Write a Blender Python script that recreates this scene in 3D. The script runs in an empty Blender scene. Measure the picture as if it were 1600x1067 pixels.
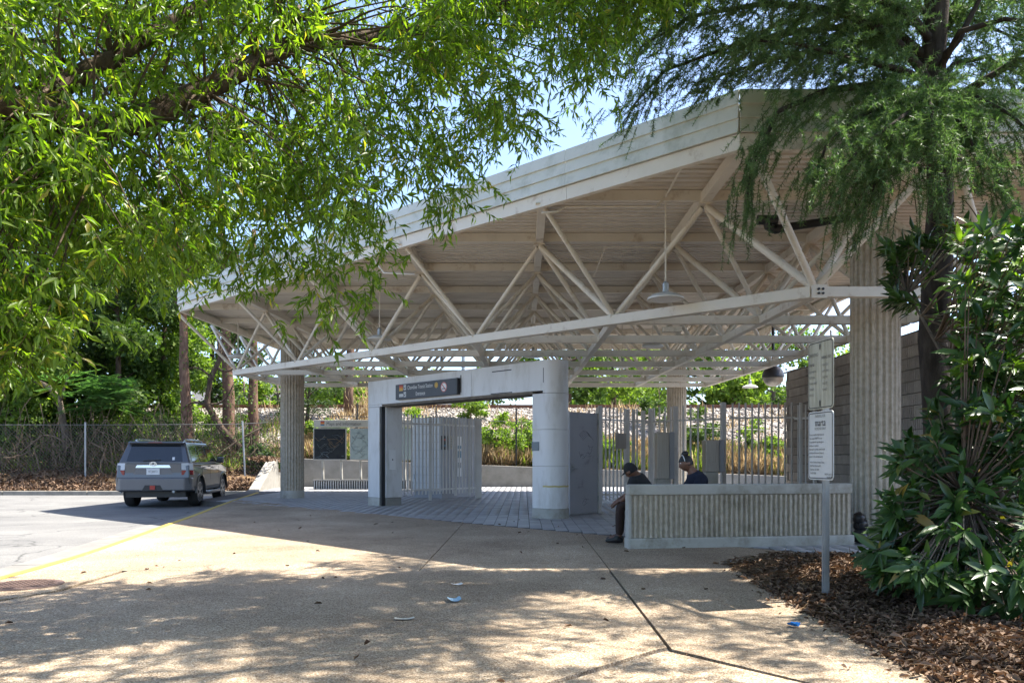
import bpy, bmesh, math, random
import numpy as np
from mathutils import Vector, Matrix, Euler

random.seed(7)
rng = np.random.default_rng(11)
SC = bpy.context.scene
COL = SC.collection
R = math.radians

# ------------------------------------------------------------------ camera
EYE = 1.15
FPX = 1250.0
cam_d = bpy.data.cameras.new('camera')
cam = bpy.data.objects.new('camera', cam_d)
COL.objects.link(cam)
cam.location = (0, 0, EYE)
cam.rotation_euler = (R(90), 0, 0)
cam_d.sensor_width = 36
cam_d.lens = FPX / 1600 * 36
cam_d.shift_x = -18 / 1600
cam_d.shift_y = 182.5 / 1600
cam_d.clip_start = 0.05
cam_d.clip_end = 3000
SC.camera = cam

# ------------------------------------------------------------------ sky, sun, exposure
SUN = Vector((0.53, 0.16, 1.0)).normalized()
world = bpy.data.worlds.new('World')
SC.world = world
world.use_nodes = True
wn = world.node_tree
wn.nodes.clear()
sky = wn.nodes.new('ShaderNodeTexSky')
sky.sky_type = 'NISHITA'
sky.sun_disc = False
sky.sun_elevation = math.asin(SUN.z)
sky.sun_rotation = math.atan2(SUN.x, SUN.y)
sky.altitude = 300
sky.air_density = 0.75
sky.dust_density = 1.6
sky.ozone_density = 3.0
bg = wn.nodes.new('ShaderNodeBackground')
bg.inputs['Strength'].default_value = 0.09
wo = wn.nodes.new('ShaderNodeOutputWorld')
wn.links.new(sky.outputs[0], bg.inputs[0])
wn.links.new(bg.outputs[0], wo.inputs[0])

sl = bpy.data.lights.new('sun', 'SUN')
sl.energy = 3.0
sl.angle = R(0.53)
sl.color = (1.0, 0.96, 0.89)
so = bpy.data.objects.new('sun', sl)
COL.objects.link(so)
so.rotation_euler = SUN.to_track_quat('Z', 'Y').to_euler()
so.location = (10, 0, 30)

SC.view_settings.view_transform = 'Standard'
SC.view_settings.look = 'None'
SC.view_settings.gamma = 1
SC.view_settings.exposure = 2.45
SC.view_settings.use_curve_mapping = False
SC.view_settings.use_white_balance = True
SC.view_settings.white_balance_temperature = 6800
SC.view_settings.white_balance_tint = 10
SC.render.engine = 'CYCLES'
SC.cycles.use_denoising = True
SC.cycles.max_bounces = 10
SC.cycles.diffuse_bounces = 5
SC.cycles.transmission_bounces = 6
SC.cycles.transparent_max_bounces = 8
SC.cycles.caustics_reflective = False
SC.cycles.caustics_refractive = False


def PX(x, y, Y):
    """place seen at photo pixel (x, y) when it stands Y metres away"""
    return Vector(((x - 818) / FPX * Y, Y, EYE + (716 - y) / FPX * Y))


def GR(x, y, z=0.0):
    """ground point of height z seen at photo pixel (x, y)"""
    Y = (EYE - z) * FPX / (y - 716)
    return Vector(((x - 818) / FPX * Y, Y, z))


# ------------------------------------------------------------------ materials
def nodes_of(name):
    m = bpy.data.materials.new(name)
    m.use_nodes = True
    nt = m.node_tree
    return m, nt, nt.nodes['Principled BSDF']


def pos_node(nt, scale=(1, 1, 1)):
    g = nt.nodes.new('ShaderNodeNewGeometry')
    mp = nt.nodes.new('ShaderNodeMapping')
    mp.inputs['Scale'].default_value = scale
    nt.links.new(g.outputs['Position'], mp.inputs['Vector'])
    return mp.outputs[0]


def ramp(nt, fac, stops):
    r = nt.nodes.new('ShaderNodeValToRGB')
    e = r.color_ramp.elements
    while len(e) < len(stops):
        e.new(0.5)
    for k, (p, c) in enumerate(stops):
        e[k].position = p
        e[k].color = (*c, 1) if len(c) == 3 else c
    nt.links.new(fac, r.inputs[0])
    return r.outputs[0]


def noise(nt, vec, scale, detail=4, rough=0.6):
    n = nt.nodes.new('ShaderNodeTexNoise')
    n.inputs['Scale'].default_value = scale
    n.inputs['Detail'].default_value = detail
    n.inputs['Roughness'].default_value = rough
    nt.links.new(vec, n.inputs['Vector'])
    return n.outputs[0]


def mix(nt, fac, a, b, mode='MIX'):
    m = nt.nodes.new('ShaderNodeMix')
    m.data_type = 'RGBA'
    m.blend_type = mode
    for s, v in ((0, fac), (6, a), (7, b)):
        if hasattr(v, 'is_linked') or hasattr(v, 'links'):
            nt.links.new(v, m.inputs[s])
        elif isinstance(v, (int, float)):
            m.inputs[s].default_value = v
        else:
            m.inputs[s].default_value = (*v, 1)
    return m.outputs[2]


def add_bump(nt, b, h, strength, dist=0.01):
    bp = nt.nodes.new('ShaderNodeBump')
    bp.inputs['Strength'].default_value = strength
    bp.inputs['Distance'].default_value = dist
    nt.links.new(h, bp.inputs['Height'])
    nt.links.new(bp.outputs[0], b.inputs['Normal'])


def mk(name, c1, c2=None, scale=3.0, rough=0.7, metal=0.0, bump=0.0, bscale=60, stretch=(1, 1, 1), dirt=None, dirt_scale=1.2,
       dirt_lo=0.5, dirt_hi=0.75, spec=0.5, coat=0.0):
    m, nt, b = nodes_of(name)
    b.inputs['Roughness'].default_value = rough
    b.inputs['Metallic'].default_value = metal
    b.inputs['Specular IOR Level'].default_value = spec
    if coat:
        b.inputs['Coat Weight'].default_value = coat
        b.inputs['Coat Roughness'].default_value = 0.08
    c2 = c2 or tuple(v * 0.8 for v in c1)
    v = pos_node(nt, stretch)
    col = ramp(nt, noise(nt, v, scale), [(0.3, c1), (0.7, c2)])
    if dirt:
        d = ramp(nt, noise(nt, v, dirt_scale, 7, 0.7), [(dirt_lo, (0, 0, 0)), (dirt_hi, (1, 1, 1))])
        col = mix(nt, d, col, dirt)
    nt.links.new(col, b.inputs['Base Color'])
    if bump:
        add_bump(nt, b, noise(nt, pos_node(nt), bscale, 5), bump)
    return m


def leaf_mat(name, dark, light, trans=0.4, rough=0.45, spec=0.4, tint=None, dead=None):
    """leaf: every leaf its own shade (attribute rnd), light comes through it"""
    m, nt, b = nodes_of(name)
    out = nt.nodes['Material Output']
    a = nt.nodes.new('ShaderNodeAttribute')
    a.attribute_name = 'rnd'
    oi = nt.nodes.new('ShaderNodeObjectInfo')
    ad = nt.nodes.new('ShaderNodeMath')
    ad.operation = 'ADD'
    nt.links.new(a.outputs['Fac'], ad.inputs[0])
    nt.links.new(oi.outputs['Random'], ad.inputs[1])
    fr = nt.nodes.new('ShaderNodeMath')
    fr.operation = 'FRACT'
    nt.links.new(ad.outputs[0], fr.inputs[0])
    mid = tuple((p + q) / 2 for p, q in zip(dark, light))
    col = ramp(nt, fr.outputs[0], [(0.0, dark), (0.6, mid), (1.0, light)] if dead is None else [(0.0, dark), (0.58, mid), (0.965, light), (0.98, dead)])
    nt.links.new(col, b.inputs['Base Color'])
    b.inputs['Roughness'].default_value = rough
    b.inputs['Specular IOR Level'].default_value = spec
    if trans > 0:
        t = nt.nodes.new('ShaderNodeBsdfTranslucent')
        tc = mix(nt, 1.0, col, tint or (1.7, 1.9, 0.6), 'MULTIPLY')
        nt.links.new(tc, t.inputs['Color'])
        mx = nt.nodes.new('ShaderNodeMixShader')
        mx.inputs[0].default_value = trans
        nt.links.new(b.outputs[0], mx.inputs[1])
        nt.links.new(t.outputs[0], mx.inputs[2])
        nt.links.new(mx.outputs[0], out.inputs['Surface'])
    return m


def aggregate_mat():
    m, nt, b = nodes_of('exposed aggregate')
    v = pos_node(nt)
    vo = nt.nodes.new('ShaderNodeTexVoronoi')
    vo.inputs['Scale'].default_value = 130
    nt.links.new(v, vo.inputs['Vector'])
    sep = nt.nodes.new('ShaderNodeSeparateColor')
    nt.links.new(vo.outputs['Color'], sep.inputs[0])
    col = ramp(nt, sep.outputs[0], [(0.0, (0.165, 0.120, 0.082)), (0.3, (0.31, 0.238, 0.168)), (0.62, (0.42, 0.338, 0.25)), (0.88, (0.515, 0.438, 0.342)), (1.0, (0.67, 0.61, 0.525))])
    big = ramp(nt, noise(nt, v, 0.8, 6, 0.65), [(0.32, (0.66, 0.62, 0.58)), (0.66, (1.06, 1.04, 1.0))])
    col = mix(nt, 1.0, col, big, 'MULTIPLY')
    stain = ramp(nt, noise(nt, v, 3.1, 6, 0.7), [(0.60, (0, 0, 0)), (0.78, (0.55, 0.55, 0.55))])
    col = mix(nt, stain, col, (0.12, 0.10, 0.08))
    wide = ramp(nt, noise(nt, pos_node(nt, (1, 0.45, 1)), 0.33, 3, 0.5), [(0.40, (0.80, 0.79, 0.77)), (0.58, (1.04, 1.03, 1.02))])
    col = mix(nt, 1.0, col, wide, 'MULTIPLY')
    gum = nt.nodes.new('ShaderNodeTexVoronoi')
    gum.inputs['Scale'].default_value = 1.7
    nt.links.new(v, gum.inputs['Vector'])
    gs = ramp(nt, gum.outputs['Distance'], [(0.030, (0.65, 0.65, 0.65)), (0.048, (0, 0, 0))])
    col = mix(nt, gs, col, (0.075, 0.068, 0.06))
    nt.links.new(col, b.inputs['Base Color'])
    b.inputs['Roughness'].default_value = 0.85
    b.inputs['Specular IOR Level'].default_value = 0.25
    add_bump(nt, b, vo.outputs['Distance'], 0.5, 0.006)
    return m


def asphalt_mat():
    m, nt, b = nodes_of('worn pale asphalt')
    v = pos_node(nt)
    col = ramp(nt, noise(nt, v, 55, 3), [(0.3, (0.125, 0.125, 0.122)), (0.7, (0.225, 0.222, 0.217))])
    big = ramp(nt, noise(nt, v, 0.5, 6, 0.6), [(0.35, (0.8, 0.8, 0.8)), (0.65, (1.1, 1.1, 1.08))])
    col = mix(nt, 1.0, col, big, 'MULTIPLY')
    vo = nt.nodes.new('ShaderNodeTexVoronoi')
    vo.feature = 'DISTANCE_TO_EDGE'
    vo.inputs['Scale'].default_value = 0.33
    w = nt.nodes.new('ShaderNodeVectorMath')
    w.operation = 'ADD'
    nt.links.new(v, w.inputs[0])
    n3 = nt.nodes.new('ShaderNodeTexNoise')
    n3.inputs['Scale'].default_value = 1.3
    n3.inputs['Detail'].default_value = 5
    nt.links.new(v, n3.inputs['Vector'])
    nt.links.new(n3.outputs['Color'], w.inputs[1])
    nt.links.new(w.outputs[0], vo.inputs['Vector'])
    cr = ramp(nt, vo.outputs['Distance'], [(0.0, (0.8, 0.8, 0.8)), (0.012, (0, 0, 0))])
    col = mix(nt, cr, col, (0.05, 0.05, 0.05))
    nt.links.new(col, b.inputs['Base Color'])
    b.inputs['Roughness'].default_value = 0.9
    b.inputs['Specular IOR Level'].default_value = 0.2
    add_bump(nt, b, noise(nt, v, 90, 3), 0.4, 0.006)
    return m


def gravel_mat():
    m, nt, b = nodes_of('pale ballast stone')
    v = pos_node(nt)
    vo = nt.nodes.new('ShaderNodeTexVoronoi')
    vo.inputs['Scale'].default_value = 11
    nt.links.new(v, vo.inputs['Vector'])
    sep = nt.nodes.new('ShaderNodeSeparateColor')
    nt.links.new(vo.outputs['Color'], sep.inputs[0])
    col = ramp(nt, sep.outputs[0], [(0.0, (0.07, 0.06, 0.052)), (0.3, (0.20, 0.175, 0.15)), (0.7, (0.34, 0.305, 0.265)), (1.0, (0.48, 0.44, 0.40))])
    # rock gives way to soil low on the bank and to leaf mould towards the left
    sx = nt.nodes.new('ShaderNodeSeparateXYZ')
    nt.links.new(v, sx.inputs[0])
    ad = nt.nodes.new('ShaderNodeMath')
    ad.operation = 'MULTIPLY_ADD'
    nt.links.new(noise(nt, v, 0.9, 5, 0.7), ad.inputs[0])
    ad.inputs[1].default_value = 2.2
    nt.links.new(sx.outputs['Z'], ad.inputs[2])
    f = ramp(nt, ad.outputs[0], [(0.0, (1, 1, 1)), (1.0, (0, 0, 0))])
    mr = nt.nodes.new('ShaderNodeMapRange')
    mr.inputs['From Min'].default_value = 2.6
    mr.inputs['From Max'].default_value = 3.3
    nt.links.new(ad.outputs[0], mr.inputs['Value'])
    soil = ramp(nt, noise(nt, v, 6, 5), [(0.3, (0.10, 0.062, 0.036)), (0.7, (0.22, 0.15, 0.085))])
    col = mix(nt, mr.outputs[0], soil, col)
    nt.links.new(col, b.inputs['Base Color'])
    b.inputs['Roughness'].default_value = 0.95
    b.inputs['Specular IOR Level'].default_value = 0.1
    add_bump(nt, b, vo.outputs['Distance'], 0.8, 0.06)
    return m


M = {}
M['agg'] = aggregate_mat()
M['asphalt'] = asphalt_mat()
M['gravel'] = gravel_mat()
M['dark'] = mk('shadow gap', (0.02, 0.02, 0.018), rough=0.9)
M['joint'] = mk('joint mortar', (0.10, 0.095, 0.09), rough=0.95)
M['earth'] = mk('leaf mould earth', (0.11, 0.075, 0.05), (0.06, 0.04, 0.028), 4, 0.95, bump=0.6, bscale=40, spec=0.1)
M['conc'] = mk('grey concrete', (0.30, 0.285, 0.255), (0.21, 0.20, 0.175), 2.5, 0.85, bump=0.15, bscale=80, dirt=(0.16, 0.145, 0.115), dirt_lo=0.52, dirt_hi=0.8)
M['conc_pale'] = mk('pale smooth concrete', (0.47, 0.455, 0.41), (0.36, 0.345, 0.30), 3, 0.8, bump=0.12, bscale=90, dirt=(0.20, 0.18, 0.13), dirt_scale=2.2, dirt_lo=0.5, dirt_hi=0.74)
M['conc_rib'] = mk('hammered ribbed concrete', (0.55, 0.49, 0.40), (0.38, 0.33, 0.255), 14, 0.92, bump=0.7, bscale=55, dirt=(0.27, 0.23, 0.175), dirt_scale=3, dirt_lo=0.54, dirt_hi=0.8)
M['gutter'] = mk('gutter concrete', (0.22, 0.21, 0.195), (0.15, 0.145, 0.132), 3, 0.9, bump=0.2)
M['kerb'] = mk('kerb concrete', (0.30, 0.28, 0.24), (0.19, 0.175, 0.15), 4, 0.9, bump=0.3)
M['yellow'] = mk('worn yellow kerb paint', (0.50, 0.36, 0.06), (0.38, 0.27, 0.05), 5, 0.7, dirt=(0.33, 0.27, 0.16), dirt_scale=9, dirt_lo=0.58, dirt_hi=0.7, bump=0.2)
M['tile'] = mk('blue grey paving tile', (0.34, 0.341, 0.348), (0.27, 0.271, 0.276), 1.6, 0.5, dirt=(0.11, 0.10, 0.09), dirt_scale=2.0, dirt_lo=0.58, dirt_hi=0.82, bump=0.1)
def vary(m, lo=0.82, hi=1.12):
    nt = m.node_tree
    b = nt.nodes['Principled BSDF']
    src = b.inputs['Base Color'].links[0].from_socket
    oi = nt.nodes.new('ShaderNodeObjectInfo')
    at = nt.nodes.new('ShaderNodeAttribute')
    at.attribute_name = 'rnd'
    ad = nt.nodes.new('ShaderNodeMath')
    ad.operation = 'ADD'
    nt.links.new(oi.outputs['Random'], ad.inputs[0])
    nt.links.new(at.outputs['Fac'], ad.inputs[1])
    fr = nt.nodes.new('ShaderNodeMath')
    fr.operation = 'FRACT'
    nt.links.new(ad.outputs[0], fr.inputs[0])
    nt.links.new(mix(nt, 1.0, src, ramp(nt, fr.outputs[0], [(0, (lo, lo, lo)), (1, (hi, hi, hi))]), 'MULTIPLY'), b.inputs['Base Color'])


vary(M['tile'])
vary(M['agg'], 0.90, 1.06)
M['steel'] = mk('cream painted steel', (0.74, 0.69, 0.60), (0.66, 0.61, 0.52), 2, 0.55, dirt=(0.30, 0.19, 0.10), dirt_scale=3.4, dirt_lo=0.56, dirt_hi=0.80)
M['deck'] = mk('cream metal decking', (0.76, 0.71, 0.635), (0.67, 0.62, 0.545), 1.0, 0.6, stretch=(0.25, 3, 1), dirt=(0.30, 0.24, 0.185), dirt_scale=1.8, dirt_lo=0.52, dirt_hi=0.85)
M['fascia'] = mk('weathered white fascia', (0.66, 0.655, 0.585), (0.56, 0.565, 0.49), 1.5, 0.5, dirt=(0.27, 0.29, 0.20), dirt_scale=2.0, dirt_lo=0.50, dirt_hi=0.85)
M['portal'] = mk('pale grey panel', (0.68, 0.675, 0.665), (0.60, 0.595, 0.585), 1.2, 0.42, stretch=(1.6, 1.6, 0.5), dirt=(0.46, 0.435, 0.39), dirt_scale=2.4, dirt_lo=0.50, dirt_hi=0.80)
M['soffit'] = mk('dark brown soffit', (0.20, 0.165, 0.125), (0.10, 0.08, 0.06), 6, 0.8)  # mottled dark brown for the underside of the portal beam
M['bar'] = mk('grey painted bar', (0.64, 0.63, 0.605), (0.56, 0.55, 0.525), 3, 0.5, dirt=(0.2, 0.17, 0.13), dirt_scale=4, dirt_lo=0.6, dirt_hi=0.85)
M['door'] = mk('slate grey door paint', (0.37, 0.375, 0.395), (0.33, 0.333, 0.35), 1.5, 0.42, dirt=(0.12, 0.115, 0.12), dirt_scale=3, dirt_lo=0.58, dirt_hi=0.8)
M['stainless'] = mk('brushed stainless', (0.42, 0.39, 0.35), (0.34, 0.31, 0.27), 2, 0.42, metal=0.75, stretch=(30, 30, 1))
M['galv'] = mk('galvanised steel', (0.42, 0.44, 0.45), (0.32, 0.335, 0.345), 6, 0.45, metal=0.6)
M['wire'] = mk('weathered fence wire', (0.16, 0.165, 0.165), (0.10, 0.10, 0.10), 5, 0.6, metal=0.3)
M['black'] = mk('black enamel', (0.022, 0.023, 0.025), (0.016, 0.016, 0.018), 3, 0.4)
M['signblack'] = mk('charcoal sign face', (0.050, 0.054, 0.064), (0.042, 0.046, 0.055), 3, 0.45)
M['white'] = mk('white print', (0.78, 0.78, 0.77), (0.72, 0.72, 0.71), 3, 0.55)
M['signwhite'] = mk('white sign sheet', (0.66, 0.67, 0.67), (0.60, 0.61, 0.60), 3, 0.45)
M['signfade'] = mk('faded dirty sign sheet', (0.50, 0.49, 0.40), (0.40, 0.38, 0.30), 6, 0.6, stretch=(6, 6, 0.6), dirt=(0.24, 0.22, 0.15), dirt_scale=3, dirt_lo=0.45, dirt_hi=0.8)
M['ink'] = mk('black ink', (0.045, 0.045, 0.05), (0.035, 0.035, 0.04), 3, 0.6)
M['inkgrey'] = mk('faded ink', (0.19, 0.185, 0.165), (0.15, 0.145, 0.13), 9, 0.6)
M['red'] = mk('red print', (0.50, 0.06, 0.04), rough=0.5)
M['redpink'] = mk('pale red print', (0.62, 0.22, 0.20), rough=0.5)
M['orange'] = mk('orange print', (0.75, 0.24, 0.03), rough=0.5)
M['gold'] = mk('gold print', (0.72, 0.43, 0.06), rough=0.5)
M['teal'] = mk('teal print', (0.03, 0.18, 0.28), rough=0.5)
M['cream'] = mk('cream sign header', (0.52, 0.50, 0.42), (0.44, 0.42, 0.35), 4, 0.5)
M['mapdark'] = mk('dark map print', (0.014, 0.017, 0.022), (0.028, 0.032, 0.031), 7, 0.5, spec=0.2)
M['mappale'] = mk('pale map print', (0.30, 0.36, 0.34), (0.24, 0.30, 0.29), 9, 0.22)
M['mapline'] = mk('map line print', (0.12, 0.15, 0.16), rough=0.4)
M['mapwarm'] = mk('map line print warm', (0.20, 0.13, 0.06), rough=0.4)
M['boothtile'] = mk('white glazed tile', (0.62, 0.635, 0.645), (0.56, 0.575, 0.585), 5, 0.28)
M['boothgrey'] = mk('grey booth panel', (0.33, 0.34, 0.37), (0.28, 0.29, 0.31), 2, 0.4)
M['blockA'] = mk('taupe split block', (0.42, 0.375, 0.33), (0.32, 0.283, 0.247), 5, 0.95, bump=0.6, bscale=30)
vary(M['blockA'], 0.8, 1.15)
M['bark'] = mk('dark furrowed bark', (0.13, 0.095, 0.070), (0.040, 0.028, 0.021), 14, 0.95, stretch=(1, 1, 0.25), bump=1.0, bscale=38, spec=0.1)
M['barkdark'] = mk('dark cedar bark', (0.080, 0.066, 0.056), (0.026, 0.021, 0.018), 14, 0.95, stretch=(1, 1, 0.25), bump=1.0, bscale=38, spec=0.1)
M['barkgrey'] = mk('grey brown bark', (0.19, 0.155, 0.125), (0.075, 0.058, 0.046), 13, 0.95, stretch=(1, 1, 0.3), bump=1.0, bscale=30, spec=0.1)
M['barkred'] = mk('red brown scaly bark', (0.22, 0.14, 0.10), (0.085, 0.050, 0.036), 10, 0.95, stretch=(1, 1, 0.4), bump=1.0, bscale=22, spec=0.1)
M['twig'] = mk('twig bark', (0.13, 0.10, 0.07), (0.07, 0.05, 0.035), 14, 0.9, spec=0.1)
M['vine'] = mk('dry vine', (0.26, 0.20, 0.14), (0.12, 0.085, 0.06), 6, 0.95, spec=0.1)
M['oakleaf'] = leaf_mat('willow oak leaf', (0.058, 0.120, 0.014), (0.21, 0.30, 0.045), 0.52, 0.38, 0.45, (1.9, 2.15, 0.5), (0.36, 0.31, 0.07))
M['needle'] = leaf_mat('cedar needle', (0.045, 0.098, 0.038), (0.17, 0.26, 0.11), 0.30, 0.5, 0.35, (1.5, 1.8, 0.8))
M['gloss'] = leaf_mat('glossy evergreen leaf', (0.015, 0.046, 0.013), (0.062, 0.128, 0.028), 0.2, 0.36, 0.5, (1.7, 2.0, 0.5), (0.26, 0.19, 0.05))
M['newleaf'] = leaf_mat('young glossy leaf', (0.085, 0.17, 0.02), (0.17, 0.27, 0.035), 0.35, 0.3, 0.5)
M['pineleaf'] = leaf_mat('pine foliage', (0.026, 0.055, 0.020), (0.075, 0.12, 0.045), 0.25, 0.6, 0.2)
M['brightleaf'] = leaf_mat('light green broad leaf', (0.075, 0.135, 0.026), (0.21, 0.29, 0.065), 0.45, 0.55, 0.2)  # light yellow green leaf colour of the paler trees and shrubs
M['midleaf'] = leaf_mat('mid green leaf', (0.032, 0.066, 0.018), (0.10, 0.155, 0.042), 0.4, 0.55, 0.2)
M['blueleaf'] = leaf_mat('feathery blue green leaf', (0.05, 0.125, 0.060), (0.12, 0.225, 0.11), 0.4, 0.55, 0.2)
M['drygrass'] = leaf_mat('dry grass', (0.34, 0.25, 0.14), (0.62, 0.50, 0.33), 0.35, 0.8, 0.1, (1.2, 1.1, 0.8))
M['grass'] = leaf_mat('weedy grass', (0.10, 0.16, 0.028), (0.28, 0.34, 0.08), 0.4, 0.7, 0.1)
M['litter'] = leaf_mat('dry fallen leaf', (0.06, 0.038, 0.026), (0.27, 0.18, 0.12), 0.1, 0.75, 0.2, (1.2, 0.9, 0.6))
M['drylitter'] = leaf_mat('dry needle litter', (0.16, 0.10, 0.06), (0.42, 0.31, 0.20), 0, 0.9, 0.1)
M['rock'] = leaf_mat('ballast stone loose', (0.14, 0.125, 0.11), (0.46, 0.42, 0.38), 0, 0.95, 0.1)
M['rust'] = mk('rusty rail', (0.22, 0.105, 0.055), (0.13, 0.06, 0.035), 5, 0.8)
M['sleeper'] = mk('grey timber sleeper', (0.20, 0.16, 0.13), (0.12, 0.095, 0.075), 6, 0.9)
M['warehouse'] = mk('cream warehouse wall', (0.62, 0.575, 0.50), (0.55, 0.51, 0.44), 0.3, 0.8)
M['paint'] = mk('graphite car paint', (0.090, 0.094, 0.103), (0.086, 0.089, 0.098), 3, 0.3, metal=0.35, coat=0.8)
M['plastic'] = mk('grey bumper paint', (0.14, 0.142, 0.152), (0.13, 0.133, 0.142), 3, 0.38, metal=0.2, coat=0.4)
M['glass'] = mk('tinted car glass', (0.018, 0.022, 0.027), (0.016, 0.02, 0.024), 3, 0.04, spec=0.9)
M['tyre'] = mk('tyre rubber', (0.022, 0.022, 0.023), (0.03, 0.03, 0.03), 6, 0.85)
M['rim'] = mk('machined alloy', (0.42, 0.43, 0.45), rough=0.3, metal=0.8)
M['chrome'] = mk('bright trim', (0.70, 0.71, 0.73), rough=0.16, metal=0.9)
M['lampred'] = mk('red lamp lens', (0.30, 0.015, 0.02), rough=0.15, coat=0.5)
M['lampclear'] = mk('clear lamp lens', (0.62, 0.62, 0.63), rough=0.12, coat=0.5)
M['skin'] = mk('brown skin', (0.17, 0.088, 0.058), (0.14, 0.070, 0.045), 8, 0.5)
M['skin2'] = mk('warm brown skin', (0.235, 0.120, 0.080), (0.19, 0.095, 0.062), 8, 0.5)
M['hair'] = mk('black hair', (0.012, 0.010, 0.010), (0.02, 0.016, 0.015), 30, 0.5, bump=0.6, bscale=120)
M['blackcloth'] = mk('black cotton', (0.010, 0.010, 0.012), (0.016, 0.016, 0.018), 20, 0.9, bump=0.2, bscale=60)
M['navycloth'] = mk('navy cotton', (0.012, 0.016, 0.035), (0.010, 0.013, 0.028), 20, 0.9, bump=0.2, bscale=60)
M['browncloth'] = mk('dark brown trousers', (0.040, 0.022, 0.018), (0.028, 0.016, 0.013), 20, 0.9, bump=0.2, bscale=60)
M['lampwhite'] = mk('white enamel shade', (0.66, 0.65, 0.61), (0.58, 0.57, 0.53), 4, 0.4)
M['manhole'] = mk('rusty iron cover', (0.12, 0.075, 0.058), (0.085, 0.055, 0.045), 30, 0.75, bump=0.4, bscale=60)
M['paperblue'] = mk('light blue paper', (0.30, 0.47, 0.60), rough=0.7)
M['blueplastic'] = mk('bright blue plastic', (0.015, 0.17, 0.50), rough=0.35)
M['paper'] = mk('white paper', (0.72, 0.72, 0.70), rough=0.8)
M['bag'] = mk('black plastic bag', (0.02, 0.02, 0.022), rough=0.3)
M['greyplate'] = mk('grey blue plaque', (0.16, 0.20, 0.225), rough=0.4)


# ------------------------------------------------------------------ mesh helpers
class MB:
    """collects shapes in world metres and links them as one mesh object"""

    def __init__(self):
        self.v, self.f = [], []

    def add(self, vs, fs):
        o = len(self.v)
        self.v += [tuple(p) for p in vs]
        self.f += [tuple(i + o for i in f) for f in fs]
        return self

    def box(self, c, s, rz=0.0, mat=None):
        x, y, z = (k / 2 for k in s)
        m = mat or (Matrix.Translation(c) @ Matrix.Rotation(rz, 4, 'Z'))
        vs = [m @ Vector(p) for p in ((-x, -y, -z), (x, -y, -z), (x, y, -z), (-x, y, -z), (-x, -y, z), (x, -y, z), (x, y, z), (-x, y, z))]
        return self.add(vs, [(0, 3, 2, 1), (4, 5, 6, 7), (0, 1, 5, 4), (1, 2, 6, 5), (2, 3, 7, 6), (3, 0, 4, 7)])

    def bar(self, p, q, w, h, up=(0, 0, 1)):
        p, q = Vector(p), Vector(q)
        d = (q - p).normalized()
        u = Vector(up)
        s = d.cross(u).normalized()
        u = s.cross(d).normalized()
        vs = []
        for e in (p, q):
            for a, b in ((-1, -1), (1, -1), (1, 1), (-1, 1)):
                vs.append(e + s * (a * w / 2) + u * (b * h / 2))
        return self.add(vs, [(0, 1, 2, 3), (7, 6, 5, 4), (0, 4, 5, 1), (1, 5, 6, 2), (2, 6, 7, 3), (3, 7, 4, 0)])

    def tube(self, pts, rad, n=8, cap=True):
        pts = [Vector(p) for p in pts]
        rad = rad if isinstance(rad, (list, tuple)) else [rad] * len(pts)
        rings = []
        ref = Vector((0.31, 0.17, 0.93)).normalized()
        base = len(self.v)
        for k, p in enumerate(pts):
            d = (pts[min(k + 1, len(pts) - 1)] - pts[max(k - 1, 0)])
            d = d.normalized() if d.length > 1e-9 else Vector((0, 0, 1))
            s = d.cross(ref)
            if s.length < 1e-3:
                s = d.cross(Vector((1, 0, 0)))
            s.normalize()
            u = d.cross(s)
            for j in range(n):
                a = 2 * math.pi * j / n
                self.v.append(tuple(p + (s * math.cos(a) + u * math.sin(a)) * rad[k]))
        for k in range(len(pts) - 1):
            for j in range(n):
                a, b = base + k * n + j, base + k * n + (j + 1) % n
                self.f.append((a, b, b + n, a + n))
        if cap:
            self.f.append(tuple(base + j for j in range(n))[::-1])
            self.f.append(tuple(base + (len(pts) - 1) * n + j for j in range(n)))
        return self

    def prism(self, poly, z0, z1):
        n = len(poly)
        vs = [(p[0], p[1], z0) for p in poly] + [(p[0], p[1], z1) for p in poly]
        fs = [tuple(range(n))[::-1], tuple(range(n, 2 * n))] + [(k, (k + 1) % n, n + (k + 1) % n, n + k) for k in range(n)]
        return self.add(vs, fs)

    def lathe(self, prof, c=(0, 0, 0), n=24):
        c = Vector(c)
        base = len(self.v)
        for r, z in prof:
            for j in range(n):
                a = 2 * math.pi * j / n
                self.v.append((c.x + r * math.cos(a), c.y + r * math.sin(a), c.z + z))
        for k in range(len(prof) - 1):
            for j in range(n):
                a, b = base + k * n + j, base + k * n + (j + 1) % n
                self.f.append((a, b, b + n, a + n))
        self.f.append(tuple(base + j for j in range(n))[::-1])
        self.f.append(tuple(base + (len(prof) - 1) * n + j for j in range(n)))
        return self

    def build(self, name, mat, parent=None, smooth=False, bevel=0.0, local=False, seg=2):
        me = bpy.data.meshes.new(name)
        me.from_pydata(self.v, [], self.f)
        return place(me, name, mat, parent, smooth, bevel, local, seg)


def wmat(o):
    m = o.matrix_basis.copy()
    while o.parent:
        o = o.parent
        m = o.matrix_basis @ m
    return m


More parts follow.
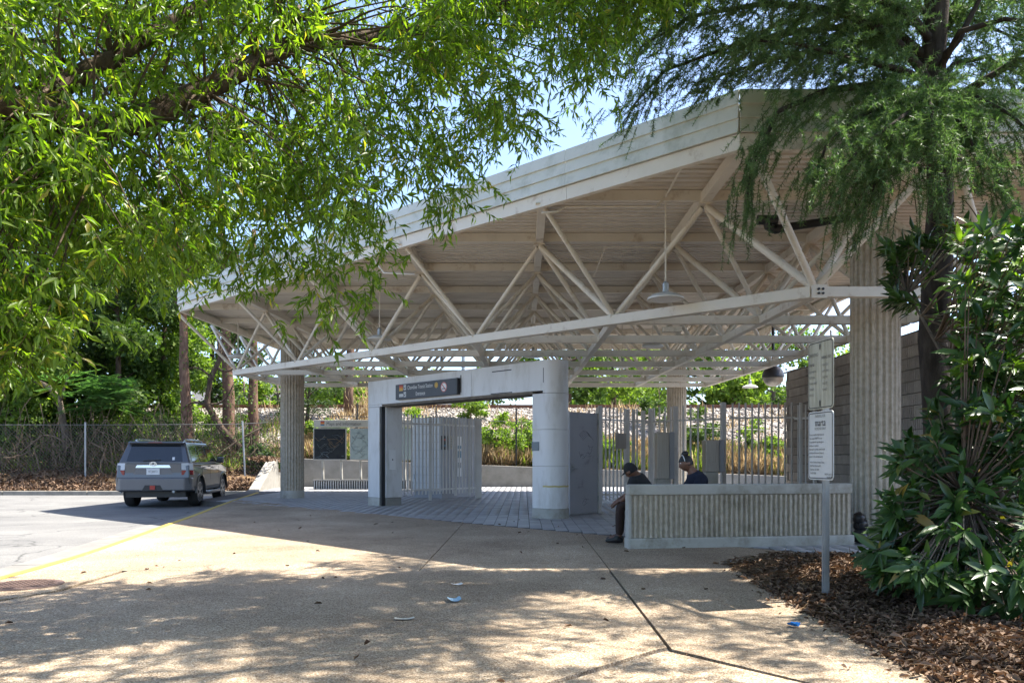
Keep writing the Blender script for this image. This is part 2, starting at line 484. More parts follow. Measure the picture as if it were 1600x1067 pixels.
def place(me, name, mat, parent=None, smooth=False, bevel=0.0, local=False, seg=2):
    if bevel:
        bm = bmesh.new()
        bm.from_mesh(me)
        bmesh.ops.remove_doubles(bm, verts=bm.verts, dist=1e-5)
        bmesh.ops.recalc_face_normals(bm, faces=bm.faces)
        es = [e for e in bm.edges if len(e.link_faces) == 2 and e.calc_face_angle(0) > 0.5]
        bmesh.ops.bevel(bm, geom=es, offset=bevel, segments=seg, affect='EDGES', profile=0.5, clamp_overlap=True)
        bm.to_mesh(me)
        bm.free()
    if mat:
        me.materials.append(mat)
    if smooth:
        me.polygons.foreach_set('use_smooth', [True] * len(me.polygons))
        if smooth != 'all':
            me.set_sharp_from_angle(angle=R(40))
    o = bpy.data.objects.new(name, me)
    COL.objects.link(o)
    if parent:
        if not local:
            me.transform(wmat(parent).inverted())
        o.parent = parent
    return o


def tag(o, label, cat, group=None, kind=None):
    if label:
        o['label'] = label
    if cat:
        o['category'] = cat
    if group:
        o['group'] = group
    if kind:
        o['kind'] = kind
    return o


def thing(name, label, cat, loc=(0, 0, 0), rz=0.0, group=None):
    o = bpy.data.objects.new(name, None)
    o.empty_display_size = 0.2
    COL.objects.link(o)
    o.location = loc
    o.rotation_euler = (0, 0, rz)
    return tag(o, label, cat, group)


def struct(o):
    o['kind'] = 'structure'
    return o


def stuff(o):
    o['kind'] = 'stuff'
    return o


def inst(me, name, parent, m):
    """one more piece sharing mesh me, at world matrix m"""
    o = bpy.data.objects.new(name, me)
    COL.objects.link(o)
    if parent:
        o.parent = parent
        m = wmat(parent).inverted() @ m
    o.matrix_basis = m
    return o


def dup(o, parent=None):
    c = o.copy()
    COL.objects.link(c)
    if parent:
        c.parent = parent
    for ch in list(o.children):
        dup(ch, c)
    return c


def text(body, size, origin, xd, zd, mat, parent, name='lettering', align='LEFT', xscale=1.0, depth=0.0):
    cu = bpy.data.curves.new(name, 'FONT')
    cu.body = body
    cu.size = size
    cu.align_x = align
    cu.align_y = 'CENTER'
    cu.extrude = depth
    cu.resolution_u = 3
    t = bpy.data.objects.new(name, cu)
    COL.objects.link(t)
    bpy.context.view_layer.update()
    me = bpy.data.meshes.new_from_object(t.evaluated_get(bpy.context.evaluated_depsgraph_get()))
    bpy.data.objects.remove(t)
    bpy.data.curves.remove(cu)
    xd, zd = Vector(xd).normalized(), Vector(zd).normalized()
    nd = xd.cross(zd)
    m = Matrix((( xd.x * xscale, zd.x, nd.x, origin[0]), (xd.y * xscale, zd.y, nd.y, origin[1]), (xd.z * xscale, zd.z, nd.z, origin[2]), (0, 0, 0, 1)))
    me.transform(m)
    me.materials.clear()
    return place(me, name, mat, parent)


def np_mesh(name, verts, faces_n, corners, rnd=None):
    """mesh from arrays: verts (n,3), faces of faces_n corners each"""
    me = bpy.data.meshes.new(name)
    nv, nf = len(verts), len(corners) // faces_n
    me.vertices.add(nv)
    me.vertices.foreach_set('co', np.ascontiguousarray(verts, dtype=np.float32).ravel())
    me.loops.add(nf * faces_n)
    me.loops.foreach_set('vertex_index', np.ascontiguousarray(corners, dtype=np.int32))
    me.polygons.add(nf)
    me.polygons.foreach_set('loop_start', np.arange(0, nf * faces_n, faces_n, dtype=np.int32))
    me.polygons.foreach_set('loop_total', np.full(nf, faces_n, dtype=np.int32))
    me.update(calc_edges=True)
    if rnd is not None:
        at = me.attributes.new('rnd', 'FLOAT', 'POINT')
        at.data.foreach_set('value', np.ascontiguousarray(rnd, dtype=np.float32))
    return me


def unit(a):
    return a / np.maximum(np.linalg.norm(a, axis=1, keepdims=True), 1e-9)


LEAF_T = {
    # along, across, lift: outline of a leaf of length 1, width 1
    'slim': (np.array([(0, 0, 0), (0.42, -0.5, 0.10), (0.48, 0, 0), (1, 0, -0.08), (0.42, 0.5, 0.10)]), [0, 1, 2, 1, 3, 2, 0, 2, 4, 2, 3, 4]),
    'broad': (np.array([(0, 0, 0), (0.28, -0.40, 0.07), (0.62, -0.46, 0.04), (1, 0, -0.12), (0.62, 0.46, 0.04), (0.28, 0.40, 0.07), (0.3, 0, 0), (0.65, 0, -0.03)]),
              [0, 1, 6, 1, 2, 6, 2, 7, 6, 2, 3, 7, 3, 4, 7, 4, 5, 7, 5, 6, 7, 5, 0, 6]),
    'kite': (np.array([(0, 0, 0), (0.5, -0.5, 0.06), (1, 0, 0), (0.5, 0.5, 0.06)]), [0, 1, 2, 0, 2, 3]),
    'sliver': (np.array([(0, -0.5, 0), (0, 0.5, 0), (1, 0, 0)]), [0, 1, 2]),
    'curl': (np.array([(0, 0, 0.0), (0.35, -0.5, 0.28), (0.8, -0.35, 0.15), (1, 0, 0.05), (0.75, 0.4, 0.32), (0.3, 0.45, 0.2), (0.5, 0, 0)]),
             [0, 1, 6, 1, 2, 6, 2, 3, 6, 3, 4, 6, 4, 5, 6, 5, 0, 6]),
}


def leaf_frames(D, N):
    D = unit(D)
    S = unit(np.cross(D, N))
    U = np.cross(S, D)
    return D, S, U


def leaf_mesh(name, P, D, N, L, W, shape='slim', rnd=None):
    T, F = LEAF_T[shape]
    D, S, U = leaf_frames(D, N)
    n, k = len(P), len(T)
    V = (P[:, None, :] + T[None, :, 0:1] * (L[:, None, None] * D[:, None, :]) + T[None, :, 1:2] * (W[:, None, None] * S[:, None, :])
         + T[None, :, 2:3] * (L[:, None, None] * U[:, None, :])).reshape(-1, 3)
    C = (np.array(F)[None, :] + (np.arange(n) * k)[:, None]).ravel()
    r = np.repeat(rng.random(n) if rnd is None else rnd, k)
    return np_mesh(name, V, 3, C, r)


def leaf_objects(parent, P, D, N, L, W, shape, mat, name='leaf', top=300, rest='foliage', key=None, smooth=False):
    """the leaves that show largest are parts of their own, the rest one mesh"""
    n = len(P)
    inv = wmat(parent).inverted()
    px = 818 + FPX * P[:, 0] / np.maximum(P[:, 1], 0.1)
    py = 716 - FPX * (P[:, 2] - EYE) / np.maximum(P[:, 1], 0.1)
    vis = (P[:, 1] > 0.5) & (px > 5) & (px < 1595) & (py > 5) & (py < 1060)
    score = np.where(vis, L / np.maximum(P[:, 1], 0.5), 0)
    order = np.argsort(-score)
    pick = order[:top]
    pick = pick[score[pick] > 0]
    T, F = LEAF_T[shape]
    base = np_mesh(name, T.astype(float), 3, np.array(F), np.zeros(len(T)))
    base.materials.append(mat)
    Dn, S, U = leaf_frames(D, N)
    for i in pick:
        m = Matrix(((Dn[i, 0] * L[i], S[i, 0] * W[i], U[i, 0] * L[i], P[i, 0]), (Dn[i, 1] * L[i], S[i, 1] * W[i], U[i, 1] * L[i], P[i, 1]),
                    (Dn[i, 2] * L[i], S[i, 2] * W[i], U[i, 2] * L[i], P[i, 2]), (0, 0, 0, 1)))
        inst(base, name, parent, m)
    keep = np.ones(n, bool)
    keep[pick] = False
    me = leaf_mesh(rest, P[keep], D[keep], N[keep], L[keep], W[keep], shape)
    return stuff(place(me, rest, mat, parent))


def rand_dirs(n):
    return unit(rng.normal(size=(n, 3)))


def bez(p, q, r, n=8):
    p, q, r = Vector(p), Vector(q), Vector(r)
    return [p * (1 - t) ** 2 + q * 2 * t * (1 - t) + r * t * t for t in [k / n for k in range(n + 1)]]


def rough_tube(mb, pts, r0, r1, n=10, wob=0.06):
    rad = []
    pp = []
    for k, p in enumerate(pts):
        t = k / max(1, len(pts) - 1)
        rad.append((r0 + (r1 - r0) * t) * random.uniform(1 - wob, 1 + wob))
        pp.append(Vector(p) + Vector((random.uniform(-1, 1), random.uniform(-1, 1), 0)) * r0 * wob * 1.5)
    mb.tube(pp, rad, n)
# ================================================================== GROUND
earth = struct(MB().box((0, 140, -0.55), (900, 900, 0.3)).build('ground', M['earth']))
road_poly = [(-60, -40), (-4.7, -40), (-4.75, 4), (-4.93, 7.53), (-5.2, 9.58), (-5.62, 11.6), (-6.06, 13.56), (-6.6, 16.2), (-7.6, 20.5), (-8.94, 27.1), (-9.3, 28.3), (-26, 28.2), (-60, 27.6)]


def road_z(y):
    t = max(0.0, min(1.0, (y - 11.5) / 9.0))
    return -0.045 - 0.105 * t * t * (3 - 2 * t)


kx = [(-4.7, -6), (-4.75, 4), (-4.93, 7.53), (-5.2, 9.58), (-5.62, 11.6), (-6.06, 13.56), (-6.6, 16.2), (-7.6, 20.5), (-8.94, 27.1)]


def resample(pl, step):
    out = []
    for a, b in zip(pl[:-1], pl[1:]):
        n = max(1, int(math.dist(a, b) / step))
        out += [(a[0] + (b[0] - a[0]) * k / n, a[1] + (b[1] - a[1]) * k / n) for k in range(n)]
    return out + [pl[-1]]


def smooth_line(pl, it=3):
    for _ in range(it):
        q = [pl[0]]
        for a, b in zip(pl[:-1], pl[1:]):
            q += [(a[0] * 0.75 + b[0] * 0.25, a[1] * 0.75 + b[1] * 0.25), (a[0] * 0.25 + b[0] * 0.75, a[1] * 0.25 + b[1] * 0.75)]
        pl = q + [pl[-1]]
    return pl


kline = smooth_line(kx, 2)


def offset(pl, d):
    out = []
    for k, p in enumerate(pl):
        a, b = pl[max(0, k - 1)], pl[min(len(pl) - 1, k + 1)]
        t = Vector((b[0] - a[0], b[1] - a[1])).normalized()
        out.append((p[0] - t.y * d, p[1] + t.x * d))
    return out


def ribbon(pl, d0, d1, z0, z1):
    """solid strip along a line between two side offsets"""
    a, b = offset(pl, d0), offset(pl, d1)
    mb = MB()
    n = len(pl)
    zt = (lambda p: z1(p[1])) if callable(z1) else (lambda p: z1)
    vs = [(*p, z0) for p in a] + [(*p, zt(p)) for p in a] + [(*p, zt(p)) for p in b] + [(*p, z0) for p in b]
    fs = []
    for k in range(n - 1):
        for r_ in range(4):
            i, j = r_ * n + k, ((r_ + 1) % 4) * n + k
            fs.append((i, i + 1, j + 1, j))
    fs += [(0, n, 2 * n, 3 * n), (n - 1, 4 * n - 1, 3 * n - 1, 2 * n - 1)]
    return mb.add(vs, fs)


# kerb stones of the yellow kerb (each a length of its own), gutter panels
rm = MB()
ry = [-40, -20, -6, 0, 4] + [5 + 0.75 * k for k in range(31)] + [28.3]
rows = []
for y in ry:
    if y <= kline[0][1]:
        xr = kline[0][0]
    elif y >= kline[-1][1]:
        xr = kline[-1][0] - (y - kline[-1][1]) * 0.3
    else:
        for p, q in zip(kline[:-1], kline[1:]):
            if p[1] <= y <= q[1]:
                xr = p[0] + (q[0] - p[0]) * (y - p[1]) / (q[1] - p[1])
                break
    rows.append([(x, y, road_z(y) - 0.004) for x in (-60, -30, -18, -12, xr - 0.3, xr - 0.10)])
for r_ in rows:
    rm.v += r_
for i in range(len(rows) - 1):
    for j in range(5):
        q = i * 6 + j
        rm.f.append((q, q + 1, q + 7, q + 6))
road = struct(rm.build('road', M['asphalt'], smooth='all'))
cum = [0]
for a, b in zip(kline[:-1], kline[1:]):
    cum.append(cum[-1] + math.dist(a, b))


def slice_line(s0, s1):
    out = []
    for k in range(len(kline) - 1):
        if cum[k + 1] < s0 or cum[k] > s1:
            continue
        for s in ([max(s0, cum[k])] if not out else []) + [min(s1, cum[k + 1])]:
            t = (s - cum[k]) / (cum[k + 1] - cum[k])
            out.append((kline[k][0] + (kline[k + 1][0] - kline[k][0]) * t, kline[k][1] + (kline[k + 1][1] - kline[k][1]) * t))
    return out


kerb = struct(ribbon(kline, -0.03, 0.118, -0.42, -0.17).build('kerb', M['kerb']))
s = 0.0
while s < cum[-1] - 0.1:
    e = min(s + 3.05, cum[-1])
    seg_ = slice_line(s + 0.006, e - 0.006)
    ribbon(seg_, 0.012, 0.112, -0.17, 0.004).build('kerb_stone', M['yellow'], kerb, bevel=0.012)
    s = e
gutter = struct(ribbon(kline, 0.115, 0.60, -0.4, lambda y: road_z(y) - 0.002).build('gutter', M['joint']))
s = 0.0
while s < cum[-1] - 0.1:
    e = min(s + 3.0, cum[-1])
    ribbon(slice_line(s + 0.01, e - 0.01), 0.117, 0.575, -0.3, lambda y: road_z(y) + 0.007).build('gutter_slab', M['gutter'], gutter)
    s = e
# far kerb along the leaf bank
fk = struct(MB().box((-34.5, 28.42, -0.25), (50.2, 0.16, 0.2)).build('kerb', M['kerb']))
x = -9.45
while x > -40:
    MB().box((x - 1.5, 28.40, -0.09), (2.985, 0.19, 0.18)).build('kerb_stone', M['kerb'], fk, bevel=0.02)
    x -= 3.0

# plaza slabs of exposed aggregate with real joints
plaza = struct(MB().prism([(-4.66, -20), (9, -20), (9, 9.6), (3.7, 9.6), (-9.1, 28.2), (-8.9, 27.2), (-7.5, 20.5), (-6.5, 16.2), (-6.0, 13.56), (-5.5, 11.6), (-5.1, 9.58), (-4.85, 7.53), (-4.68, 4)], -0.40, -0.022).build('plaza', M['joint']))
kin = offset(kline, 0.0)


def kerb_x(y):
    for a, b in zip(kin[:-1], kin[1:]):
        if a[1] <= y <= b[1]:
            return a[0] + (b[0] - a[0]) * (y - a[1]) / (b[1] - a[1])
    return kin[-1][0]


def kerb_pts(y0, y1):
    return [(kerb_x(y0), y0)] + [p for p in kin if y0 < p[1] < y1] + [(kerb_x(y1), y1)]


def slab(poly, top=0.0):
    o = MB().prism(poly, -0.05, top).build('paving_slab', M['agg'], plaza)
    return o


SUMT = 13.2
left = kerb_pts(8.21, 22.3)
slab(left[::-1] + [(-1.076, 8.21), (-1.076, 8.765), (-1.076, SUMT + 1.076)])
slab([(-1.064, 8.776), (0.884, 8.776), (0.884, SUMT - 0.884), (-1.064, SUMT + 1.064)])
slab([(0.896, 8.776), (SUMT - 8.776, 8.776), (0.896, SUMT - 0.896)])
slab([(-1.064, 8.21), (-1.064, 8.764), (0.884, 8.764), (0.884, 8.21)])
slab([(0.896, 4.83), (0.896, 8.764), (2.20, 8.764), (2.20, 3.7), (1.80, 3.7)])
lk = kerb_pts(-5.9, 8.198)
mk_in = [(kerb_x(6.36), 6.36), (-4.33, 6.40), (-4.06, 6.98), (-4.10, 8.198)]
lo = [p for p in kerb_pts(-5.9, 6.29)]
slab(lo[::-1] + [(-4.6, -5.9), (0.0, -5.9), (0.0, 3.985), (0.80, 4.825), (0.872, 4.87), (0.872, 8.198), (-4.05, 8.198), (-4.00, 6.93), (-4.28, 6.29)])
up = kerb_pts(6.37, 8.198)
slab(up[::-1] + [(-4.34, 6.37), (-4.075, 6.97), (-4.115, 8.198)])
slab([(0.84, 4.74), (0.05, 3.92), (0.05, -5.9), (1.7, -5.9), (2.20, -5.9), (2.20, 3.64), (1.77, 3.64)], 0.012)
# iron cover in its own slab
mh = thing('manhole_cover', 'round rusty iron manhole cover let into the paving by the yellow kerb', 'manhole cover', (-4.55, 7.27, 0))
MB().lathe([(0.33, -0.02), (0.33, 0.006), (0.30, 0.006)], (-4.55, 7.27, 0), 40).build('rim_ring', M['manhole'], mh)
c = MB().lathe([(0.295, -0.02), (0.295, 0.009), (0.28, 0.010)], (-4.55, 7.27, 0), 40)
c.build('lid', M['manhole'], mh)
kn = MB()
for a in range(-5, 6):
    for b in range(-5, 6):
        if math.hypot(a, b) * 0.05 < 0.255:
            kn.box((-4.55 + a * 0.05, 7.27 + b * 0.05, 0.0115), (0.028, 0.028, 0.006))
stuff(kn.build('tread_studs', M['manhole'], mh))

# ------------------------------------------------------------------ tiled floor under the canopy
floor = struct(MB().prism([(-9.0, SUMT + 9.0), (-5.0, SUMT + 5.0), (SUMT - 8.9, 8.9), (9.0, 8.9), (12, 33), (-10.4, 33)], -0.40, -0.010).build('tiled_floor', M['joint']))
TS = 0.205
tile_me = MB().box((0, 0, -0.012), (TS - 0.012, TS - 0.012, 0.024)).build('tile', M['tile'], None)
tm = tile_me.data
bpy.data.objects.remove(tile_me)
cells = []
iy = 0
while True:
    y = 9.0 + iy * TS
    if y > 32.6:
        break
    ix0 = int(-10.4 / TS)
    for ix in range(ix0, int(9.0 / TS)):
        x = ix * TS
        if x + y < SUMT + 0.16 or (x < -8.2 and y < 27.8) or x < -9.7:
            continue
        if x > 6.5 and y < 20.5:
            continue
        cells.append((x, y))
    iy += 1


def in_view_tile(p):
    x_, y_ = 818 + FPX * p[0] / p[1], 716 + FPX * EYE / p[1]
    if 985 < x_ < 1330 and 9.9 < p[1] < 16:
        return False
    if 1340 < x_:
        return False
    return 300 < x_ < 1600


near = sorted([c_ for c_ in cells if in_view_tile(c_)], key=lambda p: p[1])[:300]
ns_ = set(near)
for (x, y) in near:
    inst(tm, 'tile', floor, Matrix.Translation((x, y, random.uniform(-0.0015, 0.0015))) @ Matrix.Rotation(random.uniform(-0.006, 0.006), 4, 'X'))
h = (TS - 0.012) / 2
rest = np.array([c_ for c_ in cells if c_ not in ns_])
n = len(rest)
dz = rng.uniform(-0.0015, 0.0015, n)
cube = np.array([(-h, -h, -.024), (h, -h, -.024), (h, h, -.024), (-h, h, -.024), (-h, -h, 0), (h, -h, 0), (h, h, 0), (-h, h, 0)])
V = np.zeros((n, 8, 3))
V[:, :, 0] = rest[:, 0:1] + cube[None, :, 0]
V[:, :, 1] = rest[:, 1:2] + cube[None, :, 1]
V[:, :, 2] = cube[None, :, 2] + dz[:, None]
F = np.array([4, 5, 6, 7, 0, 1, 5, 4, 1, 2, 6, 5, 2, 3, 7, 6, 3, 0, 4, 7])
stuff(place(np_mesh('tile_field', V.reshape(-1, 3), 4, (F[None] + 8 * np.arange(n)[:, None]).ravel(), np.repeat(rng.random(n), 8)), 'tile_field', M['tile'], floor))

# ------------------------------------------------------------------ embankment behind
def bank_start(x):
    if x < -9.75:
        return 28.5, -0.02
    return 32.85, 0.84 - 0.036 * (x + 0.6) - 0.06


def bank_z(x, y):
    y0, z0 = bank_start(x)
    if y <= y0:
        return z0
    wob = 0.10 * math.sin(x * 1.1 + y * 0.7) + 0.07 * math.sin(x * 2.9 - y * 1.9) + 0.04 * math.sin(x * 6.1 + y * 4.3)
    if y < 41:
        t = (y - y0) / (41 - y0)
        if x < -9.75:
            t = t ** 1.25
        return z0 + (3.66 - z0) * t + wob * min(1, (y - y0) / 1.2) * min(1, (41 - y) / 1.5)
    if y < 46:
        return 3.66
    return max(2.2, 3.66 - (y - 46) * 0.12) + wob * min(1, (y - 46) / 3) * 1.5


mb = MB()
xs = [-70 + k * 1.2 for k in range(51)] + [-9.76, -9.74] + [-9 + k * 0.6 for k in range(60)] + [28 + k * 4 for k in range(12)]
ts = [k / 26 for k in range(27)]
ys2 = [41.6, 42.4, 43.4, 44.4, 45.4, 46, 48, 51, 55, 60, 70, 90, 130, 200]
nc = len(ts) + len(ys2)
for x in xs:
    y0, z0 = bank_start(x)
    mb.v.append((x, y0, z0 - 0.5))
    for t in ts[1:]:
        y = y0 + (41 - y0) * t
        mb.v.append((x, y, bank_z(x, y)))
    for y in ys2:
        mb.v.append((x, y, bank_z(x, y)))
for i in range(len(xs) - 1):
    for j in range(nc - 1):
        a = i * nc + j
        mb.f.append((a, a + nc, a + nc + 1, a + 1))
for i in range(len(xs)):  # first row sits at the real start
    y0, z0 = bank_start(xs[i])
    mb.v[i * nc] = (xs[i], y0, z0)
bank = struct(mb.build('embankment', M['gravel'], smooth='all'))

# loose stones on the upper bank
n = 16000
px_ = rng.uniform(-26, 26, n)
py_ = 41.2 - np.abs(rng.normal(0, 1, n)) * 2.6
ok = py_ > 33.6
px_, py_ = px_[ok], py_[ok]
P = np.array([(x, y, bank_z(x, y) + 0.02) for x, y in zip(px_, py_)])
n = len(P)
octa = np.array([(1, 0, 0), (0, 1, 0), (-1, 0, 0), (0, -1, 0), (0, 0, .8), (0, 0, -.8)])
rr = rng.uniform(0.03, 0.085, n)
V = P[:, None, :] + octa[None] * (rr[:, None, None] * rng.uniform(0.6, 1.3, (n, 6, 1)))
F = np.array([0, 1, 4, 1, 2, 4, 2, 3, 4, 3, 0, 4, 1, 0, 5, 2, 1, 5, 3, 2, 5, 0, 3, 5])
st = place(np_mesh('ballast_stones', V.reshape(-1, 3), 3, (F[None] + 6 * np.arange(n)[:, None]).ravel(), np.repeat(rng.random(n), 6)), 'ballast_gravel', M['rock'])
stuff(tag(st, 'pale grey ballast stones strewn over the railway embankment', 'gravel'))

# railway track
tr = thing('railway_track', 'rusty railway track on pale ballast along the top of the embankment', 'railway track', (0, 42.5, 3.66))
slp = None
for k in range(100):
    x = -38 + k * 0.68
    if slp is None:
        slp = MB().box((0, 0, 0), (0.24, 2.6, 0.18)).build('sleeper', M['sleeper'], None)
        sm_ = slp.data
        bpy.data.objects.remove(slp)
    inst(sm_, 'sleeper', tr, Matrix.Translation((x, 42.75, 3.70)))
for y in (42.05, 43.5):
    r_ = MB()
    for w, z0, z1 in ((0.15, 3.79, 3.815), (0.025, 3.815, 3.93), (0.075, 3.93, 3.97)):
        r_.box((0, y, (z0 + z1) / 2), (90, w, z1 - z0))
    r_.build('rail', M['rust'], tr)

# ------------------------------------------------------------------ retaining wall and wing wall
rw = thing('retaining_wall', 'long low grey concrete retaining wall at the foot of the grassy bank', 'wall', (0, 32.7, 0))
xsn = [-9.75, -6.2, -2.7, 0.8, 4.3, 7.8, 11.6]
for a, b in zip(xsn[:-1], xsn[1:]):
    za, zb = 0.84 - 0.036 * (a + 0.6), 0.84 - 0.036 * (b + 0.6)
    m_ = MB()
    a_, b_ = a + 0.006, b - 0.006
    m_.add([(a_, 32.5, -0.05), (b_, 32.5, -0.05), (b_, 32.8, -0.05), (a_, 32.8, -0.05), (a_, 32.5, za), (b_, 32.5, zb), (b_, 32.8, zb), (a_, 32.8, za)],
           [(0, 3, 2, 1), (4, 5, 6, 7), (0, 1, 5, 4), (1, 2, 6, 5), (2, 3, 7, 6), (3, 0, 4, 7)])
    m_.build('wall_panel', M['conc'], rw, bevel=0.015)
ww = MB()
vs = []
for dx in (0, -0.38):
    vs += [(-9.25 + dx, 27.7, -0.3), (-9.85 + dx, 32.75, -0.3), (-9.85 + dx, 32.75, 1.16), (-9.72 + dx, 31.6, 1.16), (-9.30 + dx, 28.1, 0.03), (-9.25 + dx, 27.7, 0.03)]
ww.add(vs, [(0, 1, 2, 3, 4, 5), (11, 10, 9, 8, 7, 6)] + [((k + 1) % 6, k, k + 6, (k + 1) % 6 + 6) for k in range(6)])
tag(ww.build('wing_wall', M['conc'], None, bevel=0.02), 'sloping pale concrete wing wall running down to the yellow kerb end', 'wall')

# ================================================================== CANOPY
SL = 0.0184
aL, aU = 1.97, 3.47
S0 = 2.35
X0, Y0 = 3.80, 10.43


def zL(y):
    return EYE + aL + SL * y


def zU(y):
    return EYE + aU + SL * y


FX, FY = 2.5, 9.25              # chamfer corner of the roof edge
LX, BY, RX = -8.9, 28.9, 7.6
CS = FX + FY


def in_roof(x, y, tol=0.2):
    return x + y > CS - tol and LX - tol < x < RX + tol and FY - tol < y < BY + tol


canopy = thing('station_canopy', 'big cream steel space frame roof with white board fascia over the entrance', 'canopy', (0, 18, 0))
# corrugated decking, one sheet per bay
prof = []
y = FY + 0.02
while y < BY - 0.02:
    prof += [(y, 0.0), (y + 0.098, 0.0), (y + 0.104, 0.085), (y + 0.179, 0.085)]
    y += 0.185


def xl(y):
    return max(LX + 0.02, CS - y + 0.02)


rows_y = [FY] + [Y0 + S0 / 2 + k * S0 for k in range(8)] + [BY]
for a, b in zip(rows_y[:-1], rows_y[1:]):
    pr = [p for p in prof if a - 1e-6 <= p[0] <= b + 0.19]
    m_ = MB()
    for yy, dz_ in pr:
        z = zU(yy) + 0.20 + dz_
        m_.v += [(xl(yy), yy, z), (RX - 0.02, yy, z)]
    for k in range(len(pr) - 1):
        m_.f.append((2 * k, 2 * k + 1, 2 * k + 3, 2 * k + 2))
    m_.build('deck_sheet', M['deck'], canopy)
top = [(FX, FY), (RX, FY), (RX, BY), (LX, BY), (LX, CS - LX)]
m_ = MB()
m_.add([(x, y, zU(y) + 0.30) for x, y in top] + [(x, y, zU(y) + 0.38) for x, y in top], [(4, 3, 2, 1, 0), (5, 6, 7, 8, 9)] + [(k, (k + 1) % 5, (k + 1) % 5 + 5, k + 5) for k in range(5)])
m_.build('roof_skin', M['fascia'], canopy)
# purlins along the picture and top chords into it
upx = [X0 - S0 / 2 + S0 * k for k in (1, 0, -1, -2, -3, -4)]
upy = [Y0 - S0 / 2 + S0 * k for k in range(0, 9)]
for y in upy[1:]:
    x0 = xl(y) + 0.05
    m_ = MB().bar((x0, y, zU(y) + 0.115), (RX - 0.05, y, zU(y) + 0.115), 0.09, 0.15)
    m_.build('purlin', M['steel'], canopy)
for x in upx:
    y0 = max(FY + 0.08, CS - x + 0.10)
    m_ = MB().bar((x, y0, zU(y0) + 0.075), (x, BY - 0.1, zU(BY - 0.1) + 0.075), 0.13, 0.15)
    m_.build('top_chord', M['steel'], canopy)
    for y in upy:
        if in_roof(x, y, 0.3) and y > y0:
            MB().box((x, y, zU(y) - 0.012), (0.2, 0.2, 0.02)).build('node_plate', M['steel'], canopy)
# lower chords
lo_nodes = []
for j in range(8):
    y = Y0 + S0 * j
    for i in range(-1, 6):
        x = X0 - S0 * i
        if x + y > X0 + Y0 - 0.05:
            lo_nodes.append((i, j, x, y))
LW = 0.125
for j in range(8):
    row = sorted([n_ for n_ in lo_nodes if n_[1] == j], key=lambda n_: n_[2])
    if len(row) > 1:
        a, b = row[0], row[-1]
        MB().bar((a[2] + 0.07, a[3], zL(a[3])), (b[2], b[3], zL(b[3])), 0.11, 0.135).build('bottom_chord', M['steel'], canopy, bevel=0.008)
for i in range(-1, 6):
    colm = sorted([n_ for n_ in lo_nodes if n_[0] == i], key=lambda n_: n_[3])
    for a, b in zip(colm[:-1], colm[1:]):
        MB().bar((a[2], a[3] + 0.062, zL(a[3])), (b[2], b[3] - 0.062, zL(b[3])), 0.115, 0.125).build('bottom_chord', M['steel'], canopy, bevel=0.008)
ch = sorted([n_ for n_ in lo_nodes if n_[0] == n_[1]], key=lambda n_: n_[0])
a, b = ch[0], ch[-1]
MB().bar((a[2] - 0.03, a[3] + 0.0, zL(a[3])), (b[2] - 0.08, b[3] + 0.08, zL(b[3])), 0.14, 0.15).build('edge_chord', M['steel'], canopy, bevel=0.008)
pl = MB().box((X0 + 0.03, Y0 - 0.075, zL(Y0)), (0.20, 0.016, 0.17)).build('node_plate', M['steel'], canopy)
for dx in (-0.028, 0.028):
    for dz_ in (-0.028, 0.028):
        m4 = Matrix.Translation((X0 + 0.045 + dx, Y0 - 0.085, zL(Y0) + dz_)) @ Matrix.Rotation(R(90), 4, 'X')
        b_ = MB().lathe([(0.017, -0.01), (0.017, 0.012)], (0, 0, 0), 8)
        b_.v = [tuple(m4 @ Vector(p)) for p in b_.v]
        b_.build('bolt', M['black'], pl)
# web braces: every lower node to the four upper nodes round it
for (i, j, x, y) in lo_nodes:
    for sx in (-1, 1):
        for sy in (-1, 1):
            u = (x + sx * S0 / 2, y + sy * S0 / 2)
            if not in_roof(u[0], u[1], 0.25) or u[0] > RX - 0.1:
                continue
            q0 = Vector((x, y, zL(y) + 0.05))
            q1 = Vector((u[0], u[1], zU(u[1]) - 0.01))
            d = (q1 - q0).normalized()
            r_ = 0.052 if (j < 2 and sy > 0) else (0.046 if (i + j) % 3 == 0 else 0.038)
            MB().tube([q0 + d * 0.06, q1 - d * 0.05], r_, 10).build('brace', M['steel'], canopy, smooth=True)

    gp = MB()
    gp.box((x, y, zL(y) + 0.085), (0.20, 0.014, 0.10), R(45)).box((x, y, zL(y) + 0.086), (0.014, 0.20, 0.10), R(45))
    gp.build('gusset_plate', M['steel'], canopy)

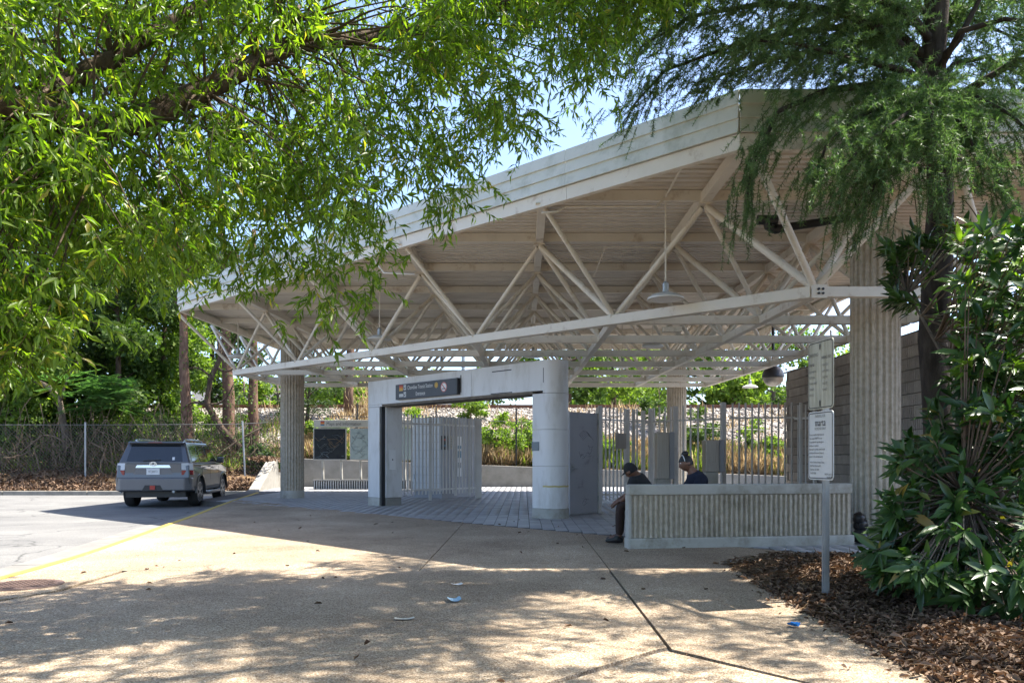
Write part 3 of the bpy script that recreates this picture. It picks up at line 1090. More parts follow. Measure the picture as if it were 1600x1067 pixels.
# fascia: trim beam and three lapped boards on every edge, in lengths
def fascia(p, q, n):
    p, q = Vector((*p, 0)), Vector((*q, 0))
    d = (q - p).normalized()
    out = Vector((d.y, -d.x, 0))
    L_ = (q - p).length
    for k in range(n):
        a, b = p + d * (L_ * k / n + (0.002 if k else -0.0)), p + d * (L_ * (k + 1) / n - 0.003)
        for nm, z0, z1, o0, o1, t in (('edge_trim', -0.07, 0.115, 0.0, 0.0, 0.09), ('fascia_board', 0.12, 0.287, 0.045, 0.020, 0.03), ('fascia_board', 0.283, 0.452, 0.045, 0.020, 0.03),
                                      ('fascia_board', 0.448, 0.62, 0.045, 0.020, 0.03)):
            m2 = MB()
            vs = []
            for e in (a, b):
                zb = zU(e.y)
                vs += [e + out * o0 + Vector((0, 0, zb + z0)), e + out * (o0 - t) + Vector((0, 0, zb + z0)), e + out * (o1 - t) + Vector((0, 0, zb + z1)), e + out * o1 + Vector((0, 0, zb + z1))]
            m2.add(vs, [(0, 3, 2, 1), (4, 5, 6, 7), (0, 1, 5, 4), (1, 2, 6, 5), (2, 3, 7, 6), (3, 0, 4, 7)])
            m2.build(nm, M['steel'] if nm == 'edge_trim' else M['fascia'], canopy)


fascia((LX, CS - LX), (FX, FY), 6)
fascia((FX, FY), (RX, FY), 3)
fascia((RX, FY), (RX, BY), 7)
fascia((LX, BY), (LX, CS - LX), 4)
fascia((RX, BY), (LX, BY), 6)


def flute_column(x, y, ztop, node):
    n_ = 24 * 6
    mcol = MB()
    rad = []
    for k in range(n_):
        ph = (k % 6) / 6
        rad.append(0.335 if ph in (0, 1 / 6, 2 / 6) else (0.302 if ph in (4 / 6,) else 0.312))
    for lev, z in enumerate((0.22, ztop)):
        for k in range(n_):
            a = 2 * math.pi * k / n_
            mcol.v.append((x + rad[k] * math.cos(a), y + rad[k] * math.sin(a), z))
    for k in range(n_):
        k2 = (k + 1) % n_
        mcol.f.append((k, k2, n_ + k2, n_ + k))
    mcol.f.append(tuple(range(n_, 2 * n_)))
    o = mcol.build('column', M['conc_rib'], canopy)
    MB().lathe([(0.345, -0.02), (0.345, 0.20), (0.33, 0.225)], (x, y, 0), 40).build('column_base', M['conc_pale'], o, smooth=True)
    nx, ny = node
    MB().bar((x, y, ztop - 0.02), (nx, ny, zU(ny) - 0.02), 0.26, 0.26, up=(0, 1, 0)).build('column_neck', M['steel'], o)


flute_column(5.02, 11.42, 4.33, (X0 + S0 / 2, Y0 + S0 / 2))
flute_column(-6.75, 23.36, 4.54, (X0 - S0 * 4.5, Y0 + S0 * 5.5))
flute_column(5.28, 27.6, 4.6, (X0 + S0 / 2, Y0 + S0 * 7.5))

# roof drain, conduit
dr = PX(1200, 350, 12.3)
m_ = MB().tube([dr + Vector((-0.16, 0, 0.06)), dr + Vector((0.14, 0, 0.06))], 0.075, 12)
m_.tube([dr + Vector((-0.02, 0, 0.06)), dr + Vector((0.0, 0, -0.05)), dr + Vector((0.08, 0, -0.09)), dr + Vector((0.22, 0, -0.07))], 0.06, 12)
m_.tube([dr + Vector((0.12, 0, -0.08)), PX(1330, 340, 12.3)], 0.062, 12)
m_.tube([dr + Vector((0.10, 0, -0.085)), dr + Vector((0.16, 0, -0.075))], 0.075, 12)
m_.build('roof_drain', M['black'], canopy, smooth=True)
y = 11.5
MB().tube([PX(846, 333, y), PX(870, 331, y), PX(885, 323, y), PX(1025, 323, y), PX(1040, 308, y + 0.05), (PX(1069, 255, 10.0))], 0.014, 6).build('conduit', M['steel'], canopy)
MB().tube([PX(928, 433, 15.9), PX(945, 388, 13.9), PX(952, 386, 13.9), PX(1040, 387, 13.9)], 0.012, 6).build('conduit', M['steel'], canopy)
MB().tube([PX(576, 396, 14.0), PX(600, 427, 13.9), PX(648, 429, 13.9)], 0.014, 6).build('conduit', M['steel'], canopy)

bx = PX(1050, 515, 15.2)
MB().box(bx, (0.36, 0.14, 0.10)).build('fluorescent_box', M['steel'], canopy, bevel=0.01)  # fluorescent box under the roof frame, modelled as a plain box
# round white downpipe at the far right corner
dp = [PX(1540, 300, 12.4), PX(1552, 345, 12.4), PX(1562, 375, 12.4), PX(1566, 420, 12.4), PX(1566, 700, 12.4)]
MB().tube(dp, 0.11, 12).build('downpipe', M['steel'], canopy, smooth=True)


# ------------------------------------------------------------------ pendant lamps
def lamp(x, y, zd, dia, label, box=False):
    t = thing('pendant_lamp', label, 'lamp', (x, y, zd), 0, 'white dish lamps hanging from the canopy')
    r_ = dia / 2
    MB().tube([(x, y, zd + 0.24), (x, y, zU(y) + 0.08)], 0.012, 6).build('stem', M['steel'], t)
    MB().lathe([(0.035, 0.06), (0.045, 0.08), (0.045, 0.22), (0.03, 0.25)], (x, y, zd), 14).build('lamp_holder', M['galv'], t)
    MB().lathe([(r_, -0.012), (r_ * 1.0, 0.01), (r_ * 0.8, 0.05), (r_ * 0.4, 0.085), (0.05, 0.10)], (x, y, zd), 28).build('lamp_shade', M['lampwhite'], t, smooth=True)
    MB().lathe([(r_ * 0.3, -0.03), (r_ * 0.86, -0.014)], (x, y, zd), 28).build('diffuser', M['white'], t)
    return t


for (px, py, dia_px, Y, lab) in (
        (1040, 467, 57, 11.6, 'largest white dish lamp, hung above the right half of the front chord'),
        (593, 530, 38, 17.47, 'white dish lamp hung on a long stem left of the grey portal'),
        (372, 558, 31, 22.2, 'white dish lamp at the far left tip of the canopy by the tree trunks'),
        (833, 557, 30, 21.9, 'dish lamp half hidden behind the top of the portal drum'),
        (690, 571, 28, 22.6, 'dish lamp hung just above the portal lintel sign'),
        (1020, 541, 34, 18.6, 'dish lamp between the lower chords right of the portal'),
        (973, 573, 29, 22.5, 'dish lamp above the slate grey door and barred fence'),
        (496, 594, 24, 26.5, 'small dish lamp just right of the left fluted column'),
        (950, 603, 24, 27.0, 'small dish lamp near the rear edge above the grey bars'),
        (1172, 605, 24, 27.0, 'small dish lamp near the rear edge left of the block wall')):
    p = PX(px, py, Y)
    lamp(p.x, p.y, p.z, dia_px * Y / FPX, lab)

# domed mirror hung from a black pipe
dm = PX(1208, 588, 21.5)
t = thing('dome_mirror', 'round black and grey dome mirror hanging on a black pipe', 'mirror', dm)
prof_ = [(0.01, -0.27)] + [(0.28 * math.cos(a), 0.28 * math.sin(a)) for a in [R(k) for k in range(-70, 0, 10)]]
MB().lathe(prof_, dm, 28).build('mirror_bowl', M['stainless'], t, smooth=True)
MB().lathe([(0.295, -0.02), (0.295, 0.02)] + [(0.28 * math.cos(R(a)), 0.28 * math.sin(R(a)) + 0.02) for a in range(10, 81, 14)], dm, 28).build('cover', M['black'], t, smooth=True)
MB().tube([dm + Vector((0, 0, 0.3)), (dm.x, dm.y, zU(dm.y) + 0.1)], 0.04, 10).build('hanger_pipe', M['black'], t)
# ================================================================== ENTRANCE PORTAL
P1 = Vector((-3.83, 19.7, 0))
P2 = Vector((0.37, 15.3, 0))
du = (P2 - P1).normalized()
dn = Vector((du.y, -du.x, 0))           # towards the camera side
if dn.y > 0:
    dn = -dn
PLn = (P2 - P1).length
TH = 0.58
portal = thing('entrance_portal', 'grey panelled station portal with a rounded drum pillar and sign beam', 'portal', (-1.7, 17.5, 0))


def wp(t, back, z):
    """point on the portal: t along, back behind its front face, height z"""
    p = P1 + du * t - dn * back
    return Vector((p.x, p.y, z))


def wbox(t0, t1, b0, b1, z0, z1, name, mat, bevel=0.006, parent=portal):
    m_ = MB()
    vs = [wp(t0, b0, z0), wp(t1, b0, z0), wp(t1, b1, z0), wp(t0, b1, z0), wp(t0, b0, z1), wp(t1, b0, z1), wp(t1, b1, z1), wp(t0, b1, z1)]
    m_.add(vs, [(0, 3, 2, 1), (4, 5, 6, 7), (0, 1, 5, 4), (1, 2, 6, 5), (2, 3, 7, 6), (3, 0, 4, 7)])
    return m_.build(name, mat, parent, bevel=bevel)


# left pier in two shells with the dark slot between them
wbox(0, 0.50, 0, TH, 0.20, 2.396, 'pier_panel', M['portal'])
wbox(0.50, 0.56, 0.03, 0.12, 0.0, 2.40, 'pier_slot', M['black'], 0)
wbox(0.50, 0.60, 0.13, TH + 0.02, 0.20, 2.396, 'pier_panel', M['portal'])
wbox(0.0, 0.50, -0.002, TH - 0.01, -0.02, 0.195, 'plinth', M['conc_pale'])
wbox(0.50, 0.59, 0.14, TH, -0.02, 0.195, 'plinth', M['conc'])
pp = wbox(0.600, 0.612, 0.22, 0.40, 0.88, 1.36, 'call_panel', M['white'], 0.004)
wbox(0.612, 0.616, 0.295, 0.32, 1.10, 1.14, 'call_button', M['black'], 0, pp)
# beam panels
zb0, zb1 = 2.40, 3.03
cuts = [0, 1.95, 3.96, PLn]
for a, b in zip(cuts[:-1], cuts[1:]):
    wbox(a + 0.003, b - 0.003, 0, TH, zb0 + 0.05, zb1, 'beam_panel', M['portal'])
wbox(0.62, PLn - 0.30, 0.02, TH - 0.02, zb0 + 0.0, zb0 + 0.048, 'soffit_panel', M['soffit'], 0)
wbox(0.0, 0.6, 0.0, TH, zb0, zb0 + 0.048, 'beam_panel', M['portal'])
# right jamb and half round drum
Rr = TH / 2


def drum(z0, z1, g=0.0, name='drum_panel', mat=None, t0=PLn - 0.285, slices=18):
    poly = [wp(t0, -g, 0), wp(PLn, -g, 0)]
    cc = wp(PLn, Rr, 0)
    a0 = math.atan2(dn.y, dn.x)
    for k in range(1, slices):
        a = a0 + math.pi * k / slices
        poly.append(cc + Vector((math.cos(a), math.sin(a), 0)) * (Rr + g))
    poly += [wp(PLn, TH + g, 0), wp(t0, TH + g, 0)]
    return MB().prism([(p.x, p.y) for p in poly], z0, z1).build(name, mat or M['portal'], portal, smooth=True)


drum(0.19, 1.0)
drum(1.006, 1.70)
drum(1.706, 2.394)
drum(2.402, 3.03, 0.0, t0=PLn - 0.002)
drum(-0.02, 0.185, 0.012, 'plinth', M['conc_pale'])
# a strip of yellow tape round the drum
cc = wp(PLn, Rr, 0)
a0 = math.atan2(dn.y, dn.x)
tape = MB()
for k in range(13):
    a = a0 + math.pi * k / 14
    for z in (0.60, 0.632):
        tape.v.append((cc.x + (Rr + 0.003) * math.cos(a), cc.y + (Rr + 0.003) * math.sin(a), z + 0.004 * math.sin(k * 2.1)))
tape.f = [(2 * k, 2 * k + 2, 2 * k + 3, 2 * k + 1) for k in range(12)]
tape.build('tape_strip', mk('old yellow tape', (0.60, 0.50, 0.20), rough=0.6), portal)
pq = wbox(PLn - 0.29, PLn - 0.10, -0.016, -0.001, 1.30, 1.47, 'plaque', M['greyplate'], 0.004)
# cable slots cut in the beam face
for t0, t1, z0, z1 in ((3.62, 3.635, 2.60, 2.90), (PLn + 0.05, PLn + 0.068, 2.57, 2.85)):
    pass
wbox(3.60, 3.625, -0.006, 0.0, 2.56, 2.93, 'cable_slot', M['black'], 0)
wbox(4.62, 5.20, -0.006, 0.0, 2.905, 2.925, 'cable_slot', M['black'], 0)
wbox(4.58, 5.22, -0.006, 0.0, 2.455, 2.475, 'cable_slot', M['black'], 0)
wbox(PLn + 0.005, PLn + 0.02, 0.0, 0.006, 2.60, 2.88, 'cable_slot', M['black'], 0)

# station sign on the beam
s0, s1 = 1.30, 3.54
zs0, zs1 = 2.515, 2.865
sg = thing('station_sign', 'charcoal sign lettered Chamblee Transit Station Entrance on the portal beam', 'sign', wp(2.4, 0, zs0))
wbox(s0, s1, -0.085, -0.003, zs0, zs1, 'sign_box', M['signblack'], 0.008, sg)
wbox(s1 + 0.001, s1 + 0.05, -0.088, -0.003, zs0 - 0.003, zs1 + 0.003, 'end_cap', M['black'], 0.004, sg)
up = Vector((0, 0, 1))


def stext(body, size, t, z, mat=M['white'], align='LEFT', xs=1.0, b=-0.088):
    return text(body, size, wp(t, b, z), du, up, mat, sg, 'lettering', align, xs)


stext('Chamblee Transit Station', 0.125, 1.78, 2.765, xs=0.74)
stext('Entrance', 0.125, 2.10, 2.61, xs=0.80)
for k, c_ in enumerate(('red', 'orange', 'gold')):
    wbox(1.46, 1.60, -0.088, -0.085, 2.80 - k * 0.045, 2.845 - k * 0.045, 'logo_stripe', M[c_], 0, sg)
wbox(1.455, 1.605, -0.088, -0.085, 2.575, 2.64, 'logo_plate', M['white'], 0, sg)
text('marta', 0.062, wp(1.53, -0.0895, 2.607), du, up, M['signblack'], sg, 'lettering', 'CENTER', 0.85)


def vehicle_icon(t, z, rail):
    o = wbox(t, t + 0.085, -0.088, -0.085, z, z + 0.115, 'icon_plate', M['white'], 0, sg)
    wbox(t + 0.015, t + 0.07, -0.090, -0.088, z + 0.03, z + 0.10, 'icon_body', M['signblack'], 0, o)
    wbox(t + 0.024, t + 0.061, -0.092, -0.090, z + 0.062, z + 0.09, 'icon_window', M['white'], 0, o)
    for q in (0.022, 0.050):
        wbox(t + q, t + q + 0.014, -0.090, -0.088, z + 0.012, z + 0.028, 'icon_wheel', M['signblack'], 0, o)


vehicle_icon(1.635, 2.725, False)
vehicle_icon(1.635, 2.565, True)


def disc(t, z, r_, name, mat, b, parent=sg, n=28, ring=None):
    m_ = MB()
    c_ = wp(t, b, z)
    if ring:
        for k in range(n):
            a = 2 * math.pi * k / n
            for q in (r_, ring):
                m_.v.append(tuple(c_ + du * (q * math.cos(a)) + up * (q * math.sin(a))))
        m_.f = [(2 * k, (2 * k + 2) % (2 * n), (2 * k + 3) % (2 * n), 2 * k + 1) for k in range(n)]
    else:
        m_.v = [tuple(c_ + du * (r_ * math.cos(2 * math.pi * k / n)) + up * (r_ * math.sin(2 * math.pi * k / n))) for k in range(n)]
        m_.f = [tuple(range(n))]
    return m_.build(name, mat, parent)


dg = disc(2.83 + 0.03, 2.76, 0.062, 'gold_badge', M['gold'], -0.0870)
disc(2.86, 2.76, 0.042, 'badge_ring', M['signblack'], -0.0885, dg, ring=0.034)
ns = disc(3.13, 2.70, 0.105, 'no_smoking_symbol', M['white'], -0.0870)
disc(3.13, 2.70, 0.108, 'symbol_ring', M['redpink'], -0.0885, ns, ring=0.086)
m_ = MB()
for a, b, w, h_ in ((-0.06, 0.045, 0.105, 0.022),):
    m_.bar(wp(3.13 - 0.062, -0.0900, 2.70 + 0.062), wp(3.13 + 0.062, -0.0900, 2.70 - 0.062), 0.018, 0.002, up=tuple(dn))
m_.build('symbol_slash', M['red'], ns)
wbox(3.075, 3.185, -0.0890, -0.0885, 2.655, 2.675, 'symbol_cigarette', M['ink'], 0, ns)

# ------------------------------------------------------------------ grey door beside the drum
D0 = Vector((0.93, 16.1, 0))
D1 = Vector((1.56, 16.78, 0))
dd = (D1 - D0).normalized()
dnn = Vector((dd.y, -dd.x, 0))
dl = (D1 - D0).length


def dbox(t0, t1, b0, b1, z0, z1, name, mat, parent, bevel=0.004):
    q = lambda t, b, z: Vector((*(D0 + dd * t + dnn * b).xy, z))
    vs = [q(t0, b1, z0), q(t1, b1, z0), q(t1, b0, z0), q(t0, b0, z0), q(t0, b1, z1), q(t1, b1, z1), q(t1, b0, z1), q(t0, b0, z1)]
    return MB().add(vs, [(0, 3, 2, 1), (4, 5, 6, 7), (0, 1, 5, 4), (1, 2, 6, 5), (2, 3, 7, 6), (3, 0, 4, 7)]).build(name, mat, parent, bevel=bevel)


door = thing('steel_door', 'scratched slate grey steel door standing next to the rounded drum pillar', 'door', D0)
dbox(0.01, dl - 0.01, -0.045, 0.0, 0.03, 2.09, 'door_leaf', M['door'], door)
hd = dbox(0.05, 0.13, 0.0, 0.012, 0.86, 1.05, 'lock_plate', M['galv'], door)
dbox(0.07, 0.095, 0.012, 0.05, 0.93, 0.96, 'handle', M['galv'], hd)
dbox(0.07, 0.20, 0.048, 0.065, 0.935, 0.955, 'lever', M['galv'], hd)
for z in (0.25, 1.05, 1.85):
    dbox(dl - 0.015, dl + 0.006, 0.0, 0.016, z, z + 0.12, 'hinge', M['galv'], door)
dbox(dl + 0.005, dl + 0.09, -0.06, 0.03, 0.0, 2.22, 'frame_post', M['bar'], door)
dbox(0.0, dl, -0.05, 0.004, 0.0, 0.026, 'threshold', M['galv'], door)
scr = MB()
for k in range(5):
    pts = []
    for j in range(9):
        t = 0.30 + 0.05 * k * 0.6 + 0.36 * j / 8
        pts.append(D0 + dd * t + dnn * 0.0015 + Vector((0, 0, 1.62 + 0.05 * k * 0.5 - 0.05 * k + 0.10 * math.sin(math.pi * j / 8))))
    scr.tube(pts, 0.0028, 3)
for k in range(8):
    a = random.uniform(0.28, 0.62)
    z = random.uniform(1.15, 1.42)
    scr.tube([D0 + dd * (a + 0.05 * j) + dnn * 0.0015 + Vector((0, 0, z + random.uniform(-0.05, 0.06))) for j in range(4)], 0.003, 3)
for k in range(4):
    a = random.uniform(0.32, 0.5)
    z = random.uniform(0.15, 0.36)
    scr.tube([D0 + dd * (a + 0.05 * j) + dnn * 0.0015 + Vector((0, 0, z + random.uniform(-0.04, 0.05))) for j in range(4)], 0.003, 3)
scr.build('scratch_marks', mk('scratched undercoat', (0.085, 0.085, 0.095), rough=0.7), door)


# ------------------------------------------------------------------ barred fences
def bar_fence(label, pts, n_bars, z0, z1, posts, rails, group, bw=0.026, extra=None):
    """pts: plan polyline; bars at even steps; posts: list of (fraction, width, top, bottom)"""
    t = thing('bar_fence', label, 'fence', (pts[0][0], pts[0][1], 0), 0, group)
    ln = [0]
    for a, b in zip(pts[:-1], pts[1:]):
        ln.append(ln[-1] + math.dist(a, b))

    def at(f):
        s_ = f * ln[-1]
        for k in range(len(pts) - 1):
            if s_ <= ln[k + 1] + 1e-9:
                u_ = (s_ - ln[k]) / (ln[k + 1] - ln[k])
                return (pts[k][0] + (pts[k + 1][0] - pts[k][0]) * u_, pts[k][1] + (pts[k + 1][1] - pts[k][1]) * u_)
        return pts[-1]

    bm_ = MB().box((0, 0, (z0 + z1) / 2), (bw, bw, z1 - z0)).build('bar', M['bar'], None)
    me = bm_.data
    bpy.data.objects.remove(bm_)
    for k in range(n_bars):
        f = (k + 0.5) / n_bars
        if any(abs(f - p_[0]) * ln[-1] < p_[1] * 0.6 for p_ in posts):
            continue
        x, y = at(f)
        inst(me, 'bar', t, Matrix.Translation((x, y, 0)) @ Matrix.Rotation(0.5 + random.uniform(-0.06, 0.06), 4, 'Z'))
    for f, w, zt, zb in posts:
        x, y = at(f)
        MB().box((x, y, (zt + zb) / 2), (w, w, zt - zb), 0.2).build('post', M['bar'], t, bevel=0.006)
    for z in rails:
        for a, b in zip(pts[:-1], pts[1:]):
            MB().bar((*a, z), (*b, z), 0.022, 0.045).build('rail', M['bar'], t)
    return t


bar_fence('grey bar fence curving inward between the slate door and the fare machine', [(1.90, 19.9), (2.75, 20.75), (3.16, 21.0)], 11, 0.10, 2.44,
          [(0.005, 0.09, 2.46, 0), (0.66, 0.10, 2.42, 0), (0.80, 0.06, 2.42, 0), (0.985, 0.09, 2.40, 0)], (0.24, 2.12), 'grey bar fences', 0.032)
bar_fence('grey bar fence at the steel cabinets below the far fluted column', [(3.22, 20.95), (3.45, 20.6), (3.9, 20.0), (4.85, 19.3)], 12, 0.12, 2.46,
          [(0.07, 0.10, 2.44, 0), (0.44, 0.11, 2.46, 0), (0.985, 0.11, 2.50, 0)], (2.10,), 'grey bar fences', 0.032)
bar_fence('long straight grey bar fence running up to the taupe block wall', [(4.95, 19.25), (6.45, 19.0)], 10, 0.12, 2.48, [], (0.3, 2.12), 'grey bar fences', 0.032)
bar_fence('short stub of grey bars standing in front of the block wall', [(6.2, 18.3), (6.57, 17.9)], 3, 0.1, 2.36, [(0.28, 0.06, 2.42, 0), (0.9, 0.07, 2.42, 0)], (2.06,), 'grey bar fences', 0.024)
bar_fence('grey bar fence guarding the white tiled booth inside the portal', [(-3.3, 21.1), (-2.55, 21.85), (-1.28, 23.25)], 24, 0.17, 2.33,
          [(0.36, 0.08, 2.30, 0), (0.68, 0.07, 2.28, 0.1), (0.86, 0.07, 2.28, 0.1), (0.985, 0.17, 2.30, 0)], (0.30, 2.08), 'grey bar fences', 0.032)

# notice plate on the bars
q = PX(970, 689, 20.2)
tag(MB().box(q, (0.33, 0.02, 0.40), 0.5).build('notice_plate', M['stainless'], None, bevel=0.004), 'square dull metal plate hung on the bars right of the slate door', 'plate')


def cabinet(label, px0, px1, pxs, pyt, pym, pyb, Y, ped):
    a, b = PX(px0, pyb, Y), PX(px1, pyt, Y)
    w = b.x - a.x
    t = thing('fare_cabinet', label, 'fare machine', ((a.x + b.x) / 2, Y + 0.2, 0), 0, 'stainless fare machines behind the bars')
    dp_ = 0.42
    zc0, zc1 = a.z, b.z
    MB().box(((a.x + b.x) / 2, Y + dp_ / 2, (zc0 + zc1) / 2), (w, dp_, zc1 - zc0)).build('housing', M['stainless'], t, bevel=0.012)
    MB().box(((a.x + b.x) / 2 - 0.01, Y - 0.004, (zc0 * 0.4 + zc1 * 0.6) + 0.02), (w * 0.86, 0.012, (zc1 - zc0) * 0.66)).build('front_plate', M['stainless'], t, bevel=0.004)
    MB().box((b.x + 0.065, Y + dp_ / 2 + 0.02, (zc0 + zc1) / 2), (0.125, dp_, zc1 - zc0 + 0.006)).build('side_housing', M['boothgrey'], t, bevel=0.008)
    MB().box(((a.x + b.x) / 2, Y + dp_ / 2, zc0 / 2), (ped, dp_ * 0.9, zc0)).build('pedestal', M['conc_pale'], t, bevel=0.01)
    return t


cabinet('tall stainless fare machine on a pale pedestal behind the seated people', 1027, 1046, 1055, 675, 700, 748, 19.9, 0.36)
cabinet('lower stainless fare machine standing in front of the far bars', 1103, 1124, 1130, 687, 700, 737, 18.7, 0.28)

# ------------------------------------------------------------------ tiled booth inside the portal
bt = thing('ticket_booth', 'white tiled booth with grey side behind the bars inside the portal', 'booth', (-2.2, 24.4, 0))
b0 = PX(645, 760, 23.6)
b1 = PX(690, 760, 23.0)
b2 = PX(742, 760, 24.4)
B0, B1, B2 = Vector((b0.x, 23.6, 0)), Vector((b1.x, 23.0, 0)), Vector((b2.x, 24.4, 0))
zt = 2.35
core = [B0, B1, B2, B2 + Vector((-0.5, 1.2, 0)), B0 + Vector((0.0, 1.4, 0))]
ins = [(p.x * 0.985 - 0.03, p.y + 0.03) for p in core]
MB().prism(ins, 0.0, zt - 0.01).build('booth_core', M['boothgrey'], bt)
ex = (B1 - B0)
wl = ex.length
ex.normalize()
en = Vector((ex.y, -ex.x, 0))
nx_, nz_ = 5, 9
tw, tz = wl / nx_, (zt - 0.22) / nz_
for i in range(nx_):
    for k in range(nz_):
        c_ = B0 + ex * (tw * (i + 0.5)) + Vector((0, 0, 0.20 + tz * (k + 0.5)))
        mm = Matrix.Translation(c_) @ Matrix.Rotation(math.atan2(ex.y, ex.x), 4, 'Z')
        MB().box((0, 0, 0), (tw - 0.008, 0.03, tz - 0.008), mat=mm).build('wall_tile', M['boothtile'], bt)
MB().box(B0 + ex * 0.10 + en * 0.022 + Vector((0, 0, 0.62)), (0.05, 0.02, 0.14), math.atan2(ex.y, ex.x)).build('outlet_box', M['teal'], bt)
gx = (B2 - B1)
gl = gx.length
gx.normalize()
gn = Vector((gx.y, -gx.x, 0))
ang = math.atan2(gx.y, gx.x)
for k in range(4):
    MB().box(B1 + gx * (gl * (k + 0.5) / 4) + Vector((0, 0, 0.18 + (zt - 0.18) / 2)), (gl / 4 - 0.012, 0.03, zt - 0.18), ang).build('side_panel', M['boothgrey'], bt)


def poster(name, label, t, z0, z1, w, mat):
    o = MB().box(B1 + gx * t + gn * 0.024 + Vector((0, 0, (z0 + z1) / 2)), (w, 0.012, z1 - z0), ang).build(name, mat, None)
    return tag(o, label, 'poster')


po = poster('poster', 'small dark poster with red and green stripes on the booth', 0.10, 1.40, 1.80, 0.30, M['mapdark'])
for k, (cc_, z, hh) in enumerate((('red', 1.69, 0.05), ('teal', 1.52, 0.06))):
    MB().box(B1 + gx * 0.10 + gn * 0.032 + Vector((0, 0, z)), (0.22, 0.004, hh), ang).build('poster_stripe', M[cc_], po)
po = poster('poster', 'beige printed notice sheet beside the dark poster on the booth', 0.46, 1.42, 1.80, 0.34, M['cream'])
for k in range(7):
    MB().box(B1 + gx * 0.46 + gn * 0.0315 + Vector((0, 0, 1.76 - k * 0.048)), (0.28, 0.003, 0.014), ang).build('print_line', M['inkgrey'], po)
po = poster('booth_sign', 'tall narrow white and blue sign strip on the booth', 0.82, 0.62, 1.80, 0.20, M['white'])
for (z, hh, ww_, cc_) in ((1.74, 0.05, 0.05, 'ink'), (1.66, 0.05, 0.05, 'ink'), (1.48, 0.09, 0.16, 'teal'), (1.27, 0.20, 0.16, 'teal'), (0.95, 0.16, 0.14, 'greyplate')):
    MB().box(B1 + gx * 0.82 + gn * 0.0315 + Vector((0, 0, z)), (ww_, 0.003, hh), ang).build('sign_print', M[cc_], po)

# ------------------------------------------------------------------ maps and information board
Ym = 30.0
mb0, mb1 = PX(490, 718, Ym), PX(645, 656, Ym)
ms = thing('map_board', 'Maps and Information board with dark and pale map panels', 'notice board', ((mb0.x + mb1.x) / 2, Ym, 0))
W_ = mb1.x - mb0.x


def mpos(px, py):
    return PX(px, py, Ym)


def mbx(px0, px1, py0, py1, y0, y1, name, mat, parent=ms, bevel=0.0):
    a, b = mpos(px0, py1), mpos(px1, py0)
    return MB().box(((a.x + b.x) / 2, (y0 + y1) / 2, (a.z + b.z) / 2), (b.x - a.x, y1 - y0, b.z - a.z)).build(name, mat, parent, bevel=bevel)


mbx(491, 645, 656, 667.5, Ym - 0.06, Ym + 0.06, 'header_panel', M['cream'], bevel=0.008)
for k, c_ in enumerate(('red', 'orange', 'teal')):
    mbx(501.5, 507.5, 658 + k * 2.3, 660.3 + k * 2.3, Ym - 0.064, Ym - 0.06, 'logo_stripe', M[c_])
text('Maps and Information', 0.185, mpos(510.5, 662.2) + Vector((0, -0.063, 0)), (1, 0, 0), (0, 0, 1), M['ink'], ms, xscale=0.80)
mbx(490, 541.5, 668.5, 719, Ym - 0.05, Ym + 0.05, 'panel_frame', M['stainless'], bevel=0.01)
p_dark = mbx(491.5, 540, 670, 717, Ym - 0.056, Ym - 0.05, 'map_panel', M['mapdark'])
p_dark['label'] = 'dark map panel'
mbx(547, 645, 668.5, 719, Ym - 0.05, Ym + 0.05, 'panel_frame', M['stainless'], bevel=0.01)
p_pale = mbx(548.5, 643, 670, 717, Ym - 0.056, Ym - 0.05, 'map_panel', M['mappale'])
p_pale['label'] = 'pale map panel'
mp = MB()
mw = MB()
for k in range(16):
    x0, y0 = random.uniform(494, 536), random.uniform(675, 714)
    pts = [mpos(x0, y0) + Vector((0, -0.058, 0))]
    for j in range(3):
        x0 = min(538, max(493, x0 + random.choice((-8, -4, 4, 8))))
        y0 = min(715, max(674, y0 + random.choice((-6, 0, 6))))
        pts.append(mpos(x0, y0) + Vector((0, -0.058, 0)))
    (mp if k % 3 else mw).tube(pts, 0.008, 3)
mp.build('map_lines', M['mapline'], p_dark)
mw.build('map_lines', M['mapwarm'], p_dark)
mp = MB()
for k in range(14):
    x0, y0 = random.uniform(552, 575), random.uniform(675, 714)
    pts = [mpos(x0, y0) + Vector((0, -0.058, 0))]
    for j in range(3):
        x0 = min(640, max(550, x0 + random.choice((-6, 4, 8))))
        y0 = min(715, max(674, y0 + random.choice((-6, 0, 6))))
        pts.append(mpos(x0, y0) + Vector((0, -0.058, 0)))
    mp.tube(pts, 0.006, 3)
mp.build('map_lines', M['mapline'], p_pale)
for px in (504, 533, 563, 600, 632):
    MB().tube([mpos(px, 719) + Vector((0, 0.02, 0)), mpos(px, 721) + Vector((0, 0.02, 0)), (mpos(px, 700).x + 0.02, Ym + 0.02, 0.36)], 0.045, 8).build('leg', M['conc_pale'], ms)
bb = mpos(490, 700).x
MB().box(((bb + mb1.x) / 2, Ym + 0.05, 0.34), (W_, 0.32, 0.05)).build('base_shelf', M['stainless'], ms)
for k in range(42):
    MB().box((bb + 0.05 + (W_ - 0.1) * k / 41, Ym - 0.06, 0.16), (0.035, 0.06, 0.31)).build('grille_bar', M['bar'], ms)
MB().box(((bb + mb1.x) / 2, Ym + 0.07, 0.16), (W_, 0.2, 0.30)).build('grille_back', M['black'], ms)

# ------------------------------------------------------------------ ribbed concrete bench wall
WL, WR = Vector((1.365, 10.2, 0)), Vector((4.40, 10.70, 0))
wu = (WR - WL).normalized()
wb = Vector((-wu.y, wu.x, 0))
wlen = (WR - WL).length
bw_ = thing('bench_wall', 'low ribbed concrete bench wall in front of the fluted column', 'bench wall', WL, math.atan2(wu.y, wu.x))
angw = math.atan2(wu.y, wu.x)


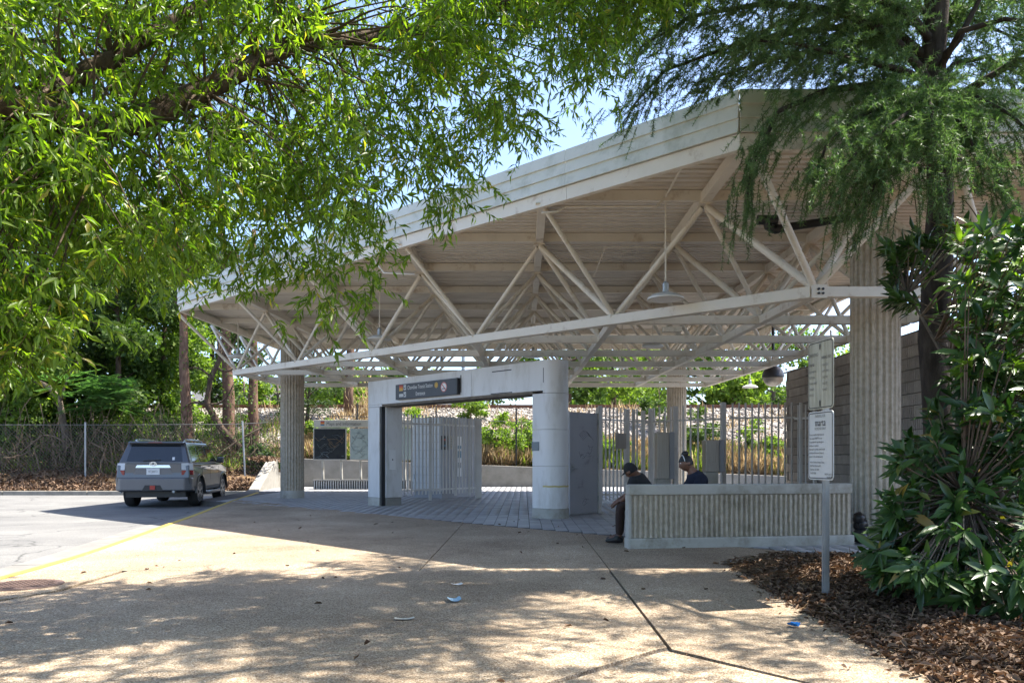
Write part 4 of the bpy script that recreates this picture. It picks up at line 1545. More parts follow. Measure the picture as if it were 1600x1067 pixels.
def bpt(u_, b_, z):
    p = WL + wu * u_ + wb * b_
    return Vector((p.x, p.y, z))


def bbox_(u0, u1, b0_, b1_, z0, z1, name, mat, bevel=0.012, parent=bw_):
    return MB().box(bpt((u0 + u1) / 2, (b0_ + b1_) / 2, (z0 + z1) / 2), (u1 - u0, b1_ - b0_, z1 - z0), angw).build(name, mat, parent, bevel=bevel)


bbox_(-0.02, wlen, -0.005, 0.17, 0.68, 0.815, 'coping', M['conc_pale'], 0.014)
bbox_(0.0, wlen - 0.005, 0.035, 0.165, 0.13, 0.68, 'core_wall', M['conc_rib'], 0.004)
bbox_(-0.03, wlen + 0.015, -0.03, 0.19, -0.03, 0.13, 'foot_band', M['conc_pale'], 0.014)
bbox_(-0.02, 0.012, 0.0, 0.17, 0.13, 0.68, 'end_face', M['conc_pale'], 0.006)
nr = 44
for k in range(nr):
    u_ = 0.03 + (wlen - 0.05) * (k + 0.5) / nr
    m_ = MB()
    ring = []
    for j in range(16):
        z = 0.133 + 0.543 * j / 15
        w0 = 0.019 + random.uniform(-0.004, 0.004)
        pr_ = 0.004 + random.uniform(-0.004, 0.005)
        ring.append([bpt(u_ - w0 - 0.006, 0.037, z), bpt(u_ - w0 * 0.62 + random.uniform(-.003, .003), pr_, z), bpt(u_ + w0 * 0.62 + random.uniform(-.003, .003), pr_ + random.uniform(-0.003, 0.003), z), bpt(u_ + w0 + 0.006, 0.037, z)])
    for r_ in ring:
        m_.v += [tuple(p) for p in r_]
    for j in range(15):
        for q_ in range(3):
            a = j * 4 + q_
            m_.f.append((a, a + 1, a + 5, a + 4))
    m_.f += [(3, 2, 1, 0), (60, 61, 62, 63)]
    m_.build('rib', M['conc_rib'], bw_)
bbox_(0.13, wlen - 0.1, 0.172, 0.92, 0.34, 0.44, 'seat', M['conc'], 0.014)
bbox_(0.30, wlen - 0.2, 0.195, 0.80, 0.0, 0.34, 'seat_base', M['conc'], 0.01)

# black bag at the foot of the fluted column
bagp = bpt(wlen + 0.17, 0.1, 0)
m_ = MB()
for (dx, dy, z, r_) in ((0, 0, 0.10, 0.11), (0.02, 0.03, 0.25, 0.10), (-0.01, 0.0, 0.34, 0.085)):
    prof_ = [(r_ * math.cos(R(a)), r_ * math.sin(R(a)) * 0.95) for a in range(-80, 81, 20)]
    m_.lathe(prof_, bagp + Vector((dx, dy, z)), 12)
for k, v_ in enumerate(m_.v):
    m_.v[k] = (v_[0] + random.uniform(-.012, .012), v_[1] + random.uniform(-.012, .012), max(0.002, v_[2] + random.uniform(-.012, .012)))
tag(m_.build('plastic_bag', M['bag'], None, smooth='all'), 'crumpled black and grey bag between the bench wall and column foot', 'bag')

# ------------------------------------------------------------------ block wall on the right
XW = 6.62
blk = thing('block_wall', 'tall taupe concrete block wall behind the fluted column and bush', 'wall', (XW, 16, 0))
MB().box((XW + 0.26, 15.35, 1.66), (0.40, 9.5, 3.32)).build('wall_core', M['joint'], blk)
bl, bh = 0.40, 0.205
bme = MB().box((0, 0, 0), (0.06, bl - 0.012, bh - 0.012))
for k in range(6):
    bme.box((-0.034, -bl / 2 + 0.04 + k * 0.064, 0), (0.012, 0.034, bh - 0.016))
tmp = bme.build('block', M['blockA'], None)
bmesh_data = tmp.data
bpy.data.objects.remove(tmp)
cand = []
for c_ in range(16):
    for k in range(24):
        y = 10.75 + k * bl + (0.2 if c_ % 2 else 0)
        if y > 20.0:
            continue
        cand.append((y, 0.10 + c_ * bh))
cand.sort(key=lambda p: (p[1] < 0.75, p[0] < 12.2, p[0]))
for y, z in cand[:300]:
    inst(bmesh_data, 'block', blk, Matrix.Translation((XW + 0.025 + random.uniform(-0.006, 0.006), y, z)))
mrest = MB()
for y, z in cand[300:]:
    mrest.box((XW + 0.025, y, z), (0.06, bl - 0.012, bh - 0.012))
stuff(mrest.build('block_field', M['blockA'], blk))
MB().box((XW + 0.24, 20.08, 1.66), (0.50, 0.06, 3.34)).build('end_face', M['blockA'], blk)

# ------------------------------------------------------------------ parking sign on its post
pb = GR(1290, 936)
ps = thing('parking_sign_post', 'galvanised post carrying a faded sign above a white one in leaf litter', 'sign post', pb)
MB().box((pb.x, pb.y, 1.02), (0.052, 0.03, 2.14)).build('post', M['galv'], ps)
MB().box((pb.x - 0.0, pb.y - 0.018, 1.02), (0.026, 0.012, 2.13)).build('post_rib', M['galv'], ps)
sd = Vector((0.055, -0.38, 0)).normalized()
sn = Vector((sd.y, -sd.x, 0))
if sn.y > 0:
    sn = -sn
swd = 0.40
sc_ = Vector((pb.x, pb.y, 0)) + sn * 0.045 + sd * 0.0


def rounded(w, h_, r_, n=5):
    out = []
    for cx, cy, a0_ in ((w / 2 - r_, h_ / 2 - r_, 0), (-w / 2 + r_, h_ / 2 - r_, 90), (-w / 2 + r_, -h_ / 2 + r_, 180), (w / 2 - r_, -h_ / 2 + r_, 270)):
        for k in range(n + 1):
            a = R(a0_ + 90 * k / n)
            out.append((cx + r_ * math.cos(a), cy + r_ * math.sin(a)))
    return out


def plate(name, zc, w, h_, r_, off, th, mat, parent, ring=None):
    m_ = MB()
    o = rounded(w, h_, r_)
    n_ = len(o)
    f = lambda p, d_: sc_ + sd * p[0] + Vector((0, 0, zc + p[1])) + sn * d_
    if ring:
        i_ = rounded(w - 2 * ring, h_ - 2 * ring, max(0.004, r_ - ring))
        m_.v = [tuple(f(p, off)) for p in o] + [tuple(f(p, off)) for p in i_]
        m_.f = [(k, (k + 1) % n_, n_ + (k + 1) % n_, n_ + k) for k in range(n_)]
    else:
        m_.v = [tuple(f(p, off)) for p in o] + [tuple(f(p, off - th)) for p in o]
        m_.f = [tuple(range(n_)), tuple(range(n_, 2 * n_))[::-1]] + [((k + 1) % n_, k, n_ + k, n_ + (k + 1) % n_) for k in range(n_)]
    return m_.build(name, mat, parent)


up_s = plate('sign_plate', 1.832, swd, 0.56, 0.035, 0.0, 0.006, M['signfade'], ps)
up_s['label'] = 'faded dirty upper sign plate'
plate('sign_border', 1.832, swd - 0.02, 0.54, 0.03, 0.002, 0, M['ink'], up_s, ring=0.007)
lo_s = plate('sign_plate', 1.255, swd, 0.56, 0.035, 0.0, 0.006, M['signwhite'], ps)
lo_s['label'] = 'clean white lower sign plate'
plate('sign_border', 1.255, swd - 0.02, 0.54, 0.03, 0.002, 0, M['ink'], lo_s, ring=0.007)


def pt_(x, z, d_=0.003):
    return sc_ + sd * x + Vector((0, 0, z)) + sn * d_


def stx(body, size, x, z, parent, mat=M['ink'], align='LEFT', xs=0.9):
    text(body, size, pt_(x, z), sd, (0, 0, 1), mat, parent, 'lettering', align, xs)


stx('PARKING FOR', 0.032, 0, 1.495, lo_s, M['inkgrey'], 'CENTER', 0.8)
stx('marta', 0.085, 0.0, 1.44, lo_s, M['ink'], 'CENTER', 0.85)
stx('PATRONS ONLY', 0.030, 0, 1.392, lo_s, M['inkgrey'], 'CENTER', 0.8)
for k, ln_ in enumerate(('Cars in unauthorized areas are', 'not owned, MARTA is not', 'responsible for any damage to', 'vehicle or contents.', 'Improperly parked, unauthorized', 'vehicles will be towed away at', 'owner\'s risk and expense by')):
    stx(ln_, 0.024, -0.175, 1.345 - k * 0.030, lo_s, M['ink'], xs=0.78)
for k, ln_ in enumerate(('Atlanta Collision Storage Towing', '3863 Main Peachtree RD', 'Chamblee, GA 30341', '770-457-5280')):
    stx(ln_, 0.022, -0.165, 1.118 - k * 0.030, lo_s, M['ink'], xs=0.78)
stx('MARTA Code 5.10', 0.020, 0.195, 1.022, lo_s, M['ink'], 'RIGHT', 0.8)
stx('404-848-4900', 0.020, 0.195, 0.998, lo_s, M['ink'], 'RIGHT', 0.8)
stx('PARKING', 0.044, -0.175, 2.00, up_s, M['inkgrey'], xs=0.75)
stx('marta', 0.042, -0.175, 1.925, up_s, M['ink'], xs=0.8)
stx('PARKING ONLY', 0.034, 0.02, 1.965, up_s, M['ink'], xs=0.62)
for k in range(5):
    stx(('FOR MARTA', 'PATRONS', 'WHILE USING', 'TRANSIT', 'SERVICE')[k], 0.027, -0.175, 1.865 - k * 0.048, up_s, M['inkgrey'], xs=0.72)
    stx(('VEHICLES', 'LEFT OVER', 'ONE DAY', 'WILL BE', 'TOWED')[k], 0.027, 0.035, 1.905 - k * 0.050, up_s, M['inkgrey'], xs=0.72)
for z in (2.06, 1.60):
    m_ = MB()
    m_.v = [tuple(pt_(0.008 * math.cos(a) - 0.0, z + 0.028 * math.sin(a), 0.006)) for a in [2 * math.pi * k / 10 for k in range(10)]]
    m_.f = [tuple(range(10))]
    m_.build('mounting_slot', M['black'], up_s)
# ================================================================== PARKED CAR
crz = R(8.5)
cfw = Vector((-math.sin(crz), math.cos(crz), 0))
crear = GR(242, 790, -0.14)
cpos = Vector((-9.72, 21.0, -0.15)) + cfw * 2.36
car = thing('parked_car', 'graphite grey off road estate car parked nose in beside the yellow kerb', 'car', cpos, crz)


def cb(mb, name, mat, parent=car, **k):
    return mb.build(name, mat, parent, local=True, **k)


def side_profile():
    """lower body outline (y, z) with round wheel openings, front is +y"""
    pts = [(-2.34, 0.60), (-2.37, 0.80), (-2.34, 1.10), (-2.30, 1.17), (1.02, 1.17), (1.25, 1.145), (2.18, 1.04), (2.34, 0.90), (2.36, 0.55), (2.28, 0.42)]
    for yc in (1.41, -1.38):
        r_ = 0.455
        a1 = math.asin((0.42 - 0.39) / r_)
        for k in range(13):
            a = a1 + (math.pi - 2 * a1) * k / 12
            pts.append((yc + r_ * math.cos(a), 0.39 + r_ * math.sin(a)))
    pts += [(-2.20, 0.42)]
    return pts


sp = side_profile()
m_ = MB()
n_ = len(sp)
secs = ((-0.925, 0.985), (-0.955, 1.0), (0.955, 1.0), (0.925, 0.985))


def sx(x, y, z):
    """tuck the body sides in towards the ends and the belt line"""
    f = 1.0
    if y < -2.0:
        f -= (-2.0 - y) ** 1.4 * 0.16
    if y > 1.7:
        f -= (y - 1.7) ** 1.5 * 0.22
    if z > 0.95:
        f -= (z - 0.95) * 0.16
    if z < 0.55:
        f -= (0.55 - z) * 0.14
    return x * f


for x, _ in ((-0.955, 0), (0.955, 0)):
    m_.v += [(sx(x, y, z), y, z) for y, z in sp]
m_.f = [tuple(range(n_)), tuple(range(n_, 2 * n_))[::-1]] + [((k + 1) % n_, k, n_ + k, n_ + (k + 1) % n_) for k in range(n_)]
cb(m_, 'body', M['paint'], bevel=0.03)
# wheel well liners and underside
cb(MB().box((0, 0.0, 0.52), (1.5, 4.3, 0.5)), 'underbody', M['black'])
# greenhouse
gh = MB()
gb = [(-0.90, -2.27, 1.165), (0.90, -2.27, 1.165), (0.895, 1.12, 1.165), (-0.895, 1.12, 1.165)]
gt = [(-0.715, -2.02, 1.735), (0.715, -2.02, 1.735), (0.70, 0.30, 1.745), (-0.70, 0.30, 1.745)]
gh.add(gb + gt, [(0, 3, 2, 1), (4, 5, 6, 7), (0, 1, 5, 4), (1, 2, 6, 5), (2, 3, 7, 6), (3, 0, 4, 7)])
cb(gh, 'cabin', M['paint'], bevel=0.035)


def quad_pane(name, c0, c1, c2, c3, off, mat, parent=car, th=0.012):
    c = [Vector(p) for p in (c0, c1, c2, c3)]
    nrm = (c[1] - c[0]).cross(c[3] - c[0]).normalized()
    m2 = MB()
    m2.add([p + nrm * off for p in c] + [p + nrm * (off - th) for p in c], [(0, 1, 2, 3), (7, 6, 5, 4), (0, 4, 5, 1), (1, 5, 6, 2), (2, 6, 7, 3), (3, 7, 4, 0)])
    return cb(m2, name, mat, parent)


def on_rear(x, t):
    """point on the tailgate glass plane: x across, t up 0..1"""
    return Vector((x, -2.27 + 0.25 * t, 1.165 + 0.57 * t))


rg = quad_pane('rear_window', on_rear(-0.70, 0.10), on_rear(0.70, 0.10), on_rear(0.615, 0.86), on_rear(-0.615, 0.86), 0.006, M['glass'])
cb(MB().bar(on_rear(-0.28, 0.13) + Vector((0, -0.02, 0)), on_rear(0.16, 0.17) + Vector((0, -0.02, 0)), 0.02, 0.016), 'rear_wiper', M['black'], rg)


def side_pt(sx_, y, t):
    """on the cabin side: t 0 belt .. 1 roof"""
    return Vector((sx_ * (0.90 + (0.71 - 0.90) * t), y, 1.165 + 0.575 * t))


for s_ in (-1, 1):
    for (ya0, ya1, yb0, yb1, nm) in ((-2.02, -1.93, -1.22, -1.22, 'quarter_window'), (-1.14, -1.14, -0.32, -0.32, 'rear_door_window'), (-0.22, -0.22, 0.80, 0.34, 'front_door_window')):
        lo, hi = 0.06, 0.86
        a, b, c, d = side_pt(s_, ya0, lo), side_pt(s_, yb0, lo), side_pt(s_, yb1, hi), side_pt(s_, ya1, hi)
        if s_ > 0:
            quad_pane(nm, a, b, c, d, 0.006, M['glass'])
        else:
            quad_pane(nm, b, a, d, c, 0.006, M['glass'])
quad_pane('windscreen', (0.80, 1.06, 1.215), (-0.80, 1.06, 1.215), (-0.64, 0.38, 1.69), (0.64, 0.38, 1.69), 0.008, M['glass'])
# spoiler, roof rails, aerial
cb(MB().add([(-0.69, -2.17, 1.705), (0.69, -2.17, 1.705), (0.72, -1.90, 1.735), (-0.72, -1.90, 1.735), (-0.68, -2.16, 1.745), (0.68, -2.16, 1.745), (0.70, -1.90, 1.765), (-0.70, -1.90, 1.765)],
            [(0, 3, 2, 1), (4, 5, 6, 7), (0, 1, 5, 4), (1, 2, 6, 5), (2, 3, 7, 6), (3, 0, 4, 7)]), 'spoiler', M['paint'], bevel=0.01)
cb(MB().box((0, -2.168, 1.722), (0.34, 0.012, 0.016)), 'brake_light', M['lampred'])
for s_ in (-1, 1):
    r_ = MB().tube([(s_ * 0.62, -1.78, 1.755), (s_ * 0.62, -1.68, 1.80), (s_ * 0.615, -0.4, 1.815), (s_ * 0.61, 0.10, 1.80), (s_ * 0.61, 0.20, 1.755)], 0.024, 8)
    cb(r_, 'roof_rail', M['chrome'], smooth=True)
# tailgate lines, chrome bar, emblem, plate
cb(MB().box((0, -2.352, 0.985), (1.40, 0.012, 0.355)), 'tailgate', M['paint'], bevel=0.006)
cb(MB().box((0, -2.350, 0.795), (1.42, 0.012, 0.012)), 'shut_line', M['black'])
for x in (-0.715, 0.715):
    cb(MB().box((x, -2.352, 0.93), (0.010, 0.012, 0.27)), 'shut_line', M['black'])
cb(MB().add([tuple(on_rear(0.44, 0.16) + Vector((0, -0.012, 0))), tuple(on_rear(0.50, 0.16) + Vector((0, -0.012, 0))), tuple(on_rear(0.50, 0.30) + Vector((0, -0.012, 0))), tuple(on_rear(0.44, 0.30) + Vector((0, -0.012, 0)))], [(0, 1, 2, 3)]), 'white_patch', M['white'], rg)  # small white quad set just off the rear glass
tr_ = cb(MB().add([(-0.44, -2.366, 1.055), (0.44, -2.366, 1.055), (0.40, -2.362, 1.125), (-0.40, -2.362, 1.125), (-0.44, -2.35, 1.055), (0.44, -2.35, 1.055), (0.40, -2.35, 1.125), (-0.40, -2.35, 1.125)],
                  [(0, 1, 2, 3), (0, 4, 5, 1), (1, 5, 6, 2), (2, 6, 7, 3), (3, 7, 4, 0)]), 'trim_bar', M['chrome'])
em = MB()
for (ra, rb) in ((0.095, 0.062), (0.05, 0.058), (0.09, 0.028)):
    n2 = 20
    o_ = len(em.v)
    for k in range(n2):
        a = 2 * math.pi * k / n2
        for f in (1.0, 0.78):
            em.v.append((ra * f * math.cos(a), -2.374, 1.15 + (0.012 if rb < 0.03 else 0) + rb * f * math.sin(a)))
    em.f += [(o_ + 2 * k, o_ + (2 * k + 2) % (2 * n2), o_ + (2 * k + 3) % (2 * n2), o_ + 2 * k + 1) for k in range(n2)]
cb(em, 'emblem', M['chrome'])
pr_ = cb(MB().add([(-0.52, -2.362, 0.845), (0.52, -2.362, 0.845), (0.40, -2.362, 1.045), (-0.40, -2.362, 1.045)], [(0, 1, 2, 3)]), 'plate_recess', M['plastic'])
np_ = cb(MB().box((0, -2.372, 0.955), (0.33, 0.012, 0.165)), 'number_plate', M['white'], bevel=0.004)
# the registration reads as a smudge of grey green figures at this size
txt = text('RTJ8872', 0.082, (0, 0, 0), (1, 0, 0), (0, 0, 1), M['inkgrey'], None, 'lettering', 'CENTER', 0.80)
txt.data.transform(Matrix.Translation((0, -2.3795, 0.955)))
txt.parent = np_
for s_ in (-1, 1):
    f_ = lambda pts_: [(s_ * x, y, z) for x, y, z in pts_]
    ring = [(0.705, -2.372), (0.90, -2.335), (0.965, -2.20), (0.955, -2.08), (0.70, -2.20)]
    if s_ < 0:
        ring = ring[::-1]
    ring = [(s_ * x, y) for x, y in ring]
    tp_ = [(x * 0.985, y + 0.02) for x, y in ring]
    lt = MB()
    n3 = len(ring)
    lt.v = [(x, y, 0.99) for x, y in ring] + [(x, y, 1.175) for x, y in tp_]
    lt.f = [tuple(range(n3))[::-1], tuple(range(n3, 2 * n3))] + [(k, (k + 1) % n3, n3 + (k + 1) % n3, n3 + k) for k in range(n3)]
    lo_ = cb(lt, 'tail_light', M['lampclear'], bevel=0.01)
    r2 = MB().prism([(x * 1.002, y - 0.002) for x, y in ring], 0.865, 0.988)
    cb(r2, 'red_lens', M['lampred'], lo_, bevel=0.008)
# bumper with hitch notch
bm_ = MB()
prof_b = [(-0.96, -2.10), (-0.95, -2.30), (-0.80, -2.42), (0.80, -2.42), (0.95, -2.30), (0.96, -2.10)]
bm_.prism(prof_b, 0.45, 0.79)
cb(bm_, 'rear_bumper', M['plastic'], bevel=0.03)
cb(MB().add([(-0.27, -2.423, 0.45), (0.27, -2.423, 0.45), (0.19, -2.423, 0.60), (-0.19, -2.423, 0.60), (-0.27, -2.39, 0.449), (0.27, -2.39, 0.449)], [(0, 1, 2, 3), (0, 4, 5, 1)]), 'hitch_recess', M['black'])
cb(MB().box((0, -2.43, 0.535), (0.13, 0.03, 0.11)), 'hitch_cover', M['red'], bevel=0.006)
cb(MB().tube([(0.52, -2.1, 0.44), (0.52, -2.43, 0.43)], 0.035, 10), 'exhaust', M['galv'])
# mirrors, door handles, shut lines, step bars
for s_ in (-1, 1):
    mm = cb(MB().box((s_ * 1.02, 0.72, 1.26), (0.20, 0.12, 0.17)), 'door_mirror', M['paint'], bevel=0.03)
    cb(MB().bar((s_ * 0.89, 0.74, 1.21), (s_ * 0.97, 0.73, 1.23), 0.05, 0.05), 'mirror_arm', M['black'], mm)
    for y in (-1.0, 0.0):
        cb(MB().bar((s_ * 0.948, y - 0.10, 1.045), (s_ * 0.948, y + 0.10, 1.045), 0.03, 0.035), 'door_handle', M['paint'], bevel=0.008)
    for y in (-1.19, -0.27, 0.80):
        cb(MB().box((s_ * 0.955, y, 0.80), (0.006, 0.010, 0.58)), 'shut_line', M['black'])
    cb(MB().tube([(s_ * 0.93, -0.86, 0.36), (s_ * 0.97, -0.70, 0.345), (s_ * 0.97, 0.70, 0.345), (s_ * 0.93, 0.86, 0.36)], 0.055, 10), 'side_step', M['plastic'], smooth=True)
    for yc in (1.41, -1.38):
        fl = MB()
        for k in range(15):
            a = R(-2 + 184 * k / 14)
            for (rr_, xx) in ((0.450, 0.935), (0.450, 0.985), (0.505, 0.975), (0.52, 0.94)):
                fl.v.append((s_ * xx, yc + rr_ * math.cos(a), 0.39 + rr_ * math.sin(a)))
        for k in range(14):
            for q_ in range(3):
                a = 4 * k + q_
                fl.f.append((a, a + 4, a + 5, a + 1) if s_ > 0 else (a, a + 1, a + 5, a + 4))
        cb(fl, 'wheel_arch', M['paint'], smooth=True)


def wheel(x, y):
    s_ = 1 if x > 0 else -1
    rot = Matrix.Translation((x, y, 0.39)) @ Matrix.Rotation(R(90) * s_, 4, 'Y')
    t_ = MB().lathe([(0.27, -0.12), (0.37, -0.125), (0.388, -0.10), (0.391, 0.0), (0.388, 0.10), (0.37, 0.125), (0.27, 0.12)], (0, 0, 0), 32)
    t_.v = [tuple(rot @ Vector(p)) for p in t_.v]
    w = cb(t_, 'wheel', M['tyre'], smooth=True)
    r_ = MB().lathe([(0.275, 0.095), (0.275, 0.122), (0.25, 0.122), (0.24, 0.08)], (0, 0, 0), 32)
    r_.lathe([(0.05, 0.07), (0.055, 0.115), (0.03, 0.125)], (0, 0, 0), 12)
    for k in range(6):
        for dk in (-0.13, 0.13):
            a = 2 * math.pi * k / 6 + dk
            a2 = 2 * math.pi * k / 6 + dk * 0.5
            r_.bar((0.045 * math.cos(a2), 0.045 * math.sin(a2), 0.11), (0.262 * math.cos(a), 0.262 * math.sin(a), 0.112), 0.032, 0.02)
    r_.v = [tuple(rot @ Vector(p)) for p in r_.v]
    cb(r_, 'rim', M['rim'], w, smooth=True)
    k_ = MB().lathe([(0.262, 0.0), (0.262, 0.06), (0.02, 0.062)], (0, 0, 0), 20)
    k_.v = [tuple(rot @ Vector(p)) for p in k_.v]
    cb(k_, 'brake_disc', M['black'], w)


for x in (-0.815, 0.815):
    for y in (1.41, -1.38):
        wheel(x, y)

# ================================================================== CHAIN LINK FENCES
def chain_fence(label, pts, hgt, post_at, sag, mat_post, mat_wire, pitch=0.11, wire=0.0045, posts_extra=0.1, group='chain link fences', rail=True, lean=()):
    """pts: (x, y, z base); posts at given x"""
    t = thing('chain_link_fence', label, 'fence', pts[0], 0, group)

    def zb(x):
        for a, b in zip(pts[:-1], pts[1:]):
            if a[0] <= x <= b[0]:
                u_ = (x - a[0]) / (b[0] - a[0])
                return a[1] + (b[1] - a[1]) * u_, a[2] + (b[2] - a[2]) * u_
        e = pts[0] if x < pts[0][0] else pts[-1]
        return e[1], e[2]

    for k, x in enumerate(post_at):
        y, z = zb(x)
        dx = lean[k] if k < len(lean) else 0
        MB().tube([(x, y - 0.05, z - 0.3), (x + dx, y - 0.05, z + hgt + posts_extra)], 0.036, 8).build('post', mat_post, t, smooth=True)
    wires = MB()
    x = pts[0][0] - hgt
    xe = pts[-1][0]
    x0 = pts[0][0]
    while x < xe:
        for sgn in (1, -1):
            a, b = (x, x + hgt) if sgn > 0 else (x + hgt, x)
            # clip to the run of the fence
            za, zb_ = 0.0, hgt
            A, B = Vector((a, za)), Vector((b, zb_))
            lo, hi = 0.0, 1.0
            for lim, s_ in ((x0, 1), (xe, -1)):
                da, db = s_ * (A.x - lim), s_ * (B.x - lim)
                if da < 0 and db < 0:
                    hi = -1
                elif da < 0:
                    lo = max(lo, da / (da - db))
                elif db < 0:
                    hi = min(hi, da / (da - db))
            if hi > lo:
                p, q = A.lerp(B, lo), A.lerp(B, hi)
                yp, zp = zb(p.x)
                yq, zq = zb(q.x)
                wires.tube([(p.x, yp, zp + p.y), ((p.x + q.x) / 2, (yp + yq) / 2 + sgn * 0.004 + sag * random.uniform(-1, 1), (zp + zq + p.y + q.y) / 2), (q.x, yq, zq + q.y)], wire, 3, cap=False)
        x += pitch
    stuff(wires.build('wire_mesh', mat_wire, t))
    if rail:
        m_ = MB()
        prev = None
        for k in range(41):
            x = x0 + (xe - x0) * k / 40
            y, z = zb(x)
            p = Vector((x, y - 0.012, z + hgt + 0.0))
            if prev:
                m_.tube([prev, p], 0.014, 5, cap=False)
            prev = p
        m_.build('top_wire', mat_wire, t)
    return t


lf = chain_fence('tall galvanised chain link fence on the leaf bank behind the parked car', [(-30, 31.0, 0.40), (-16, 31.0, 0.40), (-11.2, 31.0, 0.42), (-9.95, 31.2, 0.5)], 2.05, (-28.6, -22.7, -16.95, -10.78), 0.015, M['galv'], M['wire'], pitch=0.135, wire=0.003,
                 lean=(0, 0, 0.0, -0.12))
chain_fence('black wire fence standing on the concrete retaining wall at the grass', [(-9.7, 33.0, 1.12), (11.5, 33.0, 0.42)], 1.85, (-9.98, -6.85, -3.6, -0.30, 2.7, 5.8, 8.9), 0.01, M['black'], M['black'], pitch=0.16, wire=0.0028,
            posts_extra=0.55)

# ================================================================== PEOPLE
def skin_mesh(name, joints, bones, mat, parent, sub=2, root=0):
    """grow one smooth surface round a skeleton: joints [(pos, radius or (rx, ry))]"""
    me = bpy.data.meshes.new(name)
    me.from_pydata([tuple(j[0]) for j in joints], bones, [])
    o = bpy.data.objects.new(name, me)
    COL.objects.link(o)
    md = o.modifiers.new('skin', 'SKIN')
    md.use_smooth_shade = True
    for k, j in enumerate(joints):
        r_ = j[1] if isinstance(j[1], (tuple, list)) else (j[1], j[1])
        me.skin_vertices[0].data[k].radius = r_
        me.skin_vertices[0].data[k].use_root = (k == root)
    sd_ = o.modifiers.new('sub', 'SUBSURF')
    sd_.levels = sub
    sd_.render_levels = sub
    bpy.context.view_layer.update()
    m2 = bpy.data.meshes.new_from_object(o.evaluated_get(bpy.context.evaluated_depsgraph_get()))
    bpy.data.objects.remove(o)
    m2.materials.clear()
    return place(m2, name, mat, parent, smooth='all')


def head_mesh(mb_c, fwd, size, tilt):
    """a head: skull, jaw, nose, brow, ears as one lathe-like grid; returns (verts, faces) in world"""
    f = Vector(fwd).normalized()
    upv = (Vector((0, 0, 1)) + Vector(tilt)).normalized()
    sd_ = f.cross(upv).normalized()
    upv = sd_.cross(f).normalized()
    nu, nv = 24, 18
    vs, fs = [], []
    for i in range(nv + 1):
        ph = math.pi * i / nv
        for j in range(nu):
            th = 2 * math.pi * j / nu
            x = math.sin(ph) * math.sin(th)       # side
            y = math.sin(ph) * math.cos(th)       # forward
            z = math.cos(ph)
            rx, ry, rz_ = 0.076, 0.098, 0.115
            if z < 0:
                k = -z
                rx *= 1 - 0.34 * k * k
                ry *= 1 - (0.10 if y > 0 else 0.42) * k * k
            p = [x * rx, y * ry, z * rz_]
            if y > 0.80 and abs(x) < 0.25:            # nose
                g = math.exp(-(x / 0.13) ** 2)
                if -0.36 < z < 0.10:
                    p[1] += 0.022 * g * (0.10 - z) / 0.46
            if y > 0.6 and 0.10 < abs(x) < 0.48 and 0.02 < z < 0.26:
                p[1] -= 0.010                         # eye hollows
            if y > 0.7 and abs(x) < 0.35 and -0.60 < z < -0.46:
                p[1] += 0.006                         # lips
            if y > 0.7 and abs(x) < 0.3 and -0.9 < z < -0.72:
                p[1] += 0.010                         # chin
            if abs(x) > 0.93 and -0.25 < z < 0.15 and abs(y) < 0.3:
                p[0] *= 1.14                          # ears
            w = Vector(mb_c) + (sd_ * p[0] + f * p[1] + upv * p[2]) * size
            vs.append(w)
    for i in range(nv):
        for j in range(nu):
            a, b = i * nu + j, i * nu + (j + 1) % nu
            fs.append((a, a + nu, b + nu, b))
    return vs, fs, f, sd_, upv


def cap_shell(c, f, s, u, size, y0, mat, name, parent, brim=False, bun=False, low=0.10):
    """hair or a cap hugging the skull above a sloping line"""
    mb_ = MB()
    nu, nv = 24, 10
    for i in range(nv + 1):
        ph = (math.pi * 0.60) * i / nv
        for j in range(nu):
            th = 2 * math.pi * j / nu
            x, y, z = math.sin(ph) * math.sin(th), math.sin(ph) * math.cos(th), math.cos(ph)
            if z < low and y > 0.15:
                z = low + (z - low) * 0.15
            p = (x * 0.081, y * (0.102 if y > 0 else 0.105), z * 0.121)
            mb_.v.append(tuple(Vector(c) + (s * p[0] + f * p[1] + u * p[2]) * size))
    for i in range(nv):
        for j in range(nu):
            a, b = i * nu + j, i * nu + (j + 1) % nu
            mb_.f.append((a, a + nu, b + nu, b))
    if brim:
        o_ = len(mb_.v)
        for k in range(9):
            th = R(-70 + 140 * k / 8)
            for (rr_, dz_) in ((0.098, 0.026), (0.098 + 0.075 * math.cos(th), 0.006)):
                p = Vector(c) + (s * (math.sin(th) * rr_ * 0.86) + f * (math.cos(th) * rr_) + u * dz_) * size
                mb_.v += [tuple(p), tuple(p - u * 0.006)]
        for k in range(8):
            a = o_ + 4 * k
            mb_.f += [(a, a + 4, a + 6, a + 2), (a + 1, a + 3, a + 7, a + 5), (a + 2, a + 6, a + 7, a + 3)]
    if bun:
        cc_ = Vector(c) + (u * 0.128 - f * 0.01) * size
        o_ = len(mb_.v)
        for i in range(9):
            ph = math.pi * i / 8
            for j in range(14):
                th = 2 * math.pi * j / 14
                w = 1 + 0.07 * math.sin(5 * th + 3 * ph)
                mb_.v.append(tuple(cc_ + (s * math.sin(ph) * math.sin(th) * 0.052 + f * math.sin(ph) * math.cos(th) * 0.052 + u * math.cos(ph) * 0.042) * w))
        for i in range(8):
            for j in range(14):
                a, b = o_ + i * 14 + j, o_ + i * 14 + (j + 1) % 14
                mb_.f.append((a, a + 14, b + 14, b))
    return mb_.build(name, mat, parent, smooth='all')


